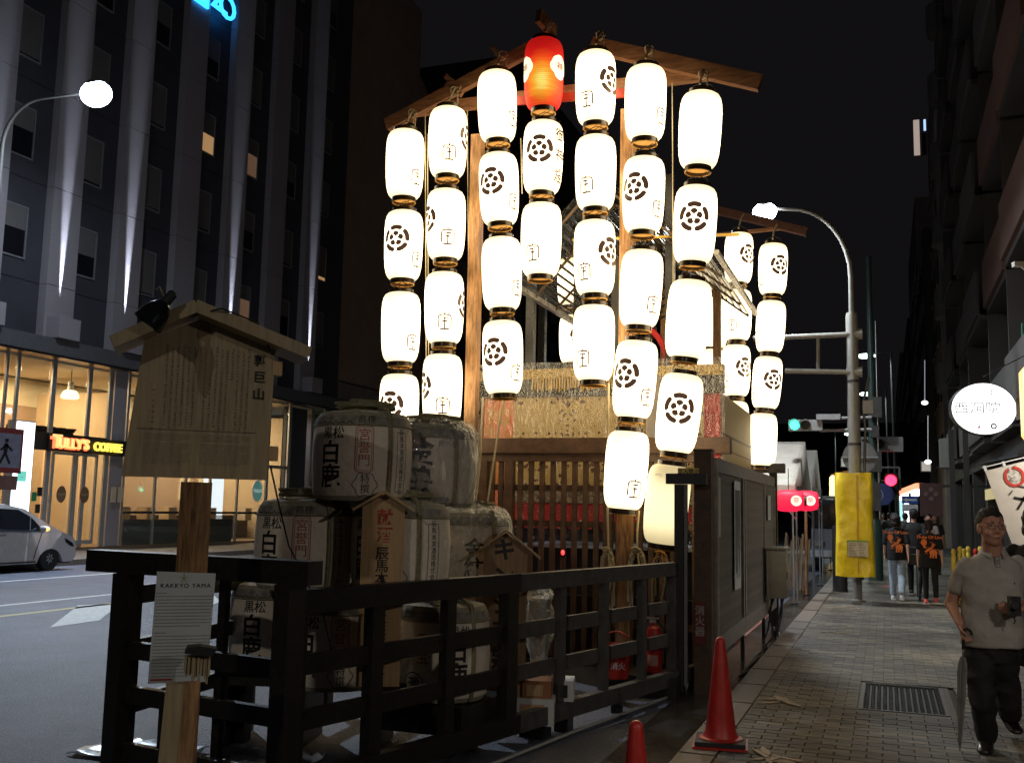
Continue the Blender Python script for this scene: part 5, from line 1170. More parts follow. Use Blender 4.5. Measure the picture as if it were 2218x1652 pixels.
t2, M2 = roofed_board("small_roofed_sign", "small dark wooden board with a little roof and bold black characters right of the barrels", (1093, 1300), 7.9, 0.345, 1.27, 0.0, 0.135, 0.025, mat("weathered_board", (0.30, 0.18, 0.09), 0.6, vary=0.2, scale=6, stretch=(8, 8, 1)), eave=0.10)
text("キ\nン\nシ\n正\n宗", 0.175, m_ink, t2, M2 @ Matrix.Translation((-0.01, -0.004, 0.84)), bold=0.035, line=1.2)

# ================================================================ the big information board
ib = thing("information_board", (-3.4, 4.4, -0.15), "large wooden information board with a small roof, covered in vertical writing, lamp clipped on top", "information board")
ID = 5.2; c = P(436, 880, ID); yaw = math.atan2(-c.x, c.y)+R(1.5); right = Vector((math.cos(yaw), math.sin(yaw), 0)); MI = face_mat((c.x, c.y, 0), right)
k = ID/FPX
def L2(px, py): return ((px-436)*k*0.945, EYE+(1086-py)*k*0.995)
bx0, bx1 = L2(288, 0)[0], L2(596, 0)[0]
zb_, zs, zp = L2(0, 1037)[1], L2(0, 745)[1], L2(0, 688)[1]
MB().prism([(bx0-0.03, zb_), (bx1-0.012, zb_), (bx1, zs), (-0.02, zp), (bx0+0.035, zs)], 0.045, MI).build("board", m_board, ib)
for s, (pa, pb) in ((-1, ((412, 672), (240, 762))), (1, ((408, 672), (668, 758)))):
    a, b2 = L2(*pa), L2(*pb)
    MB().bar(MI @ Vector((a[0], -0.01, a[1])), MI @ Vector((b2[0], -0.01, b2[1])), 0.30, 0.062).build("roof_board", m_board, ib)
MB().bar(MI @ Vector((0.0, 0.02, zb_-0.02)), MI @ Vector((-0.0, 0.05, -0.10)), 0.125, 0.10, up=Vector((0.3, 1, 0))).build("post", m_timber, ib)
for py in (770, 960):
    x, z = L2(598, py+18); MB().box(None, (0.05, 0.07, 0.075), mat4=MI @ Matrix.Translation((x+0.01, 0.03, z))).build("batten_end", m_newwood, ib)
MB().prism([(-0.03, zp-0.03), (0.03, zp-0.05), (0.02, zp-0.13), (-0.04, zp-0.1)], 0.004, MI @ Matrix.Translation((0, -0.005, 0))).build("dark_stain", mat("wood_stain", (0.26, 0.18, 0.10), 0.6), ib)
st_ = MB(); st_.prism([(0.042*math.cos(t)*(1+.2*math.sin(3*t))-0.01, 0.14*math.sin(t)*(1+0.1*math.cos(5*t))) for t in [2*PI*i/30 for i in range(30)]], 0.002, MI @ Matrix.Translation((0.015, -0.004, L2(0, 800)[1]))); st_.build("dark_stain", MATS["wood_stain"], ib)
for ch, py in (("郭", 775), ("巨", 812), ("山", 850)):
    x, z = L2(562, py); text(ch, 0.066, m_ink, ib, MI @ Matrix.Translation((x, -0.006, z)), bold=0.02)
q = random.Random(17); gl = MB()
def tiny_glyph(b, x, z, s):
    for _ in range(q.randint(2, 4)):
        if q.random() < 0.55: hh, ww = s*0.14, s*q.uniform(0.5, 0.95)
        else: hh, ww = s*q.uniform(0.5, 0.95), s*0.14
        cx_, cz_ = x+q.uniform(-.2, .2)*s, z+q.uniform(-.35, .35)*s
        b.add([(cx_-ww/2, 0, cz_-hh/2), (cx_+ww/2, 0, cz_-hh/2), (cx_+ww/2, 0, cz_+hh/2), (cx_-ww/2, 0, cz_+hh/2)], [(0, 1, 2, 3)])
cols = 17
for cidx in range(cols):
    px = 536-cidx*12.0
    n = 29 if cidx not in (3, 9, 16) else (12 if cidx != 16 else 8); z0 = L2(0, 752)[1]-(0.012 if cidx % 3 else 0)
    if cidx == 16: z0 = L2(0, 850)[1]; px -= 12
    for i in range(n): tiny_glyph(gl, L2(px, 0)[0], z0-i*(0.0145 if cidx != 16 else 0.028), 0.0115)
for (xa, xb) in ((318, 420), (440, 548)):
    for i in range(17):
        if i == 4: continue
        zz = L2(0, 945)[1]-i*0.0092; x = L2(xa, 0)[0]
        while x < L2(xb, 0)[0]-(0.05 if i in (3, 9, 16) else 0): tiny_glyph(gl, x, zz, 0.005); x += 0.0068
me = gl.mesh("small_writing"); me.transform(MI @ Matrix.Translation((0, -0.0055, 0))); tag(obj("small_writing", me, mat("faded_ink", (0.10, 0.07, 0.05), 0.6), ib), kind="stuff")
x0, z0 = L2(300, 935); x1, _ = L2(560, 935); MB().prism([(x0, z0), (x1, z0), (x1, z0+0.002), (x0, z0+0.002)], 0.001, MI @ Matrix.Translation((0, -0.006, 0))).build("ruled_line", MATS["faded_ink"], ib)
# clip lamp on its roof
cl = thing("clip_lamp", tuple(P(335, 665, ID)), "unlit black clip-on reflector lamp with a thin bent wire guard on the board's roof", "lamp")
c = P(334, 683, ID-0.24); Mx = Matrix.Rotation(R(28), 3, 'Y') @ Matrix.Rotation(R(-22), 3, 'X')
MB().lathe([(0.020, 0.085), (0.034, 0.075), (0.055, 0.045), (0.068, 0.010), (0.074, -0.035), (0.078, -0.05), (0.072, -0.045), (0.055, 0.0), (0.0, 0.03)], 26, c=c, M=Mx).build("reflector", mat("dark_chrome", (0.05, 0.06, 0.07), 0.15, metal=0.8), cl, True)
MB().lathe([(0.025, 0.08), (0.025, 0.14), (0.018, 0.15)], 14, c=c, M=Mx).build("socket", m_black, cl)
MB().tube([P(338, 628, ID), P(345, 620, ID), P(354, 640, ID), P(368, 672, ID)], 0.004, 6).build("wire_guard", mat("brass_wire", (0.6, 0.5, 0.25), 0.3, metal=0.7), cl)
MB().tube([P(318, 700, ID), P(340, 698, ID), P(362, 672, ID)], 0.004, 6).build("wire_guard", MATS["brass_wire"], cl)
MB().box(P(368, 684, ID), (0.09, 0.06, 0.035), rz=yaw).build("clamp", m_black, cl)
MB().tube([P(395, 690, ID-0.05), P(480, 668, ID-0.1), P(560, 640+60, ID+0.05), P(585, 760, ID+0.08)], 0.005, 5).build("flex", m_black, cl)
tag(MB().tube([P(586, 1010, ID+0.15), P(600, 1075, ID+0.4), P(625, 1180, ID+0.7), P(700, 1330, ID+0.9), P(726, 1440, ID+1.0)], 0.005, 5).build("guy_wire", m_black), "thin dark wire slanting from the information board down past the barrels", "wire")
# English panel on the post
ep = thing("english_panel", tuple(P(396, 1355, 4.95)), "white panel headed KAKKYO YAMA fixed low on the information board's post", "sign")
ME = face_mat((P(396, 1355, 4.98).x, P(396, 1355, 4.98).y, 0), right); kk = 4.98/FPX
def E2(px, py): return ((px-396)*kk*0.935, EYE+(1085-py)*kk)
(x0, z0), (x1, z1), (x2, z2), (x3, z3) = E2(327, 1473), E2(456, 1473), E2(463, 1242), E2(332, 1238)
MB().prism([(x0, z0), (x1, z1), (x2, z2), (x3, z3)], 0.008, ME).build("panel", mat("blue_white_panel", (0.52, 0.55, 0.55), 0.5, vary=0.04), ep)
x, z = E2(397, 1268); text("KAKKYO YAMA", 0.0295, m_ink, ep, ME @ Matrix.Translation((x, -0.003, z)), spacing=1.2, bold=-0.003)
eb_ = MB(); ln = 0
for i in range(26):
    if i in (0, 12): n_ = 9
    elif i in (11, ): continue
    else: n_ = 40
    zz = E2(0, 1284+i*7.0)[1]; x = E2(333, 0)[0]; end = E2(333+ (22 if n_ == 9 else 122-(20 if i in (10, 25) else 0)), 0)[0]
    while x < end: w_ = q.uniform(0.006, 0.02); eb_.add([(x, 0, zz), (x+w_, 0, zz), (x+w_, 0, zz+0.0032), (x, 0, zz+0.0032)], [(0, 1, 2, 3)]); x += w_+0.003
me = eb_.mesh("small_print"); me.transform(ME @ Matrix.Translation((0, -0.003, 0))); tag(obj("small_print", me, mat("print_grey", (0.27, 0.28, 0.28), 0.7), ep), kind="stuff")
x, z = E2(355, 1467); MB().prism([(x-0.05, z), (x+0.05, z), (x+0.05, z+0.008), (x-0.05, z+0.008)], 0.001, ME @ Matrix.Translation((0, -0.003, 0))).build("dark_red_bar", m_redink, ep)
b = MB()
for a_ in range(5): stroke(b, [(0.003*math.cos(a_*1.26)+0.004*math.cos(a_*1.26+.4)*i, 0.006*i*math.sin(a_*1.26+.3)) for i in range(5)], 0.004)
me = b.mesh("leaf_emblem"); x, z = E2(392, 1252); me.transform(ME @ Matrix.Translation((x, -0.003, z))); obj("leaf_emblem", me, mat("olive_print", (0.35, 0.38, 0.2), 0.7), ep)
# short splintered stake with a black cap in front of the panel
sk = thing("splintered_stake", tuple(P(425, 1500, 4.75)), "short splintered wooden stake with a small black cap in front of the English panel", "stake")
M3 = face_mat((P(428, 1440, 4.75).x, P(428, 1440, 4.75).y, 0), right); kq = 4.75/FPX
def S2(px, py): return ((px-428)*kq*0.94, EYE+(1085-py)*kq)
MB().prism([S2(398, 1410), S2(456, 1418), S2(470, 1402), S2(432, 1395), S2(404, 1397)], 0.10, M3 @ Matrix.Translation((0, -0.04, 0))).build("cap", m_black, sk)
b = MB(); q = random.Random(31)
for i in range(16):
    x = S2(399+i*3.5, 0)[0]; za = S2(0, 1418)[1]; zb2 = S2(0, 1465+q.uniform(-14, 14))[1]; b.bb(x, x+0.009, q.uniform(-.012, .008), 0.05, zb2, za)
me = b.mesh("splinters"); me.transform(M3); obj("splinters", me, m_board, sk)
p0 = S2(362, 1480); 
MB().prism([S2(352, 1700), S2(424, 1700), S2(435, 1478), S2(362, 1476)], 0.085, M3 @ Matrix.Translation((0, 0.0, 0))).build("shaft", m_board, sk)
MB().prism([S2(396, 1700), S2(424, 1700), S2(436, 1470), S2(402, 1470)], 0.004, M3 @ Matrix.Translation((0, -0.0045, 0))).build("shaded_face", m_timber, sk)  # shaded side of the stake put on as a darker wood strip

# ================================================================ cones, bucket, extinguisher
def cone(px, py, z, h, label, ground=0.0, dark_base=True, d=None):
    c = atz(px, py, z) if d is None else d; t = thing("traffic_cone", (c[0], c[1], z), label, "traffic cone", "red traffic cones")
    pr = [(0.128, 0.045), (0.125, 0.05), (0.118, 0.065), (0.105, 0.10)]; pr += [(0.105-(0.105-0.036)*i/8, 0.10+(h-0.14)*i/8) for i in range(1, 9)]+[(0.034, h-0.025), (0.028, h-0.01), (0.014, h)]
    MB().lathe(pr, 32, c=(c[0], c[1], z)).build("cone_body", m_red, t, True)
    MB().lathe([(0.150, 0.04), (0.150, 0.052), (0.128, 0.058)], 28, c=(c[0], c[1], z)).build("skirt", m_red, t, True)
    MB().box((c[0], c[1], z+0.030), (0.34, 0.34, 0.028), rz=0.12).build("weight", mat("black_rubber", (0.02, 0.02, 0.02), 0.7), t)
    MB().box((c[0], c[1], z+0.008), (0.37, 0.37, 0.014), rz=0.12).build("base_plate", m_red, t)
cone(1561, 1612, 0.0, 0.73, "tall red traffic cone on a black base standing on the kerb by the fence")
cc = P(1378, 1640, 4.9); cone(0, 0, -0.15, 0.735, "red traffic cone at the bottom edge, only its rounded tip in view", d=(cc.x, cc.y))
c = fpt(1368, 0)+Vector((-0.22, 0.35, 0)); zf = 0.06
bk = thing("fire_bucket", (c.x, c.y, zf), "red plastic bucket with a raised handle behind the rail fence", "bucket")
MB().lathe([(0.105, 0.0), (0.145, 0.27), (0.155, 0.275), (0.155, 0.30), (0.146, 0.30), (0.138, 0.27), (0.10, 0.015), (0.0, 0.015)], 28, c=(c.x, c.y, zf)).build("pail", m_red, bk, True)
MB().tube([(c.x+0.15*math.cos(t*PI/14), c.y-0.02, zf+0.27+0.15*math.sin(t*PI/14)) for t in range(15)], 0.007, 6).build("handle", m_red, bk)
me = text_mesh("消火", 0.07, bold=0.01, line=1.1); me.transform(face_mat((c.x+0.045, c.y-0.132, zf+0.12), (1, 0.15, 0))); obj("lettering", me, m_white, bk)
c = fpt(1424, 0)+Vector((-0.10, 0.32, 0)); ex = thing("fire_extinguisher", (c.x, c.y, zf), "red fire extinguisher standing beside the red bucket", "fire extinguisher")
MB().lathe([(0.07, 0), (0.078, 0.02), (0.078, 0.36), (0.06, 0.42), (0.025, 0.44), (0.022, 0.47)], 24, c=(c.x, c.y, zf)).build("cylinder", m_red, ex, True)
MB().box((c.x-0.02, c.y, zf+0.51), (0.13, 0.025, 0.02), rz=0.3).build("lever", m_steel, ex); MB().box((c.x-0.01, c.y, zf+0.48), (0.06, 0.03, 0.03)).build("valve", m_steel, ex)
MB().tube([(c.x+0.03, c.y, zf+0.48), (c.x+0.10, c.y, zf+0.42), (c.x+0.095, c.y-0.02, zf+0.2)], 0.010, 6).build("hose", m_black, ex)
lbm = partial([(0.0795, 0.07), (0.0795, 0.17)], -130, -50, 12).mesh("paper_tag"); lbm.transform(Matrix.Translation((c.x, c.y, zf))); obj("paper_tag", lbm, mat("pinkish_label", (0.55, 0.3, 0.26), 0.6), ex)
lbm = partial([(0.0795, 0.22), (0.0795, 0.30)], -120, -70, 12).mesh("dark_tag"); lbm.transform(Matrix.Translation((c.x, c.y, zf))); obj("dark_tag", lbm, m_black, ex)
MB().box((c.x-0.1, c.y+0.05, zf-0.11), (0.7, 0.5, 0.20)).build("stand", m_blackwood, ex)
# ================================================================ street lamps and signals
def street_lamp(name, base, h, arm, label, group, energy, color, head_strength, rpole=0.085, headlen=0.62, facing=(-1, 0, 0), rise=0.55):
    t = thing(name, tuple(base), label, "street lamp", group); f = Vector(facing); b0 = Vector(base)
    pts = [b0, b0+Vector((0, 0, h*0.45)), b0+Vector((0, 0, h-1.5))]; rr_ = [rpole, rpole*0.85, rpole*0.68]
    for k in range(1, 9):
        a = PI/2*k/8; pts.append(b0+Vector((0, 0, h-1.5))+f*(1.15*(1-math.cos(a)))+Vector((0, 0, rise+0.75))*math.sin(a)); rr_.append(rpole*(0.66-0.03*k))
    e = pts[-1]; pts.append(e+f*(arm-1.15)+Vector((0, 0, 0.04))); rr_.append(rpole*0.38)
    MB().tube(pts, rr_, 14).build("pole", m_polegrey, t, True)
    MB().lathe([(rpole*1.9, 0.0), (rpole*1.9, 0.03), (rpole*1.15, 0.05), (rpole*1.1, 0.5)], 16, c=b0).build("base_flange", m_polegrey, t, True)
    hc = pts[-1]+f*(headlen*0.45)
    MB().lathe([(headlen*0.30, headlen*0.20), (headlen*0.24, headlen*0.32), (headlen*0.08, headlen*0.38), (0, headlen*0.38)], 18, c=hc+Vector((0, 0, -0.05))).build("lamp_housing", m_polegrey, t, True)
    MB().ell(hc+Vector((0, 0, -0.05)), (headlen*0.46, headlen*0.36, headlen*0.36), 18, 10).build("lamp_glass", emis("lamp_glass_"+name+label[:6], color, head_strength), t, True)  # glass shaped oversize to carry the lamp's glare
    ld = bpy.data.lights.new("lamp_light", 'AREA'); ld.shape = 'DISK'; ld.size = 0.5; ld.energy = energy; ld.color = color
    lo = bpy.data.objects.new("lamp_light", ld); COL.objects.link(lo); lo.parent = t; lo.matrix_parent_inverse = wmat(t).inverted(); lo.location = hc+Vector((0, 0, -0.09-headlen*0.36))
    if headlen > 0.7:
        ld.energy = 300; l3 = bpy.data.lights.new("lamp_beam", 'SPOT'); l3.energy = 9000; l3.color = color; l3.spot_size = R(112); l3.spot_blend = 0.6; l3.shadow_soft_size = 0.2; lz = bpy.data.objects.new("lamp_beam", l3); COL.objects.link(lz); lz.parent = t; lz.matrix_parent_inverse = wmat(t).inverted(); lz.location = hc+Vector((0, 0, -0.5)); lz.rotation_euler = (0, R(-24), 0)
        l2 = bpy.data.lights.new("lamp_spill", 'POINT'); l2.energy = 90; l2.color = color; l2.shadow_soft_size = 0.2; lq = bpy.data.objects.new("lamp_spill", l2); COL.objects.link(lq); lq.parent = t; lq.matrix_parent_inverse = wmat(t).inverted(); lq.location = hc+Vector((0, 0, -0.55))
    return t, hc
hp = P(1640, 460, 19.6)
lx, ly = -0.52, 20.2
g_l = "tall street lamps along the two kerbs"
street_lamp("street_lamp", (lx, ly, 0), hp.z+0.27, lx-hp.x-0.3, "grey street lamp on the right, curving over the road above the yellow cover", g_l, 420, (0.86, 0.95, 1.0), 40, 0.074, 0.52, rise=0.7)
hl = P(212, 188, 26.5)
street_lamp("street_lamp", (hl.x-2.7, hl.y-0.4, 0), hl.z, 2.35, "bright street lamp on a curved pole in front of the dark ribbed building", g_l, 1500, (0.70, 0.84, 1.0), 14, 0.085, 0.95, (1, 0.1, 0), rise=0.5)
street_lamp("street_lamp", (-0.55, -7.0, 0), 6.9, 1.5, "street lamp of the same row standing behind the viewer", g_l, 310, (1.0, 0.93, 0.82), 6, 0.098, 0.42)  # added out of view, lights the near scene from the front
# gantry arms of the near signal pole
sp = thing("sign_gantry", (lx, ly, 4), "pair of pale horizontal tube arms reaching over the road from the lamp post", "signal arm")
for (pa, pb, r) in (((1850, 724), (1632, 733), 0.05), ((1850, 806), (1700, 803), 0.05)): MB().tube([aty(*pa, ly-0.02), aty(*pb, ly-0.02)], r, 10).build("arm", m_polegrey, sp)
MB().tube([aty(1772, 733, ly), aty(1772, 800, ly)], 0.035, 8).build("strut", m_polegrey, sp)
for py in (724, 806): MB().tube([aty(1833, py, ly-0.02), aty(1868, py-1, ly-0.02)], [0.08, 0.11], 10).build("bracket", m_polegrey, sp)
MB().lathe([(0.115, 0), (0.115, 5.0), (0.10, 5.05)], 18, c=(lx, ly, 0.4)).build("pole_sleeve", m_polegrey, sp, True)
for z in (2.9, 4.1): MB().lathe([(0.122, 0), (0.122, 0.05)], 18, c=(lx, ly, z)).build("strap", m_darkmetal, sp)
MB().tube([(lx+0.16, ly-0.05, 2.3), (lx+0.2, ly, 3.2), (lx+0.17, ly, 3.7), (lx+0.28, ly, 4.2)], 0.025, 6).build("conduit", m_darkmetal, sp)
MB().box(aty(1880, 882, ly)+Vector((0.0, 0, 0)), (0.18, 0.2, 0.25)).build("junction_box", m_metal, sp)
rd_ = aty(1862, 990, 21.6); rsg = thing("round_sign_back", tuple(rd_), "back of a round grey road sign half hidden by the lamp post", "road sign")
MB().lathe([(0.33, -0.01), (0.33, 0.01)], 28, c=rd_, M=Matrix.Rotation(PI/2, 3, 'X')).build("disc", mat("sign_back_grey", (0.12, 0.12, 0.12), 0.6), rsg); MB().box(rd_+Vector((0, -0.03, 0)), (0.7, 0.02, 0.03)).build("brace", m_metal, rsg)
def signal(name, label, c, col_on, idx, facing_y=-1, horizontal=True, r=0.14, k=1.0, armto=None, cat="traffic light", strength=6):
    t = thing(name, tuple(c), label, cat); n = 3 if horizontal else 2
    if horizontal: MB().box(c, (1.15*k, 0.18, 0.38*k)).build("housing", m_metal, t)
    else: MB().box(c, (0.34, 0.2, 0.72)).build("housing", m_darkmetal, t)
    for i in range(n):
        p = c+(Vector(((i-1)*0.36*k, -0.1, 0)) if horizontal else Vector((0, -0.11, 0.17-0.34*i)))
        m = emis("signal_"+name+str(col_on), col_on, strength) if i == idx else m_black
        MB().lathe([(r, -0.01), (r, 0.01)], 20, c=p, M=Matrix.Rotation(PI/2, 3, 'X')).build("lens", m, t)
        MB().lathe([(r+0.015, -0.02), (r+0.015, 0.20)], 20, c=p+Vector((0, -0.12, 0)), M=Matrix.Rotation(-PI/2, 3, 'X') @ Matrix.Diagonal((1, 1, -1))).build("visor", m_darkmetal, t) if False else None
        vs = []; b = MB()
        for k in range(11):
            a = PI*k/10
            for yy in (0, -0.2): vs.append((p.x+(r+0.02)*math.cos(a), p.y+yy, p.z+(r+0.02)*math.sin(a)))
        b.add(vs, [(2*k, 2*k+1, 2*k+3, 2*k+2) for k in range(10)]); b.build("visor", m_metal, t)
    return t
sY = 23.0; c = aty(1745, 921, sY)
s1 = signal("traffic_light", "horizontal traffic light showing green, left of the grey lamp post", c, (0.02, 0.9, 0.55), 0, r=0.10, k=0.62, strength=5)
MB().tube([aty(1772, 906, sY), aty(1888, 904, sY)], 0.035, 8).build("arm", m_metal, s1); MB().tube([aty(1775, 932, sY), aty(1888, 930, sY)], 0.035, 8).build("arm", m_metal, s1)
for px in (1838,): MB().tube([aty(px, 905, sY), aty(px, 931, sY)], 0.025, 6).build("strut", m_metal, s1)
MB().box(aty(1795, 909, sY)+Vector((0, -0.1, 0.05)), (0.5, 0.2, 0.12)).build("detector", m_metal, s1)
# second pole with signs behind
p2x = aty(1891, 1000, 27).x
sp2 = thing("signal_pole", (p2x, 27, 0), "dark green signal pole with boxes just right of the grey lamp post", "pole")
m_green = mat("dark_green_paint", (0.03, 0.06, 0.05), 0.4)
MB().tube([(p2x, 27, 0), (p2x, 27, 8.2)], [0.12, 0.07], 12).build("shaft", m_green, sp2, True); MB().lathe([(0.18, 0), (0.18, 1.3), (0.13, 1.5)], 14, c=(p2x, 27, 0)).build("foot", m_green, sp2, True)
for py, w_, h_ in ((882, 0.3, 0.5), (1000, 0.3, 0.5), (1075, 0.25, 0.7), (935, .18, .3)): MB().box(aty(1896, py, 26.8), (w_, 0.25, h_)).build("control_box", m_darkmetal, sp2)
MB().tube([(p2x+0.13, 26.9, 1.5), (p2x+0.13, 26.9, 6.5)], 0.012, 6).build("bright_conduit", m_steel, sp2)
for k, (px, py) in enumerate(((1876, 771), (1877, 853), (1842, 940))):
    c = aty(px, py, 34+10*k); t = thing("distant_street_lamp", (c.x, c.y, 0), ["small lit street lamp high up right of the grey lamp post", "second lit street lamp below the first, right of the grey post", "small white lamp glowing just left of the grey lamp post"][k], "street lamp", "far street lamps")
    s_ = 1 if k < 2 else -1
    MB().ell(c, (0.30, 0.16, 0.08), 14, 8).build("lamp_glass", emis("far_lamp_light", (0.80, 1.0, 0.92), 7), t, True)
    ld = bpy.data.lights.new("lamp_light", 'AREA'); ld.shape = 'DISK'; ld.size = 0.5; ld.energy = 160; ld.color = (0.85, 1.0, 0.95); lo = bpy.data.objects.new("lamp_light", ld); COL.objects.link(lo); lo.parent = t; lo.matrix_parent_inverse = wmat(t).inverted(); lo.location = c+Vector((0, 0, -0.12))
    MB().tube([c+Vector((0.1*s_, 0, 0.08)), c+Vector((0.75*s_, 0, 0.12)), Vector((c.x+0.8*s_, c.y, 0))], [0.03, 0.035, 0.05], 8).build("pole", m_darkmetal, t)
# pedestrian lights and other small signs seen further on
signal("pedestrian_light", "pedestrian signal glowing red in the middle distance over the pavement", aty(1930, 1052, 30)+Vector((0, 0, -0.02)), (1.0, 0.02, 0.06), 0, horizontal=False, r=0.15, cat="pedestrian light", strength=6)
signal("pedestrian_light", "small green signal low in the distance between the pole and the walkers", aty(1914, 1078, 56), (0.02, 0.9, 0.5), 1, horizontal=False, r=0.17, cat="pedestrian light", strength=4)
hs = signal("traffic_light", "traffic light seen edge-on with a faint red lamp beside the green pole", aty(1905, 962, 28), (1.0, 0.05, 0.08), 2, r=0.11, strength=1.2)
gs = thing("overhead_frame", tuple(aty(1930, 1020, 30)), "thin grey rectangular frame carrying the red pedestrian signal", "signal arm")
for (a, b2) in (((1902, 1012), (1948, 1012)), ((1948, 1012), (1950, 1062)), ((1908, 1041), (1934, 1041))): MB().tube([aty(*a, 30.3), aty(*b2, 30.3)], 0.03, 6).build("tube", m_polegrey, gs)
MB().tube([aty(1902, 1012, 30.3), Vector((aty(1902, 1012, 30.3).x, 30.3, 0))], 0.06, 8).build("post", m_polegrey, gs)
ow = aty(1971, 1082, 33); os_ = thing("one_way_sign", tuple(ow), "blue one-way sign with a white arrow on a thin post", "road sign")
MB().box(ow, (0.46, 0.02, 0.22)).build("plate", mat("blue_sign_plate", (0.04, 0.13, 0.60), 0.4), os_)
me = MB().prism([(-0.19, 0), (-0.08, 0.08), (-0.08, 0.03), (0.19, 0.03), (0.19, -0.03), (-0.08, -0.03), (-0.08, -0.08)], 0.006, face_mat(ow+Vector((0, -0.02, 0)), (1, 0, 0))).build("arrow", mat("sign_white", (0.88, 0.88, 0.88), 0.4), os_)
MB().box(ow+Vector((0, 0, -0.24)), (0.44, 0.02, 0.2)).build("lower_plate", MATS["sign_white"], os_); MB().tube([ow+Vector((0, 0.04, 0.2)), Vector((ow.x, 33.04, 0))], 0.035, 8).build("post", m_metal, os_)
bc = aty(1911, 1070, 29); t = thing("round_road_sign", tuple(bc), "faint round blue road sign beside the green pole", "road sign")
MB().lathe([(0.3, -0.01), (0.3, 0.01)], 24, c=bc, M=Matrix.Rotation(PI/2, 3, 'X')).build("disc", mat("dim_blue", (0.03, 0.05, 0.18), 0.5), t)
text(")", 0.3, mat("dim_white", (0.3, 0.3, 0.35), 0.5), t, face_mat(bc+Vector((0, -0.03, 0)), (1, 0, 0)))
# lit shop fronts in the distance
def glow(name, label, px0, py0, px1, py1, y, m, cat="sign", th=0.2):
    a, b2 = aty(px0, py0, y), aty(px1, py1, y); t = thing(name, ((a.x+b2.x)/2, y, b2.z), label, cat)
    MB().bb(a.x, b2.x, y, y+th, b2.z, a.z).build("lit_face", m, t); MB().bb(a.x-0.04, b2.x+0.04, y+0.02, y+th+0.05, b2.z-0.04, a.z+0.04).build("casing", m_darkmetal, t); return t
white_g = emis("shop_white", (0.95, 1, 1), 2.6); cyan_g = emis("shop_cyan", (0.45, 0.95, 0.95), 0.9)
glow("shop_light", "bright white lit shop front behind the one-way sign", 1958, 1088, 1972, 1130, 38, white_g)
glow("shop_light", "pale cyan lit glass beside the white shop front", 1948, 1082, 1957, 1128, 38.5, cyan_g)
glow("shop_light", "narrow white lit doorway above the walkers' heads", 2010, 1072, 2022, 1125, 36, white_g)
glow("shop_light", "tiny pale lit panel left of the grey lamp post", 1822, 993, 1840, 1010, 60, emis("pale_panel", (0.5, 0.55, 0.5), 0.4))
glow("shop_light", "small beige lit windows under the dark building's corner", 1996, 1000, 2016, 1020, 46, emis("beige_windows", (0.8, 0.6, 0.5), 0.28))
a, b2 = aty(1956, 1066, 37), aty(1993, 1052, 35)
oc = thing("orange_canopy", tuple(a), "glowing orange and white slanting shop canopy in the distance", "canopy"); MB().bar(a, b2, 0.25, 0.18).build("orange_edge", emis("orange_canopy_light", (1, 0.28, 0.12), 1.6), oc); MB().bar(a-Vector((0, 0, 0.2)), b2-Vector((0, 0, 0.18)), 0.25, 0.14).build("white_edge", white_g, oc)
for k, (px, py0, py1) in enumerate([(2003, 780, 872), (2010, 900, 1000)]):
    a, b2 = aty(px, py0, 44), aty(px, py1, 44); t = thing("vertical_light_tube", tuple(a), ["upper thin vertical line of white light on the dark tower", "lower thin vertical line of white light on the dark tower"][k], "light")
    MB().tube([a, b2], 0.015, 6).build("tube", emis("thin_tube", (0.8, 0.85, 0.95), 0.35), t); MB().ell(b2, (0.13, 0.1, 0.09), 12, 8).build("lamp", white_g, t, True)
br_ = thing("brown_board", tuple(aty(2018, 1078, 29)), "dark brown square board with faint round crests hanging over the pavement", "sign")
a, b2 = aty(1991, 1046, 29), aty(2043, 1118, 29); MB().bb(a.x, b2.x, 29, 29.08, b2.z, a.z).build("board", mat("dark_brown_board", (0.07, 0.025, 0.02), 0.6), br_)
for dx, dz in ((-0.12, 0), (0.12, 0), (0, 0.12), (0, -0.12)): MB().lathe([(0.06, -0.01), (0.06, 0.01)], 14, c=((a.x+b2.x)/2+dx, 28.985, (a.z+b2.z)/2+0.15+dz), M=Matrix.Rotation(PI/2, 3, 'X')).build("crest_disc", mat("faint_crest", (0.16, 0.10, 0.09), 0.6), br_)
MB().bb(b2.x, GX+0.3, 29, 29.05, a.z-0.1, a.z-0.04).build("bracket", m_darkmetal, br_)

# yellow tarp over a sign on the lamp post and the dark bollard behind
yt = thing("yellow_cover", (-0.55, 19.7, 0.45), "tall yellow tarp wrapped over a sign, with a taped notice low on it", "tarp cover")
c0 = aty(1853, 1248, 19.75); zt, zb3 = aty(1853, 1024, 19.75).z, c0.z
b = MB(); n, mm = 24, 34; vs = []
for j in range(mm+1):
    z = zt+(zb3-zt)*j/mm; u = j/mm; hw = 0.325+0.006*math.sin(u*9)+0.02*u*u; cx2 = c0.x-0.0
    for i in range(n):
        a = 2*PI*i/n; ca, sa = math.cos(a), math.sin(a); x = math.copysign(abs(ca)**0.5, ca)*hw; y = math.copysign(abs(sa)**0.6, sa)*0.17
        f = 0.05*noise.noise(Vector((x*5, z*1.6, 2)))+0.03*noise.noise(Vector((x*12, z*5, 7))); vs.append((cx2+x, 19.8+y-f*(1.4 if sa < 0 else 0.5), z+0.01*math.sin(i)))
b.add(vs, [(j*n+i, (j+1)*n+i, (j+1)*n+(i+1) % n, j*n+(i+1) % n) for j in range(mm) for i in range(n)]+[tuple(range(n))])
b.build("tarp", m_yellowtarp, yt, True)
MB().box((c0.x+0.06, 19.60, (zt+zb3)/2), (0.02, 0.012, zt-zb3-0.1)).build("tarp_seam", mat("tarp_seam_yellow", (0.7, 0.45, 0.02), 0.5), yt)
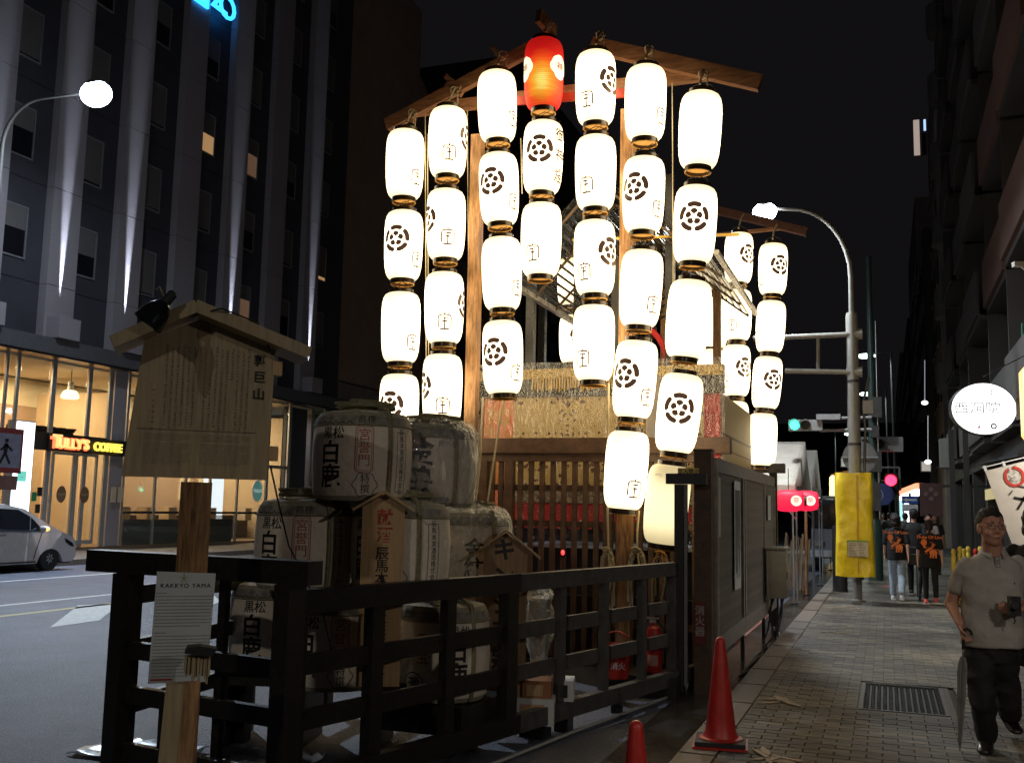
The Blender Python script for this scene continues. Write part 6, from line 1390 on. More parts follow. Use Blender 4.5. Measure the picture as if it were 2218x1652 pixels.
a, b2 = aty(1836, 1172, 19.55), aty(1881, 1206, 19.55)
nb = MB().bb(a.x, b2.x, 19.555, 19.565, b2.z, a.z).build("notice", mat("plastic_notice", (0.62, 0.55, 0.40), 0.35, vary=0.15, scale=8), yt)
MB().bb(a.x-0.01, b2.x+0.01, 19.548, 19.554, a.z-0.005, a.z+0.025).build("green_tape", mat("green_tape", (0.25, 0.42, 0.06), 0.5), yt); MB().bb(a.x-0.012, a.x, 19.548, 19.554, b2.z, a.z).build("green_tape", MATS["green_tape"], yt)
wr_ = MB(); q = random.Random(8)
for i in range(9):
    for (xs, xe) in ((a.x+0.02, (a.x+b2.x)/2-0.02), ((a.x+b2.x)/2+0.02, b2.x-0.03)): wr_.bb(xs, xe-q.uniform(0, .06), 19.553, 19.5545, a.z-0.04-i*0.028, a.z-0.033-i*0.028)
wr_.build("notice_lines", m_ink, yt)
MB().lathe([(0.10, 0.0), (0.10, 0.5)], 16, c=(lx-0.02, ly-0.1+0.1, 0)).build("sleeve_foot", m_brownwood, yt) if False else None
tag(MB().lathe([(0.15, 0), (0.15, 1.3), (0.12, 1.36), (0, 1.37)], 18, c=(aty(1820, 1280, 22.6).x, 22.6, 0)).build("bollard", m_black, None, True), "thick dark bollard half hidden behind the yellow cover", "bollard")

# ================================================================ tents, table, red lanterns
TX0, TX1 = -4.4, -1.75
def tent(py_, label, pe, pa, pb):
    """ridge runs across the road; front slope faces down the pavement"""
    e0 = atx(pe[0], pe[1], TX1); ap = atx(pa[0], pa[1], TX1); e1 = atx(pb[0], pb[1], TX1); y0, ym, y1 = e0.y, ap.y, e1.y; ze, zr = e0.z, ap.z; x0, x1 = TX0, TX1
    t = thing("festival_tent", ((x0+x1)/2, ym, -0.15), label, "tent", "white festival tents on the road"); b = MB(); n, mm = 20, 12
    def slope_(ya, yb):
        vs = []
        for j in range(mm+1):
            for i in range(n+1):
                u, v = i/n, j/mm; x, y, z = x0+(x1-x0)*u, ya+(yb-ya)*v, zr+(ze-zr)*v; s_ = -0.08*math.sin(PI*v)*math.sin(PI*u)+0.05*noise.noise(Vector((x*2.4, y*1.2, 4+z))); vs.append((x, y, z+s_*(0 if j in (0,) else 1)))
        b.add(vs, [(j*(n+1)+i, (j+1)*(n+1)+i, (j+1)*(n+1)+i+1, j*(n+1)+i+1) for j in range(mm) for i in range(n)])
    slope_(ym, y0); slope_(ym, y1); b.add([(x1, y0, ze), (x1, ym, zr), (x1, y1, ze)], [(0, 2, 1)])
    o = b.build("canopy", m_tent, t, True); o.modifiers.new("thickness", 'SOLIDIFY').thickness = 0.006
    MB().bb(x1-0.006, x1+0.006, y0, y1, ze-0.30, ze-0.002).build("valance", m_tent, t); MB().bb(x0, x1-0.01, y0-0.006, y0+0.006, ze-0.30, ze-0.002).build("valance", m_tent, t)
    for (x, y) in ((x1+0.02, y0+0.05), (x1+0.02, y1-0.05), (x0+0.03, y0+0.05), (x0+0.03, y1-0.05)): MB().tube([(x, y, -0.15), (x, y, ze)], 0.02, 8).build("pole", m_steel, t)
    for yy, s_ in ((y0+0.05, 1), (y1-0.05, -1)): MB().tube([(x1, yy, ze-0.7), (x1-0.45, yy, ze-0.15)], 0.014, 6).build("brace", m_steel, t)
    for k in range(5): MB().tube([(x1-0.03, y0+0.2+0.09*k, ze-0.36), (x1-0.03, y0+0.2+0.09*k, ze-0.28)], 0.006, 4).build("peg", m_black, t)
tent(0, "nearer white festival tent behind the end of the slatted fence", (1722, 1050), (1744, 957), (1757, 1052)); tent(0, "farther white festival tent, slightly lower, over the red lanterns", (1759, 1053), (1770, 975), (1778, 1055))
for k, (px, y) in enumerate(((1708, 20.1), (1746, 21.6))):
    c = aty(px, 1084, y); t = thing("red_paper_lantern", tuple(c), ["large round red lantern under the nearer tent's valance", "second red lantern, right of the large one under the tents"][k], "paper lantern", "red lanterns under the tents"); Mx = Matrix.Rotation(PI/2, 3, 'Y')
    MB().lathe([(0.09, -0.30), (0.17, -0.26), (0.205, -0.12), (0.21, 0.0), (0.205, 0.12), (0.17, 0.26), (0.09, 0.30)], 26, c=c, M=Mx @ Matrix.Diagonal((1, 1, 1.0 if k == 0 else 0.85))).build("paper_shell", emis("pink_red_paper", (1.0, 0.012, 0.06), 1.15, (0.5, 0.02, 0.04)), t, True)
    for s in (-1, 1): MB().lathe([(0.10, -0.02), (0.10, 0.02)], 18, c=c+Vector((s*0.31*(1 if k == 0 else .85), 0, 0)), M=Mx).build("end_ring", m_lacquer, t)
    cm = MB().lathe([(0.10, 0), (0.10, 0.004)], 18, c=c+Vector((0.16 if k == 0 else 0.1, -0.205, 0)), M=Matrix.Rotation(PI/2, 3, 'X')); cm.build("white_crest", emis("crest_white_glow", (1.0, 0.75, 0.6), 1.3), t)
    text("祭", 0.12, m_redink, t, face_mat(c+Vector((0.16 if k == 0 else 0.1, -0.215, 0)), (1, 0, 0)))
    MB().tube([c+Vector((0, 0, 0.2)), c+Vector((0, 0.0, 0.62))], 0.008, 5).build("cord", m_black, t)
tb = thing("cloth_table", (-2.3, 17.3, -0.15), "table under a white cloth beside the tent pole past the slatted fence", "table")
ty = 18.0; a, b2 = aty(1676, 1190, ty), aty(1742, 1196, ty+0.9); zt2 = 0.82
MB().bb(-3.2, -1.95, ty, ty+1.2, zt2-0.03, zt2).build("tabletop", m_white, tb)
b = MB(); vs = []; pth = [(-3.2, ty-0.01), (-1.94, ty-0.01), (-1.94, ty+1.2)]; N = 60
def along(u):
    L = [1.26, 1.21]; s = u*sum(L); return Vector((pth[0][0]+s, pth[0][1], 0)) if s < L[0] else Vector((pth[1][0], pth[1][1]+s-L[0], 0))
for j in range(7):
    for i in range(N+1):
        p = along(i/N); k_ = 0.03*math.sin(i*1.3)*j/6; nrm = Vector((0, -1, 0)) if i/N*2.47 < 1.26 else Vector((1, 0, 0)); p = p+nrm*(0.02+k_+0.02*j/6); vs.append((p.x, p.y, zt2-0.0-0.62*j/6))
b.add(vs, [(j*(N+1)+i, j*(N+1)+i+1, (j+1)*(N+1)+i+1, (j+1)*(N+1)+i) for j in range(6) for i in range(N)]); o = b.build("cloth", mat("pinkish_cloth", (0.62, 0.50, 0.47), 0.8), tb, True); o.modifiers.new("thickness", 'SOLIDIFY').thickness = 0.004
for x in (-3.1, -2.02):
    for y in (ty+0.08, ty+1.1): MB().tube([(x, y, -0.15), (x, y, zt2-0.03)], 0.018, 8).build("leg", m_steel, tb)
gd = thing("green_indicator", (-1.98, ty+0.1, zt2+0.03), "tiny green light at the end of the cloth-covered table", "light"); MB().ell(gd.location, (0.03, 0.03, 0.02), 10, 6).build("lens", emis("green_led", (0.1, 1, 0.6), 3), gd); MB().box(gd.location+Vector((-0.06, 0, 0)), (0.08, 0.05, 0.04)).build("case", m_black, gd)
tag(MB().bb(-3.4, -1.9, 14.0, 19.5, -0.149, -0.135).build("red_mat", mat("dull_red_mat", (0.30, 0.10, 0.07), 0.7, vary=0.2)), "dull red mat on the road between the slatted fence and the tent", "mat")
for k, (px, py, top, r, m_) in enumerate(((1720, 1309, 1085, 0.018, m_steel), (1748, 1290, 1100, 0.035, m_timber), (1777, 1268, 1100, 0.018, m_steel), (1800, 1235, 1100, 0.018, m_steel))):
    c = atz(px, py, -0.15); zt3 = aty(px, top, c.y).z; t = thing("slim_post", tuple(c), ["slim pale pole standing at the kerb just past the electrical box", "thicker brown timber post between the slim poles", "slim pale pole nearer the yellow cover", "thin pole topped with crumpled plastic beside the parked van"][k], "pole", "posts along the kerb by the tents")
    MB().tube([c, Vector((c.x, c.y, zt3))], r, 8).build("shaft", m_, t); MB().box(c+Vector((0, 0, 0.015)), (0.16, 0.12, 0.03)).build("foot_plate", m_darkmetal, t)
    if k == 3: MB().ell((c.x, c.y, zt3+0.1), (0.22, 0.16, 0.2), 14, 9).build("plastic_bundle", mat("crumpled_plastic"+"b", (0.45, 0.45, 0.42), 0.3, vary=0.4, scale=10, bump=1, bscale=9), t, True)
# timber bundle leaning by the post
wbn = thing("timber_bundle", (-2.4, 21.6, -0.15), "bundle of upright wooden planks leaning beside the tent", "planks"); q = random.Random(6)
for k in range(9):
    p = atz(1692+k*6.5, 1250, -0.15); p.y = 24.4; p = Vector((aty(1692+k*6.5, 1200, 24.4).x, 24.4, -0.15)); h = 1.25+q.uniform(-.12, .1); MB().bar(p, p+Vector((0.08+q.uniform(-.03, .05), 0.1, h)), 0.045, 0.03).build("plank", m_timber if k % 2 else m_board, wbn)
# far small lantern rack
fr = thing("distant_lantern_rack", tuple(aty(1850, 1075, 60)), "far lantern rack glowing behind the yellow cover", "lantern rack")
MB().bar(aty(1800, 1030, 60), aty(1850, 1018, 60), 0.2, 0.15).build("beam", m_timber, fr); MB().bar(aty(1850, 1018, 60), aty(1900, 1030, 60), 0.2, 0.15).build("beam", m_timber, fr); MB().bar(aty(1850, 1020, 60), aty(1850, 1110, 60)-Vector((0, 0, 0)), 0.2, 0.2).build("post", m_timber, fr)
far_sh = MB().lathe([(0.2, -0.48), (0.32, -0.38), (0.34, 0), (0.32, 0.38), (0.2, 0.48)], 14).mesh("far_lantern", True); far_sh.materials.append(emis("far_lantern_glow", (1, 0.78, 0.35), 2.2))
for k, (px, py) in enumerate([(1810, 1048), (1810, 1073), (1811, 1096), (1822, 1046), (1884, 1056), (1886, 1076), (1888, 1096)]):
    o = obj("distant_lantern", far_sh, None, None); o.location = aty(px, py, 59.5); tag(o, ["topmost far lantern left of the yellow cover", "middle far lantern left of the yellow cover", "lowest far lantern left of the yellow cover", "far lantern just touching the yellow cover's top left edge", "topmost far lantern peeking right of the yellow cover", "middle far lantern peeking right of the yellow cover", "lowest far lantern peeking right of the yellow cover"][k], "paper lantern", "far lanterns behind the yellow cover")

# ================================================================ signs on the right
sn = aty(2131, 885, 17.0); rsn = thing("round_shop_sign", tuple(sn), "glowing white oval shop sign with grey and red marks over the pavement", "shop sign")
rgt = Vector((math.cos(R(10)), -math.sin(R(10))*-1, 0)).normalized(); MR = face_mat(sn, rgt)
disc = MB(); disc.prism([(0.478*math.cos(t*PI/24), 0.405*math.sin(t*PI/24)) for t in range(48)], 0.16, MR).build("housing", m_darkmetal, rsn)
MB().prism([(0.465*math.cos(t*PI/24), 0.392*math.sin(t*PI/24)) for t in range(48)], 0.004, MR @ Matrix.Translation((0, -0.006, 0))).build("lit_face", emis("round_sign_white", (0.96, 0.98, 1.0), 2.4), rsn)
mg = mat("blue_grey_ink", (0.10, 0.10, 0.14), 0.6); text("西洞院", 0.19, mg, rsn, MR @ Matrix.Translation((-0.10, -0.014, 0.0)), sx=1.2); 
b = MB(); stroke(b, [(0.03*math.cos(t), 0.05*math.sin(t)) for t in [PI*(0.4+0.1*i) for i in range(12)]], 0.014); me = b.mesh("red_arc"); me.transform(MR @ Matrix.Translation((0.14, -0.014, 0.25))); obj("red_arc", me, m_redink, rsn)
b = MB(); stroke(b, [(0.02*math.cos(t), 0.06*t/3) for t in [-1.2+0.3*i for i in range(8)]], 0.028); me = b.mesh("red_stroke"); me.transform(MR @ Matrix.Translation((-0.10, -0.014, -0.28))); obj("red_stroke", me, mat("crimson_ink", (0.6, 0.03, 0.12), 0.5), rsn)
b = MB(); stroke(b, [(0.035*math.cos(t), 0.035*math.sin(t)) for t in [2*PI*i/16 for i in range(17)]], 0.024); me = b.mesh("dark_ring"); me.transform(MR @ Matrix.Translation((0.13, -0.014, -0.27))); obj("dark_ring", me, mg, rsn); text("い", 0.06, mg, rsn, MR @ Matrix.Translation((0.04, -0.014, -0.28)))
MB().bar(sn+Vector((0.45, 0.1, 0)), Vector((GX+0.4, sn.y+0.12, sn.z)), 0.12, 0.34).build("wall_bracket", m_metal, rsn)
MB().tube([aty(2130, 815, 17.0), aty(2216, 772, 17.2), aty(2300, 730, 17.4)], 0.008, 5).build("stay_wire", m_steel, rsn)
ys_ = thing("vertical_shop_sign", tuple(aty(2250, 870, 15.5)), "tall glowing cream shop sign with an amber edge cut by the right edge", "shop sign")
a, b2 = aty(2210, 788, 15.5), aty(2262, 952, 15.5)
MB().prism([(a.x+0.04, b2.z), (b2.x-0.04, b2.z), (b2.x, b2.z+0.06), (b2.x, a.z-0.1), (b2.x-0.08, a.z), (a.x+0.08, a.z), (a.x, a.z-0.1), (a.x, b2.z+0.06)], 0.22, face_mat((0, 15.5, 0), (1, 0, 0))).build("amber_case", emis("amber_light", (1.0, 0.55, 0.10), 1.6), ys_)
MB().bb(a.x+0.035, b2.x-0.035, 15.47, 15.498, b2.z+0.05, a.z-0.08).build("cream_face", emis("cream_light", (1.0, 0.90, 0.66), 3.0), ys_); MB().bb(b2.x, GX+0.4, 15.6, 15.68, a.z-0.5, a.z-0.4).build("wall_bracket", m_darkmetal, ys_)
cmr = thing("security_camera", tuple(aty(2206, 574, 16)), "small white security camera high at the right edge", "camera"); c = aty(2208, 573, 16)
MB().box(c, (0.18, 0.1, 0.07), rz=0.3).build("body", m_white, cmr); MB().tube([c, c+Vector((0.1, 0, -0.12)), c+Vector((0.3, 0, -0.12))], 0.015, 6).build("arm", m_white, cmr)
# green drain pipe
tag(MB().tube([aty(2216, 765, 20), aty(2216, 700, 20)], 0.03, 6).build("wall_pipe", mat("green_pipe", (0.06, 0.22, 0.15), 0.4)), "short green pipe on the wall above the cream sign", "pipe")
# hanging banner with ring and brush strokes
fb = thing("shop_banner", tuple(aty(2180, 1060, 13.2)), "white tilted shop banner with a red ring and black brush strokes on a slanting rod", "banner")
MF = face_mat(aty(2133, 1018, 13.2), Vector((1, 0.0, 0.26)), Vector((-0.26, 0, 1)))
kf = 13.0/FPX
MB().prism([(0, -0.01), (0.62, 0.0), (0.62, -1.25), (0.05, -1.25)], 0.006, MF).build("cloth", mat("banner_cloth", (0.60, 0.55, 0.48), 0.8, vary=0.06), fb)
MB().bar(MF @ Vector((-0.02, 0, 0.035)), MF @ Vector((0.95, 0, 0.045)), 0.02, 0.012).build("rod", m_white, fb)
for x in (0.0, 0.21, 0.45): MB().bar(MF @ Vector((x+0.01, 0, -0.01)), MF @ Vector((x+0.01, 0, 0.05)), 0.012, 0.03).build("loop_tab", m_white, fb)
b = MB(); stroke(b, [(0.105*math.cos(t)*0.92, 0.105*math.sin(t)) for t in [2*PI*i/30+1.9 for i in range(29)]], 0.034); me = b.mesh("red_ring"); me.transform(MF @ Matrix.Translation((0.285, -0.006, -0.15))); obj("red_ring", me, mat("vermilion_print", (0.55, 0.04, 0.02), 0.7), fb)
b = MB(); q = random.Random(14)
for i in range(16): x, z = q.uniform(-.06, .06), q.uniform(-.12, .12); stroke(b, [(x, z), (x+q.uniform(-.03, .03), z+q.uniform(-.03, .03)), (x+q.uniform(-.04, .04), z+q.uniform(-.04, .04))], 0.008, taper=True)
me = b.mesh("grey_sketch"); me.transform(MF @ Matrix.Translation((0.285, -0.0065, -0.13))); obj("grey_sketch", me, mat("grey_sketch_ink", (0.16, 0.15, 0.14), 0.7), fb)
b = MB(); stroke(b, [(-0.10, 0.02), (-0.05, 0.06)], 0.03, taper=True); stroke(b, [(0.01, 0.10), (0.10, 0.06)], 0.03, taper=True); stroke(b, [(-0.06, -0.02), (0.02, -0.06), (0.06, -0.03), (0.0, -0.10), (-0.06, -0.16)], 0.026); stroke(b, [(0.0, -0.05), (0.08, -0.09)], 0.03)
me = b.mesh("brush_strokes"); me.transform(MF @ Matrix.Translation((0.27, -0.0065, -0.36))); obj("brush_strokes", me, m_ink, fb)
MB().box(MF @ Vector((0.415, -0.004, -0.21)), (0.03, 0.004, 0.03)).build("seal_mark", mat("pale_seal", (0.55, 0.25, 0.18), 0.7), fb)
MB().bar(MF @ Vector((0.6, 0.02, 0.05)), Vector((GX+0.3, 13.3, (MF @ Vector((0.6, 0, 0.05))).z+0.25)), 0.02, 0.02).build("wall_arm", m_darkmetal, fb)
# unseen shop front, added with two canopy downlights to light man and pavement
sfn = thing("added_shop_front", (3.2, 6, 0), "added shop front beyond the right edge, two canopy lamps lighting the man and pavement", "shop front")
MB().bb(3.1, 3.4, -1, 14.5, 0, 3.4).build("wall", m_darkwall, sfn); MB().bb(2.2, 3.1, -1, 14.5, 3.12, 3.2).build("canopy", m_darkmetal, sfn)
for i in range(5): MB().bb(3.05, 3.099, -0.6+i*3.0, 1.8+i*3.0, 0.3, 2.6).build("shop_window", m_glassdark, sfn)
for y in (2.8, 12.6):
    MB().lathe([(0.13, 0.0), (0.13, 0.09)], 20, c=(2.45, y, 3.02)).build("lamp_housing", m_metal, sfn); MB().lathe([(0.11, 0.0), (0.11, 0.012)], 20, c=(2.45, y, 3.004)).build("lamp_lens", emis("canopy_fill_lens", (1.0, 0.93, 0.82), 12), sfn)
    ld = bpy.data.lights.new("canopy_fill_light", 'AREA'); ld.shape = 'DISK'; ld.size = 0.3; ld.energy = 40; ld.color = (1.0, 0.93, 0.84); lo = bpy.data.objects.new("canopy_fill_light", ld); COL.objects.link(lo); lo.parent = sfn; lo.matrix_parent_inverse = wmat(sfn).inverted(); lo.location = (2.45, y, 2.99); lo.rotation_euler = (R(40), R(14), 0) if y < 5 else (R(34), R(20), 0); ld.energy = 60 if y < 5 else 95
# dark pub front to the right of the pavement and its awning
pf = thing("pub_front", (2.6, 16, 0), "black timber pub front with a sloping awning behind the banner", "shop front")
MB().bb(2.35, 2.6, 17.7, 24.0, 0.0, 2.9).build("boarding", m_black, pf); MB().bar((2.35, 17.0, 2.55), (2.35, 24.0, 2.75), 0.9, 0.05).build("awning", m_black, pf)
for px in (2062, 2093): a = aty(px, 1000, 22); MB().bb(a.x-0.05, a.x+0.05, 22, 22.1, 0.1, aty(px, 930, 22).z).build("post", m_black, pf)
for i in range(8): MB().bb(2.335, 2.349, 17.8+i*0.76, 18.5+i*0.76, 0.1, 2.3).build("plank", m_blackwood, pf)
# small yellow barrier posts
by = 20.2
for k, px in enumerate((2066, 2080, 2089, 2098, 2114, 2124)):
    c = aty(px, 1216, by+0.15*k); c.z = 0; red = (k == 4); h = 1.02+0.04*(k % 2)
    t = thing("barrier_post", tuple(c), ["yellow round-topped barrier post at the left end of the cluster", "second yellow barrier post from the left", "third yellow barrier post, close to its neighbours", "fourth yellow barrier post, left of the red one", "the only red round-topped barrier post", "yellow barrier post right of the red one, beside the man's shoulder"][k], "barrier post", "small barrier posts by the pub front")
    m_ = m_red if red else mat("yellow_plastic", (0.72, 0.50, 0.05), 0.5); MB().lathe([(0.055, 0.03), (0.042, 0.1), (0.042, h-0.12), (0.03, h-0.1), (0.045, h-0.05), (0.03, h), (0, h+0.01)], 14, c=c).build("shaft", m_, t, True); MB().lathe([(0.13, 0), (0.13, 0.03)], 16, c=c).build("foot", m_black, t)
    if k < 5: pass

# ================================================================ vehicles
CX0 = -19.3
car = thing("white_car", (-19.2, 17.5, -0.15), "white hatchback driving away to the right, its mirror lamp glowing orange", "car")
wf_ = atz(105, 1236, -0.15); CYF = wf_.y; CXS = wf_.x    # front wheel, near side
def carpt(y, z): return (y, z)
side = [(-3.3, 0.30), (-3.35, 0.75), (-3.2, 1.1), (-2.95, 1.52), (-2.3, 1.60), (-1.3, 1.58), (-0.75, 1.48), (-0.05, 1.10), (0.35, 0.92), (0.72, 0.78), (0.80, 0.60), (0.82, 0.34), (0.72, 0.22)]
arch = [(0.40*math.cos(t), 0.155+0.38*math.sin(t)) for t in [PI*i/10 for i in range(11)]]
bot = [(0.42, 0.20)]+[(x, max(0.2, z)) for x, z in arch[1:-1]]+[(-0.42, 0.20), (-2.1, 0.2)]+[(-2.55+0.38*math.cos(t), 0.155+0.36*math.sin(t)) for t in [PI*i/8 for i in range(1, 8)]]+[(-2.98, 0.2)]
poly = side+bot
MC = Matrix(((0, 1, 0, CXS-0.02), (1, 0, 0, CYF), (0, 0, 1, -0.0), (0, 0, 0, 1))) @ Matrix.Diagonal((1, 1, 1, 1))
body = MB(); n = len(poly); vs = []
for (xo, ins) in ((0.0, 0.0), (-0.06, -0.02), (-1.52, -0.02), (-1.58, 0.0)):
    for y, z in poly:
        tum = max(0, (z-0.95))*0.28; s = 1 if xo > -0.5 else -1
        vs.append((CXS+0.02+xo-s*tum+(0 if ins else -s*0.0), CYF+y*(1 if ins == 0 else 1.008), -0.15+z*(1 if ins == 0 else 1.006)))
b = MB(); fs = [tuple(range(n))[::-1], tuple(range(3*n, 4*n))]+[(k*n+i, k*n+(i+1) % n, (k+1)*n+(i+1) % n, (k+1)*n+i) for k in range(3) for i in range(n)]
b.add(vs, fs); me = b.mesh("body"); bm = bmesh.new(); bm.from_mesh(me); bmesh.ops.triangulate(bm, faces=[f for f in bm.faces if len(f.verts) > 4]); bm.to_mesh(me); bm.free()
obj("body", me, mat("white_car_paint", (0.62, 0.60, 0.60), 0.25, vary=0.03, coat=0.6), car)
def sidep(y, z, off=0.012): tum = max(0, (z-0.95))*0.28; return (CXS+0.02-tum+off, CYF+y, -0.15+z)
def sidepoly(name, pts, m, off=0.012, par=None):
    vs = [sidep(y, z, off) for y, z in pts]+[sidep(y, z, off-0.01) for y, z in pts]; k = len(pts); return MB().add(vs, [tuple(range(k)), tuple(range(2*k-1, k-1, -1))]+[(i, i+k, (i+1) % k+k, (i+1) % k) for i in range(k)]).build(name, m, par or car)
sidepoly("side_window", [(-1.75, 1.02), (-0.70, 0.98), (-0.62, 1.30), (-0.95, 1.46), (-1.75, 1.50)], m_glassdark)
sidepoly("side_window", [(-0.66, 0.98), (-0.28, 0.96), (-0.50, 1.20), (-0.60, 1.28)], m_glassdark)
sidepoly("rear_side_window", [(-2.95, 1.06), (-1.85, 1.03), (-1.85, 1.50), (-2.75, 1.46)], m_glassdark)
sidepoly("door_handle", [(-1.62, 0.86), (-1.40, 0.86), (-1.40, 0.90), (-1.62, 0.90)], m_metal, 0.03)
sidepoly("window_frame", [(-1.78, 0.98), (-0.25, 0.93), (-0.25, 0.96), (-1.78, 1.01)], m_black, 0.014)
sidepoly("door_gap", [(-1.80, 0.25), (-1.785, 0.25), (-1.775, 0.98), (-1.79, 0.98)], m_black, 0.004)
sidepoly("door_gap", [(-0.52, 0.30), (-0.505, 0.30), (-0.30, 0.93), (-0.315, 0.93)], m_black, 0.004)
sidepoly("sill_trim", [(-2.1, 0.22), (-0.45, 0.22), (-0.45, 0.26), (-2.1, 0.26)], m_darkmetal, 0.012)
sidepoly("headlight", [(0.42, 0.78), (0.68, 0.66), (0.74, 0.56), (0.62, 0.58), (0.46, 0.68)], m_glassdark)
mr_ = MB().ell((CXS+0.16, CYF-0.42, 0.87), (0.11, 0.06, 0.075), 14, 8).build("mirror", mat("white_car_paint"), car, True) if False else MB().ell((CXS+0.16, CYF-0.42, 0.87), (0.11, 0.06, 0.075), 14, 8).build("mirror", MATS["white_car_paint"], car, True)
MB().ell((CXS+0.20, CYF-0.38, 0.87), (0.10, 0.07, 0.055), 10, 6).build("indicator", emis("orange_indicator", (1.0, 0.38, 0.04), 5), car, True)
MB().tube([(CXS-0.25, CYF-1.15+0.13*math.cos(t), 0.88+0.13*math.sin(t)) for t in [PI*i/8 for i in range(9)]], 0.015, 6).build("steering_wheel", m_black, car)
def wheel(y):
    w0 = MB(); Mx = Matrix.Rotation(PI/2, 3, 'Y'); c = (CXS-0.08, CYF+y, -0.15+0.30)
    w1 = MB().lathe([(0.20, -0.09), (0.285, -0.09), (0.30, -0.06), (0.30, 0.06), (0.285, 0.09), (0.20, 0.09)], 36, c=c, M=Mx).build("wheel", mat("tyre_rubber", (0.02, 0.02, 0.02), 0.8), car, True)
    MB().lathe([(0.205, 0.05), (0.205, 0.085), (0.185, 0.09), (0.18, 0.06)], 32, c=c, M=Mx).build("rim", mat("alloy", (0.45, 0.45, 0.45), 0.3, metal=0.7), w1, True)
    sp_ = MB()
    for k in range(7):
        for dd in (-0.10, 0.10): a = 2*PI*k/7+dd; sp_.bar(Vector(c)+Vector((0.085, 0.03*math.cos(a), 0.03*math.sin(a))), Vector(c)+Vector((0.075, 0.19*math.cos(a), 0.19*math.sin(a))), 0.02, 0.02)
    sp_.build("spokes", MATS["alloy"], w1); MB().lathe([(0.19, 0.0), (0.19, 0.03)], 24, c=c, M=Mx).build("brake_disc", m_black, w1)
wheel(0.0); wheel(-2.55)
MB().bb(CXS-1.5, CXS-0.06, CYF-3.2, CYF+0.7, 0.02, 0.14).build("underside", m_black, car)
van = thing("parked_truck", tuple(aty(1790, 1200, 33)), "pale truck parked facing the camera beyond the tents", "truck")
a, b2 = aty(1757, 1140, 33), aty(1832, 1176, 33); x0, x1 = a.x, a.x+1.9; mv = mat("truck_paint", (0.30, 0.30, 0.32), 0.4)
MB().bb(x0, x1, 33, 34.6, 0.25, 1.15).build("cab_lower", mv, van); MB().prism([(x0+0.05, 1.152), (x1-0.05, 1.152), (x1-0.15, 2.05), (x0+0.15, 2.05)], 1.5, face_mat((0, 33.05, 0), (1, 0, 0))).build("cab_upper", m_black, van)
MB().bb(x0+0.1, x1-0.1, 32.985, 32.998, 1.2, 1.9).build("windscreen", m_glassdark, van); MB().bb(x0-0.02, x1+0.02, 32.93, 32.995, 0.3, 0.5).build("bumper", m_white, van)
for x in (x0+0.2, x1-0.2): MB().bb(x-0.14, x+0.14, 32.94, 32.995, 0.62, 0.78).build("headlight", m_steel, van)
MB().bb(x0, x1, 34.7, 38.5, 0.6, 2.2).build("cargo_box", mat("grey_box", (0.2, 0.2, 0.2), 0.5), van)
for x in (x0+0.15, x1-0.15): MB().lathe([(0.33, -0.1), (0.33, 0.1)], 22, c=(x, 33.7, 0.17), M=Matrix.Rotation(PI/2, 3, 'Y')).build("wheel", m_black, van)
# pedestrian-crossing sign at the far left edge
ls = thing("crossing_sign", tuple(atx(15, 975, -17.5)), "red and dark sign with a walking figure at the left edge, seen in part", "road sign")
c = atx(11, 975, -17.5); MB().box(c, (0.03, 0.9, 0.95)).build("plate", mat("sign_red", (0.35, 0.05, 0.05), 0.5), ls); MB().box(c+Vector((0.018, 0, 0.0)), (0.006, 0.78, 0.72)).build("inner_plate", mat("sign_pale_blue", (0.35, 0.38, 0.55), 0.5), ls)
b = MB(); 
for pts, w_ in (([(0, 0.25), (0.0, 0.17)], .09), ([(0, 0.15), (-0.02, -0.05)], .10), ([(-0.02, -0.05), (-0.14, -0.28)], .06), ([(-0.02, -0.05), (0.12, -0.28)], .06), ([(0, 0.12), (0.16, 0.0)], .05), ([(0, 0.12), (-0.14, 0.0)], .05)): stroke(b, pts, w_)
me = b.mesh("walking_figure"); me.transform(face_mat(c+Vector((0.03, 0, 0)), (0, 1, 0))); obj("walking_figure", me, m_black, ls)
MB().box(c+Vector((0, 0.0, -0.68)), (0.03, 0.75, 0.3)).build("lower_plate", mat("sign_plate_pinkish", (0.3, 0.16, 0.14), 0.5), ls); MB().tube([c+Vector((-0.04, -0.3, 0.5)), Vector((c.x-0.04, c.y-0.3, -0.15))], 0.035, 8).build("post", m_metal, ls)
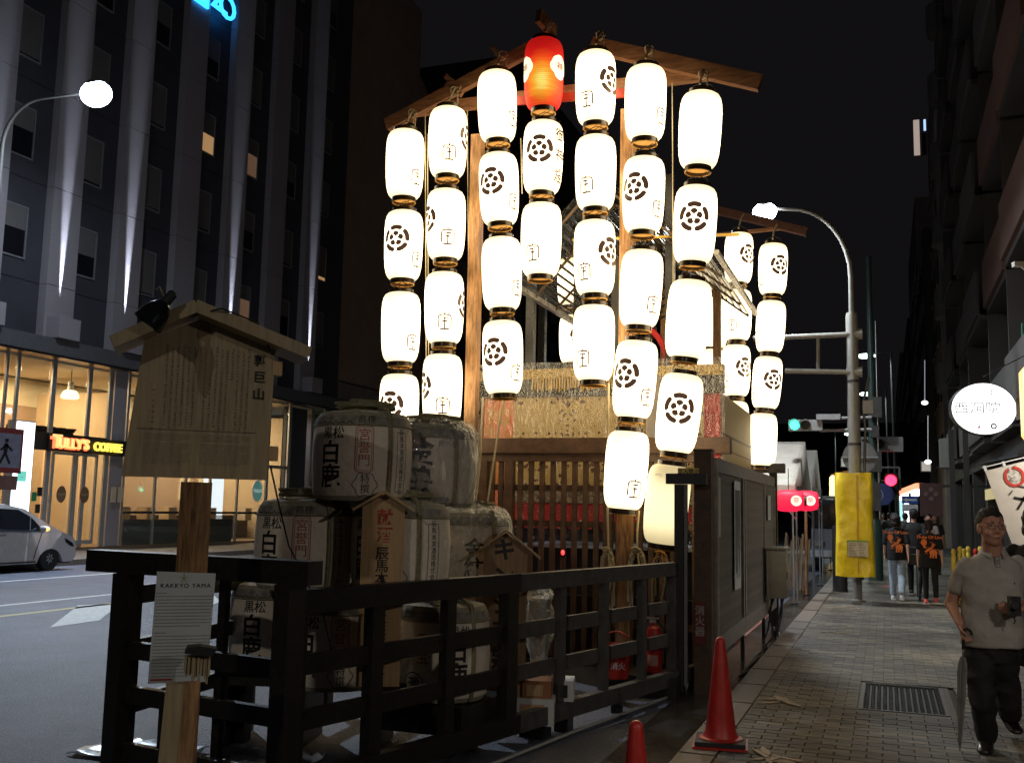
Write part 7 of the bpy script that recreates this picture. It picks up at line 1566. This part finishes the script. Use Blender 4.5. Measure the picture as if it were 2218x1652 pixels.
# ================================================================ people
def hand(b, wrist, d, palm_n, side, s=1.0, curl=0.5, spread=1.0):
    """palm and five unequal bent fingers; d = pointing direction, palm_n = palm normal, side = towards the thumb"""
    d, n_, t_ = Vector(d).normalized(), Vector(palm_n).normalized(), Vector(side).normalized()
    w_ = Vector(wrist); pc = w_+d*0.05*s
    b.loft([(w_, t_*0.024*s, n_*0.017*s), (w_+d*0.03*s, t_*0.036*s, n_*0.017*s), (w_+d*0.07*s, t_*0.041*s, n_*0.015*s), (w_+d*0.092*s, t_*0.039*s, n_*0.011*s)], 12)
    for k, (off, L) in enumerate(((0.030, 0.072), (0.010, 0.080), (-0.010, 0.074), (-0.029, 0.058))):
        p = w_+d*0.085*s+t_*off*s*spread; c1 = curl*0.6; dd = (d*math.cos(c1)+n_*math.sin(c1)).normalized(); q1 = p+dd*L*0.45*s
        c2 = curl*1.5; dd = (d*math.cos(c2)+n_*math.sin(c2)).normalized(); q2 = q1+dd*L*0.32*s; c3 = curl*2.1; dd = (d*math.cos(c3)+n_*math.sin(c3)).normalized(); q3 = q2+dd*L*0.22*s
        b.cap(p, .0092*s, q1, .0086*s, 8); b.cap(q1, .0086*s, q2, .0078*s, 8); b.cap(q2, .0078*s, q3, .0066*s, 8)
    p = w_+d*0.025*s+t_*0.030*s; q1 = p+(d*0.6+t_*0.8+n_*0.2).normalized()*0.036*s; q2 = q1+(d*0.85+t_*0.2+n_*(0.2+curl*0.6)).normalized()*0.030*s
    b.cap(w_+d*0.02*s+t_*0.012*s, .014*s, p, .013*s, 8); b.cap(p, .0125*s, q1, .0105*s, 8); b.cap(q1, .0105*s, q2, .0085*s, 8)
def head(b, c, fwd, up, s=1.0, ears=True):
    """skull, jaw, nose, brow, lips, cheeks and ears round centre c"""
    f, u = Vector(fwd).normalized(), Vector(up).normalized(); r = f.cross(u).normalized(); u = r.cross(f).normalized()
    M = Matrix((r, f, u)).transposed(); P_ = lambda x, y, z: c+M @ Vector((x*s, y*s, z*s))
    b.ell(P_(0, -0.018, 0.028), (0.076*s, 0.095*s, 0.098*s), 20, 14, M); b.ell(P_(0, 0.018, -0.012), (0.066*s, 0.072*s, 0.098*s), 20, 14, M)
    b.ell(P_(0, 0.034, -0.078), (0.043*s, 0.045*s, 0.036*s), 14, 10, M); b.ell(P_(0, 0.012, -0.070), (0.056*s, 0.052*s, 0.034*s), 14, 10, M)
    for sx in (-1, 1):
        b.ell(P_(0.036*sx, 0.064, -0.032), (0.024*s, 0.020*s, 0.022*s), 12, 8, M); b.ell(P_(0.032*sx, 0.074, 0.030), (0.027*s, 0.014*s, 0.009*s), 12, 8, M)
        if ears: b.ell(P_(0.078*sx, -0.006, -0.008), (0.010*s, 0.020*s, 0.034*s), 10, 8, M)
        b.ell(P_(0.014*sx, 0.090, -0.034), (0.009*s, 0.010*s, 0.008*s), 8, 6, M)
    b.cap(P_(0, 0.078, 0.018), 0.010*s, P_(0, 0.102, -0.026), 0.013*s, 10); b.ell(P_(0, 0.082, -0.058), (0.024*s, 0.010*s, 0.0058*s), 12, 6, M); b.ell(P_(0, 0.079, -0.069), (0.021*s, 0.011*s, 0.007*s), 12, 6, M)
    return P_, M
def face_parts(P_, M, s, root, glasses=True):
    for sx in (-1, 1):
        MB().ell(P_(0.031*sx, 0.081, 0.010), (0.0125*s, 0.006*s, 0.0052*s), 12, 8, M).build("eye", mat("eye_white", (0.45, 0.40, 0.36), 0.3), root, True)
        MB().ell(P_(0.031*sx, 0.0855, 0.010), (0.0055*s, 0.003*s, 0.0050*s), 10, 6, M).build("iris", m_black, root, True)
        b = MB(); b.tube([P_(sx*(0.014+0.010*i), 0.0905-0.0035*i-0.001*i*i, 0.030+0.004*math.sin(i*0.9)) for i in range(5)], 0.0033*s, 6); b.build("eyebrow", m_greyhair, root, True)
    MB().ell(P_(0, 0.0895, -0.0635), (0.020*s, 0.004*s, 0.0032*s), 12, 6, M).build("mouth", mat("mouth_dark", (0.10, 0.03, 0.025), 0.5), root, True)
    if glasses:
        b = MB()
        for sx in (-1, 1):
            b.tube([P_(sx*0.032+0.024*math.cos(t), 0.098-0.004*abs(math.cos(t)), 0.006+0.017*math.sin(t)) for t in [2*PI*i/20 for i in range(20)]], 0.0014*s, 5, closed=True)
            b.tube([P_(sx*0.056, 0.095, 0.010), P_(sx*0.078, 0.04, 0.012), P_(sx*0.083, -0.01, 0.010)], 0.0015*s, 5)
        b.tube([P_(-0.009, 0.099, 0.010), P_(0.009, 0.099, 0.010)], 0.0014*s, 5); b.build("glasses", m_darkmetal, root)
def foot(b, ank, fwd, s=1.0, zg=None):
    f = Vector((fwd[0], fwd[1], 0)).normalized(); r = Vector((f.y, -f.x, 0)); a = Vector(ank); z0 = a.z-0.075*s if zg is None else zg; u = Vector((0, 0, 1))
    def ring(t, hw, h, z): return (Vector((a.x, a.y, z0))+f*t*s+u*z*s, r*hw*s, u*h*s)
    b.loft([ring(-0.075, 0.018, 0.022, 0.035), ring(-0.065, 0.034, 0.036, 0.040), ring(-0.02, 0.040, 0.048, 0.049), ring(0.04, 0.043, 0.036, 0.038), ring(0.11, 0.048, 0.026, 0.028), ring(0.16, 0.042, 0.020, 0.022), ring(0.185, 0.022, 0.012, 0.016)], 14, 0.8)
    b.cap(a+u*0.05*s, 0.045*s, a-u*0.01*s, 0.046*s, 12)

# ---------- the man in the polo shirt
DM = 6.95
def J(px, py, dd=0.0): return P(px, py, DM+dd)
mroot = J(2145, 1560); mroot.z = 0
mp_ = thing("person", tuple(mroot), "man in a grey polo shirt and glasses walking nearer with an umbrella and a camera", "person")
fw = (Vector((-mroot.x, -mroot.y, 0)).normalized()); rt = Vector((-fw.y, fw.x, 0))*1      # rt = image left to right for us? fw towards viewer
rt = Vector((0, 0, 1)).cross(fw).normalized()                                          # his own left ... image right
tw_ = R(14); bf = (fw*math.cos(tw_)+rt*math.sin(tw_)).normalized(); br2 = Vector((0, 0, 1)).cross(bf).normalized(); UP = Vector((0, 0, 1))
hc_ = J(2147, 1143, -0.02); hf = (fw*math.cos(R(20))+rt*math.sin(R(20))+UP*0.05).normalized()
S1, S2_ = J(2092, 1226, 0.05), J(2206, 1222, 0.05)
E1, W1 = J(2059, 1306, 0.14), J(2079, 1350, -0.04)
E2_, W2 = J(2228, 1300, 0.02), J(2211, 1318, -0.26)
H1, H2 = J(2123, 1425), J(2170, 1425); K1, K2 = J(2130, 1522, -0.06), J(2184, 1518, 0.05); A1, A2_ = J(2138, 1612, 0.08), J(2190, 1578, 0.50)
A1.z = max(0.08, A1.z); A2_.z = 0.14
b = MB(); Ph, Mh = head(b, hc_, hf, UP, 1.08)
b.cap(J(2150, 1205, 0.03), 0.070, hc_-UP*0.05, 0.062, 14)
b.loft([(J(2149, 1410), br2*0.15, bf*0.10), (J(2149, 1330), br2*0.155, bf*0.105), (J(2148, 1255), br2*0.165, bf*0.10), (J(2149, 1220, .03), br2*0.13, bf*0.07), (J(2150, 1203, .03), br2*0.075, bf*0.06)], 18)
b.cap(S1, 0.052, E1, 0.042, 12); b.cap(E1, 0.041, W1, 0.027, 12); b.cap(S2_, 0.052, E2_, 0.042, 12); b.cap(E2_, 0.041, W2, 0.027, 12)
hand(b, W1, (J(2084, 1372, -0.06)-W1), -fw*0.2+rt, fw, 1.0, 1.05); hand(b, W2, J(2186, 1317, -0.28)-W2, -UP*0.1+fw*-1.0, UP, 1.0, 0.45)
for (h_, k_, a_) in ((H1, K1, A1), (H2, K2, A2_)): b.cap(h_, 0.075, k_, 0.05, 12); b.cap(k_, 0.05, a_, 0.035, 12)
obj("body", fuse(b, 0.0065, 3), m_skin, mp_); face_parts(Ph, Mh, 1.08, mp_)
# receding short hair
b = MB(); b.ell(Ph(0, -0.022, 0.038), (0.0885, 0.104, 0.106), 22, 14, Mh)
me = fuse(b, 0.008, 1, "hair"); bm = bmesh.new(); bm.from_mesh(me)
Mi = Mh.inverted(); dele = []
for v in bm.verts:
    q_ = Mi @ (v.co-hc_)/1.08
    lim = 0.066+0.006*math.sin(q_.x*90) if q_.y > 0.045 else (0.016+ (q_.y*0.9 if q_.y > 0 else 0) if q_.y > -0.02 else -0.065)
    if q_.z < lim: dele.append(v)
    else: v.co += v.normal*(0.005*noise.noise(v.co*90)+0.003*noise.noise(v.co*40))
bmesh.ops.delete(bm, geom=dele, context='VERTS'); bm.to_mesh(me); bm.free(); obj("hair", me, m_greyhair, mp_)
# polo shirt
b = MB()
R_ = lambda px, py, hw, dp, dd=0.0: (J(px, py, dd), br2*hw, bf*dp)
b.loft([R_(2152, 1398, .202, .145), R_(2151, 1372, .205, .150), R_(2149, 1330, .200, .150), R_(2148, 1285, .196, .140), R_(2148, 1245, .202, .130), R_(2148, 1220, .190, .105, .03), R_(2150, 1205, .130, .085, .04), R_(2151, 1194, .080, .068, .04)], 26, 0.88)
for s_, e_ in ((S1, E1), (S2_, E2_)): b.cap(s_, 0.070, s_.lerp(e_, 0.52), 0.067, 16)
me = fuse(b, 0.010, 5, "polo_shirt")
for v in me.vertices:
    z = v.co.z; k_ = max(0, min(1, (1.32-z)/0.3)); fd = 1-abs(noise.noise(Vector((v.co.x*3.2+1.4*z, v.co.y*3, z*5.5+2.2*v.co.x))))*2.4; v.co += v.normal*(0.013*fd*(0.3+k_)-0.006+0.005*noise.noise(v.co*17))
obj("polo_shirt", me, m_polo, mp_)
nk = J(2151, 1197, 0.035); b = MB()
for j, (r0, z0) in enumerate(((0.070, 0.035), (0.078, 0.028), (0.092, -0.008), (0.086, -0.010))):
    pass
vs = []; N = 30
for r0, z0 in ((0.066, 0.040), (0.072, 0.042), (0.096, -0.004), (0.092, -0.008)):
    for k_ in range(N+1):
        a_ = R(20)+R(320)*k_/N; dip = -0.035*(0.5+0.5*math.cos((a_-PI)))**6 if False else -0.03*(abs(k_/N-0.5)*2)**6
        dirv = bf*math.cos(a_)+br2*math.sin(a_); vs.append(nk+dirv*r0*(1+0.25*(abs(k_/N-.5)*2)**8)+UP*(z0+dip))
b.add(vs, [(j*(N+1)+k_, j*(N+1)+k_+1, (j+1)*(N+1)+k_+1, (j+1)*(N+1)+k_) for j in range(3) for k_ in range(N)]); b.build("collar", m_polo, mp_, True)
pl_ = nk+bf*0.105-UP*0.10; b = MB(); b.bar(nk+bf*0.087-UP*0.02, nk+bf*0.128-UP*0.155, 0.034, 0.012, up=bf); b.build("placket", mat("placket_cloth", (0.24, 0.22, 0.19), 0.85), mp_)
for k_ in range(3): MB().ell(nk+bf*(0.098+0.014*k_)-UP*(0.035+0.045*k_), (0.0055, 0.0055, 0.0055), 8, 6).build("button", m_white, mp_, True)
MB().ell(J(2196, 1262, -0.135), (0.008, 0.004, 0.014), 8, 6).build("chest_emblem", m_black, mp_)
# trousers and shoes
b = MB(); b.loft([R_(2150, 1385, .165, .115), R_(2149, 1410, .172, .118), R_(2148, 1432, .172, .115)], 22)
for (h_, k_, a_) in ((H1, K1, A1), (H2, K2, A2_)): b.cap(h_+UP*0.0, 0.104, k_, 0.084, 16); b.cap(k_, 0.084, a_+UP*0.02, 0.068, 16)
me = fuse(b, 0.011, 4, "trousers")
for v in me.vertices: v.co += v.normal*0.016*(1-2.2*abs(noise.noise(Vector((v.co.x*6+v.co.z*2, v.co.y*6, v.co.z*7)))))-v.normal*0.006
obj("trousers", me, mat("black_trouser_cloth", (0.016, 0.015, 0.016), 0.8, vary=0.2, scale=8, bump=0.3), mp_); m_shoe = mat("dark_leather", (0.02, 0.016, 0.013), 0.35)
b = MB(); foot(b, A1, fw*1.0-rt*0.1, 1.12, 0.0); obj("shoe", fuse(b, 0.008, 2), m_shoe, mp_); b = MB(); foot(b, A2_, fw+rt*0.2, 1.10, 0.055); obj("shoe", fuse(b, 0.008, 2), m_shoe, mp_)
# his umbrella and camera are things of their own
um = thing("folded_umbrella", tuple(J(2082, 1500, -0.08)), "folded translucent umbrella held upright in the man's hand", "umbrella")
u0, u1 = J(2087, 1372, -0.08), J(2079, 1622, -0.05)
b = MB(); n = 14; pr = [(0.0, 0.006), (0.10, 0.008), (0.20, 0.016), (0.26, 0.030), (0.34, 0.032), (0.6, 0.026), (0.85, 0.016), (0.95, 0.010), (1.0, 0.004)]; vs = []
for t, r_ in pr[2:]:
    for i in range(n*2): a_ = PI*i/n; rr_ = r_*(1.0 if i % 2 else 0.62); vs.append(u0.lerp(u1, t)+rt*rr_*math.cos(a_)+fw*rr_*math.sin(a_))
m2 = n*2; b.add(vs, [(j*m2+i, j*m2+(i+1) % m2, (j+1)*m2+(i+1) % m2, (j+1)*m2+i) for j in range(len(pr)-3) for i in range(m2)]); b.build("canopy", mat("grey_translucent_film", (0.30, 0.29, 0.27), 0.3, vary=0.15), um, True)
MB().tube([u0, u1+(u1-u0)*0.015], 0.005, 8).build("shaft", m_steel, um); MB().tube([u0-(u1-u0)*0.03, u0+(u1-u0)*0.13], 0.010, 10).build("handle", m_black, um)
MB().tube([u0-(u1-u0)*0.03, u0-(u1-u0)*0.05+rt*0.02+fw*0.02, u0-(u1-u0)*0.03+rt*0.045+fw*0.04, u0+rt*0.05+fw*0.04], 0.010, 8).build("hook", m_black, um)
cm_ = thing("camera", tuple(J(2194, 1312, -0.31)), "small black camera held in the man's raised hand at his waist", "camera")
MB().box(J(2197, 1312, -0.335), (0.070, 0.045, 0.125), rz=0.3).build("case", m_black, cm_); MB().lathe([(0.030, 0), (0.030, 0.05), (0.024, 0.055)], 18, c=J(2197, 1308, -0.36), M=Matrix.Rotation(PI/2, 3, 'X')).build("lens", m_darkmetal, cm_)
MB().tube([J(2196, 1335, -0.31), J(2199, 1345, -0.31), J(2196, 1350, -0.30)], 0.004, 5).build("strap", m_black, cm_)

# ---------- generic walkers
def walker(x, y, h, yaw, label, top, legs_m, hair_m, shoes_m, style="bob", stride=0.28, skin=m_skin2, hem=0.50, group=None, print_=False, arms=(0.1, -0.12), width=1.0, voxel=0.016, sleeve=0.5, turn=0.0, skinleg=False):
    """yaw: direction walked, 0 = away along the street, measured clockwise"""
    f = Vector((math.sin(yaw), math.cos(yaw), 0)); r = Vector((f.y, -f.x, 0)); o = Vector((x, y, 0)); s = h/1.7
    Q = lambda a, b_, z: o+r*a*s*width+f*b_*s+UP*z*s
    t = thing("person", (x, y, 0), label, "person", group); b = MB(); hcc = Q(0, 0.02, 1.585); hfw = (f*math.cos(turn)+r*math.sin(turn)).normalized()
    P2, M2_ = head(b, hcc, hfw, UP, 0.98*s); b.cap(Q(0, 0, 1.42), 0.052*s, hcc-UP*0.05, 0.048*s, 10)
    b.loft([(Q(0, 0, 0.92), r*.14*s, f*.09*s), (Q(0, 0, 1.1), r*.12*s, f*.085*s), (Q(0, 0, 1.3), r*.145*s, f*.09*s), (Q(0, 0, 1.40), r*.11*s, f*.06*s)], 14)
    sh = [Q(-0.165, 0, 1.375), Q(0.165, 0, 1.375)]; el = [Q(-0.215, arms[0]*0.5-0.02, 1.10), Q(0.215, arms[1]*0.5-0.02, 1.10)]; wr2 = [Q(-0.225, arms[0], 0.87), Q(0.225, arms[1], 0.87)]
    hp_ = [Q(-0.085, 0, 0.90), Q(0.085, 0, 0.90)]; kn = [Q(-0.085, stride*0.45, 0.49), Q(0.09, -stride*0.1, 0.48)]; an = [Q(-0.085, stride*0.55, 0.085), Q(0.085, -stride*0.75, 0.13)]
    for i in (0, 1):
        b.cap(sh[i], 0.045*s, el[i], 0.036*s, 10); b.cap(el[i], 0.036*s, wr2[i], 0.024*s, 10); hand(b, wr2[i], Vector((0, 0, -1))+f*0.1, r*(1 if i == 0 else -1), f, 0.95*s, 0.4)
        b.cap(hp_[i], 0.07*s, kn[i], 0.048*s, 10); b.cap(kn[i], 0.05*s, an[i], 0.034*s, 10)
    obj("body", fuse(b, min(voxel, 0.010), 2), skin, t)
    b = MB(); hz = hem*1.7 if False else hem
    b.loft([(Q(0, 0, hz), r*.185*s*width, f*.125*s), (Q(0, 0, hz+0.15), r*.18*s, f*.125*s), (Q(0, 0, 1.15), r*.165*s, f*.115*s), (Q(0, 0, 1.30), r*.18*s, f*.115*s), (Q(0, 0, 1.385), r*.17*s, f*.085*s), (Q(0, 0, 1.425), r*.10*s, f*.065*s), (Q(0, 0, 1.445), r*.06*s, f*.055*s)], 20, 0.9)
    for i in (0, 1): b.cap(sh[i]-UP*0.01, 0.064*s, sh[i].lerp(el[i], 0.85 if sleeve >= 0.5 else 0.4), 0.060*s, 12)
    if sleeve > 0.9:
        for i in (0, 1): b.cap(el[i], 0.05*s, wr2[i], 0.04*s, 12)
    me = fuse(b, voxel, 3, "shirt")
    for v in me.vertices: v.co += v.normal*0.012*noise.noise(Vector((v.co.x*6, v.co.y*6, v.co.z*5+x)))
    obj("shirt", me, top, t)
    b = MB(); b.loft([(Q(0, 0, 0.98), r*.15*s, f*.10*s), (Q(0, 0, 0.88), r*.155*s, f*.105*s)], 16)
    fat = 0.088 if legs_m is m_jeans else 0.078
    for i in (0, 1): b.cap(hp_[i], fat*s*1.05, kn[i], (fat-0.016)*s, 12); b.cap(kn[i], (fat-0.014)*s, an[i]+UP*0.04, (fat-0.026)*s, 12)
    me = fuse(b, voxel, 3, "trousers"); obj("trousers", me, legs_m, t)
    for i in (0, 1):
        b = MB(); foot(b, an[i], f, 1.0*s, 0.0 if i == 0 else 0.03); obj("shoe", fuse(b, 0.012, 1), shoes_m, t); bb3 = MB(); c_ = an[i]; bb3.box((c_.x+f.x*0.04, c_.y+f.y*0.04, (0.0 if i == 0 else 0.03)+0.012), (0.085*s, 0.25*s, 0.022), rz=-yaw).build("sole", m_white, t)
    b = MB()
    if style == "bob": b.ell(P2(0, -0.03, 0.03), (0.098*s, 0.110*s, 0.112*s), 18, 12, M2_); b.ell(P2(0, -0.045, -0.055), (0.100*s, 0.085*s, 0.085*s), 18, 12, M2_)
    elif style == "tied": b.ell(P2(0, -0.025, 0.035), (0.090*s, 0.104*s, 0.104*s), 18, 12, M2_); b.cap(P2(0, -0.12, 0.03), 0.035*s, P2(0, -0.135, -0.14), 0.02*s, 10); b.ell(P2(0, -0.05, -0.04), (0.08*s, 0.06*s, 0.06*s), 14, 10, M2_)
    else: b.ell(P2(0, -0.028, 0.036), (0.088*s, 0.102*s, 0.102*s), 18, 12, M2_); b.ell(P2(0, -0.055, -0.03), (0.075*s, 0.05*s, 0.05*s), 14, 10, M2_)
    me = fuse(b, 0.011, 1, "hair")
    for v in me.vertices: v.co += v.normal*0.008*noise.noise(v.co*40)
    obj("hair", me, hair_m, t)
    if print_:
        bk_ = -f; nrm = bk_; rg = Vector((nrm.y, -nrm.x, 0)); rg = UP.cross(nrm)        # reading direction seen from behind the walker
        Mp = face_mat(Q(0, -0.150, 1.19), rg, UP) @ Matrix.Scale(1.2, 4); 
        def put(me, nm): me.transform(Mp); obj(nm, me, m_orangeprint, t)
        tm_ = text_mesh("Duke Of Lion", 0.066, bold=0.02); tm_.transform(Matrix.Translation((0, 0, 0.125))); put(tm_, "lettering")
        q = random.Random(3); b = MB()
        b.add([(-0.085+0.042*math.cos(t_*PI/10)*(1+.1*math.sin(3*t_)), 0, 0.045+0.052*math.sin(t_*PI/10)) for t_ in range(20)], [tuple(range(20))]); b.add([(-0.10, 0, 0.01), (-0.06, 0, 0.0), (-0.055, 0, -0.05), (-0.095, 0, -0.03)], [(0, 1, 2, 3)])
        stroke(b, [(-0.07, -0.10), (-0.02, -0.06), (0.03, -0.03), (0.05, 0.03)], 0.035); b.add([(0.01, 0, -0.0), (0.07, 0, 0.035), (0.075, 0, 0.01), (0.04, 0, -0.035)], [(0, 1, 2, 3)])
        b.add([(0.045+0.055*math.cos(t_*PI/10), 0, -0.105+0.045*math.sin(t_*PI/10)) for t_ in range(20)], [tuple(range(20))])
        for xx in (0.01, 0.045, 0.085): stroke(b, [(xx, -0.12), (xx-0.008, -0.185)], 0.022)
        for i in range(9): xx, zz = q.uniform(-.12, .11), q.uniform(-.19, .08); stroke(b, [(xx-0.03, zz), (xx, zz+0.006), (xx+0.03, zz-0.004)], 0.007, taper=True)
        put(b.mesh("figure_print"), "figure_print")
    return t
wl = atz(1947, 1300, 0); wr_ = atz(2017, 1309, 0)
shirt_b = mat("black_tee", (0.007, 0.0065, 0.007), 0.85, vary=0.25, scale=8, bump=0.3, bscale=10)
walker(wl.x-0.02, wl.y, 1.62, R(2), "woman with bobbed hair, black T-shirt with orange print and pale jeans, from behind", shirt_b, m_jeans, m_hair2, mat("white_trainers", (0.6, 0.6, 0.58), 0.6), hem=0.80, print_=True, stride=0.26, group="walkers in matching black T-shirts")
walker(wr_.x, wr_.y, 1.53, R(-2), "woman with tied hair, printed black T-shirt, black leggings and red shoes, seen from behind", shirt_b, m_blackcloth, m_hair2, mat("coral_trainers", (0.7, 0.12, 0.10), 0.6), style="tied", hem=0.74, print_=True, stride=0.2, group="walkers in matching black T-shirts")
c = aty(1981, 1200, 22.6); walker(c.x, 22.6, 1.74, R(5), "man all in black walking between and ahead of the two women", m_blackcloth, m_blackcloth, m_hair, m_black, style="short", hem=0.78, sleeve=1.0, width=1.05)
c = aty(2002, 1200, 25.5); walker(c.x+0.1, 25.5, 1.66, R(180), "dark-haired person in a pale top, mostly hidden behind the two women", mat("pale_top", (0.35, 0.28, 0.25), 0.8), m_blackcloth, m_hair, m_black, style="short", voxel=0.02)
c = aty(2206, 1200, 8.6); walker(c.x+0.14, 8.7, 1.68, R(20), "person with thick dark hair and dark clothes behind the man at the right edge", m_blackcloth, mat("blue_cloth", (0.03, 0.05, 0.22), 0.8), m_hair, m_black, style="bob", voxel=0.014, sleeve=1.0)
for k, (px, y, m_, lb_) in enumerate(((1912, 44, mat("white_top", (0.5, 0.5, 0.5), 0.8), "small far walker in a white top beside the green pole"), (1925, 40, m_blackcloth, "far walker in dark clothes left of the women"), (1934, 36, m_blackcloth, "far dark walker just above the left woman's head"), (1961, 33, mat("brown_top", (0.1, 0.06, 0.05), 0.8), "far walker in brown between the shop light and the man in black"), (2024, 31, m_blackcloth, "far dark walker right of the narrow lit doorway"))):
    c = aty(px, 1130, y); walker(c.x, y, 1.68, R(0 if k % 2 else 180), lb_, m_, m_blackcloth, m_hair, m_black, style="short", voxel=0.03, group="far walkers on the pavement")
# bicycle pushed between the women
bkx = aty(1990, 1250, 21.4).x; bk2 = thing("bicycle", (bkx, 21.6, 0), "bicycle seen end-on between the two women", "bicycle")
for y in (21.1, 22.15):
    w2 = MB().tube([(bkx, y+0.31*math.cos(t), 0.33+0.31*math.sin(t)) for t in [2*PI*i/28 for i in range(28)]], 0.02, 6, closed=True).build("wheel", m_black, bk2)
    s3 = MB()
    for i in range(10): s3.tube([(bkx, y, 0.33), (bkx, y+0.3*math.cos(i*PI/5), 0.33+0.3*math.sin(i*PI/5))], 0.003, 4)
    s3.build("spokes", m_steel, w2)
MB().tube([(bkx, 21.1, 0.33), (bkx, 21.3, 0.75), (bkx, 21.9, 0.80), (bkx, 21.6, 0.32), (bkx, 21.3, 0.75)], 0.017, 6).build("frame", m_metal, bk2); MB().tube([(bkx, 22.15, 0.33), (bkx, 21.95, 0.95)], 0.017, 6).build("fork", m_metal, bk2); MB().tube([(bkx-0.25, 21.85, 1.0), (bkx, 21.97, 0.98), (bkx+0.25, 21.85, 1.0)], 0.012, 6).build("handlebar", m_steel, bk2)
MB().ell((bkx, 21.3, 0.82), (0.07, 0.12, 0.035), 12, 6).build("saddle", m_black, bk2); MB().box((bkx, 21.0, 0.78), (0.3, 0.25, 0.2)).build("basket", m_darkmetal, bk2)
rx = MB().bb(*( (lambda a: (a.x-0.15, a.x+0.15, a.y-0.12, a.y+0.12))(atz(1925, 1270, 0)) ), 0.002, 0.006).build("red_scrap", mat("crimson_plastic", (0.6, 0.02, 0.06), 0.4)); tag(rx, "flat crimson scrap lying on the paving left of the walking women", "litter")

# sloppy links that were laid out in world space: give parts without a mesh material a default
for o in COL.objects:
    if o.type == 'MESH' and not o.data.materials: o.data.materials.append(m_metal)
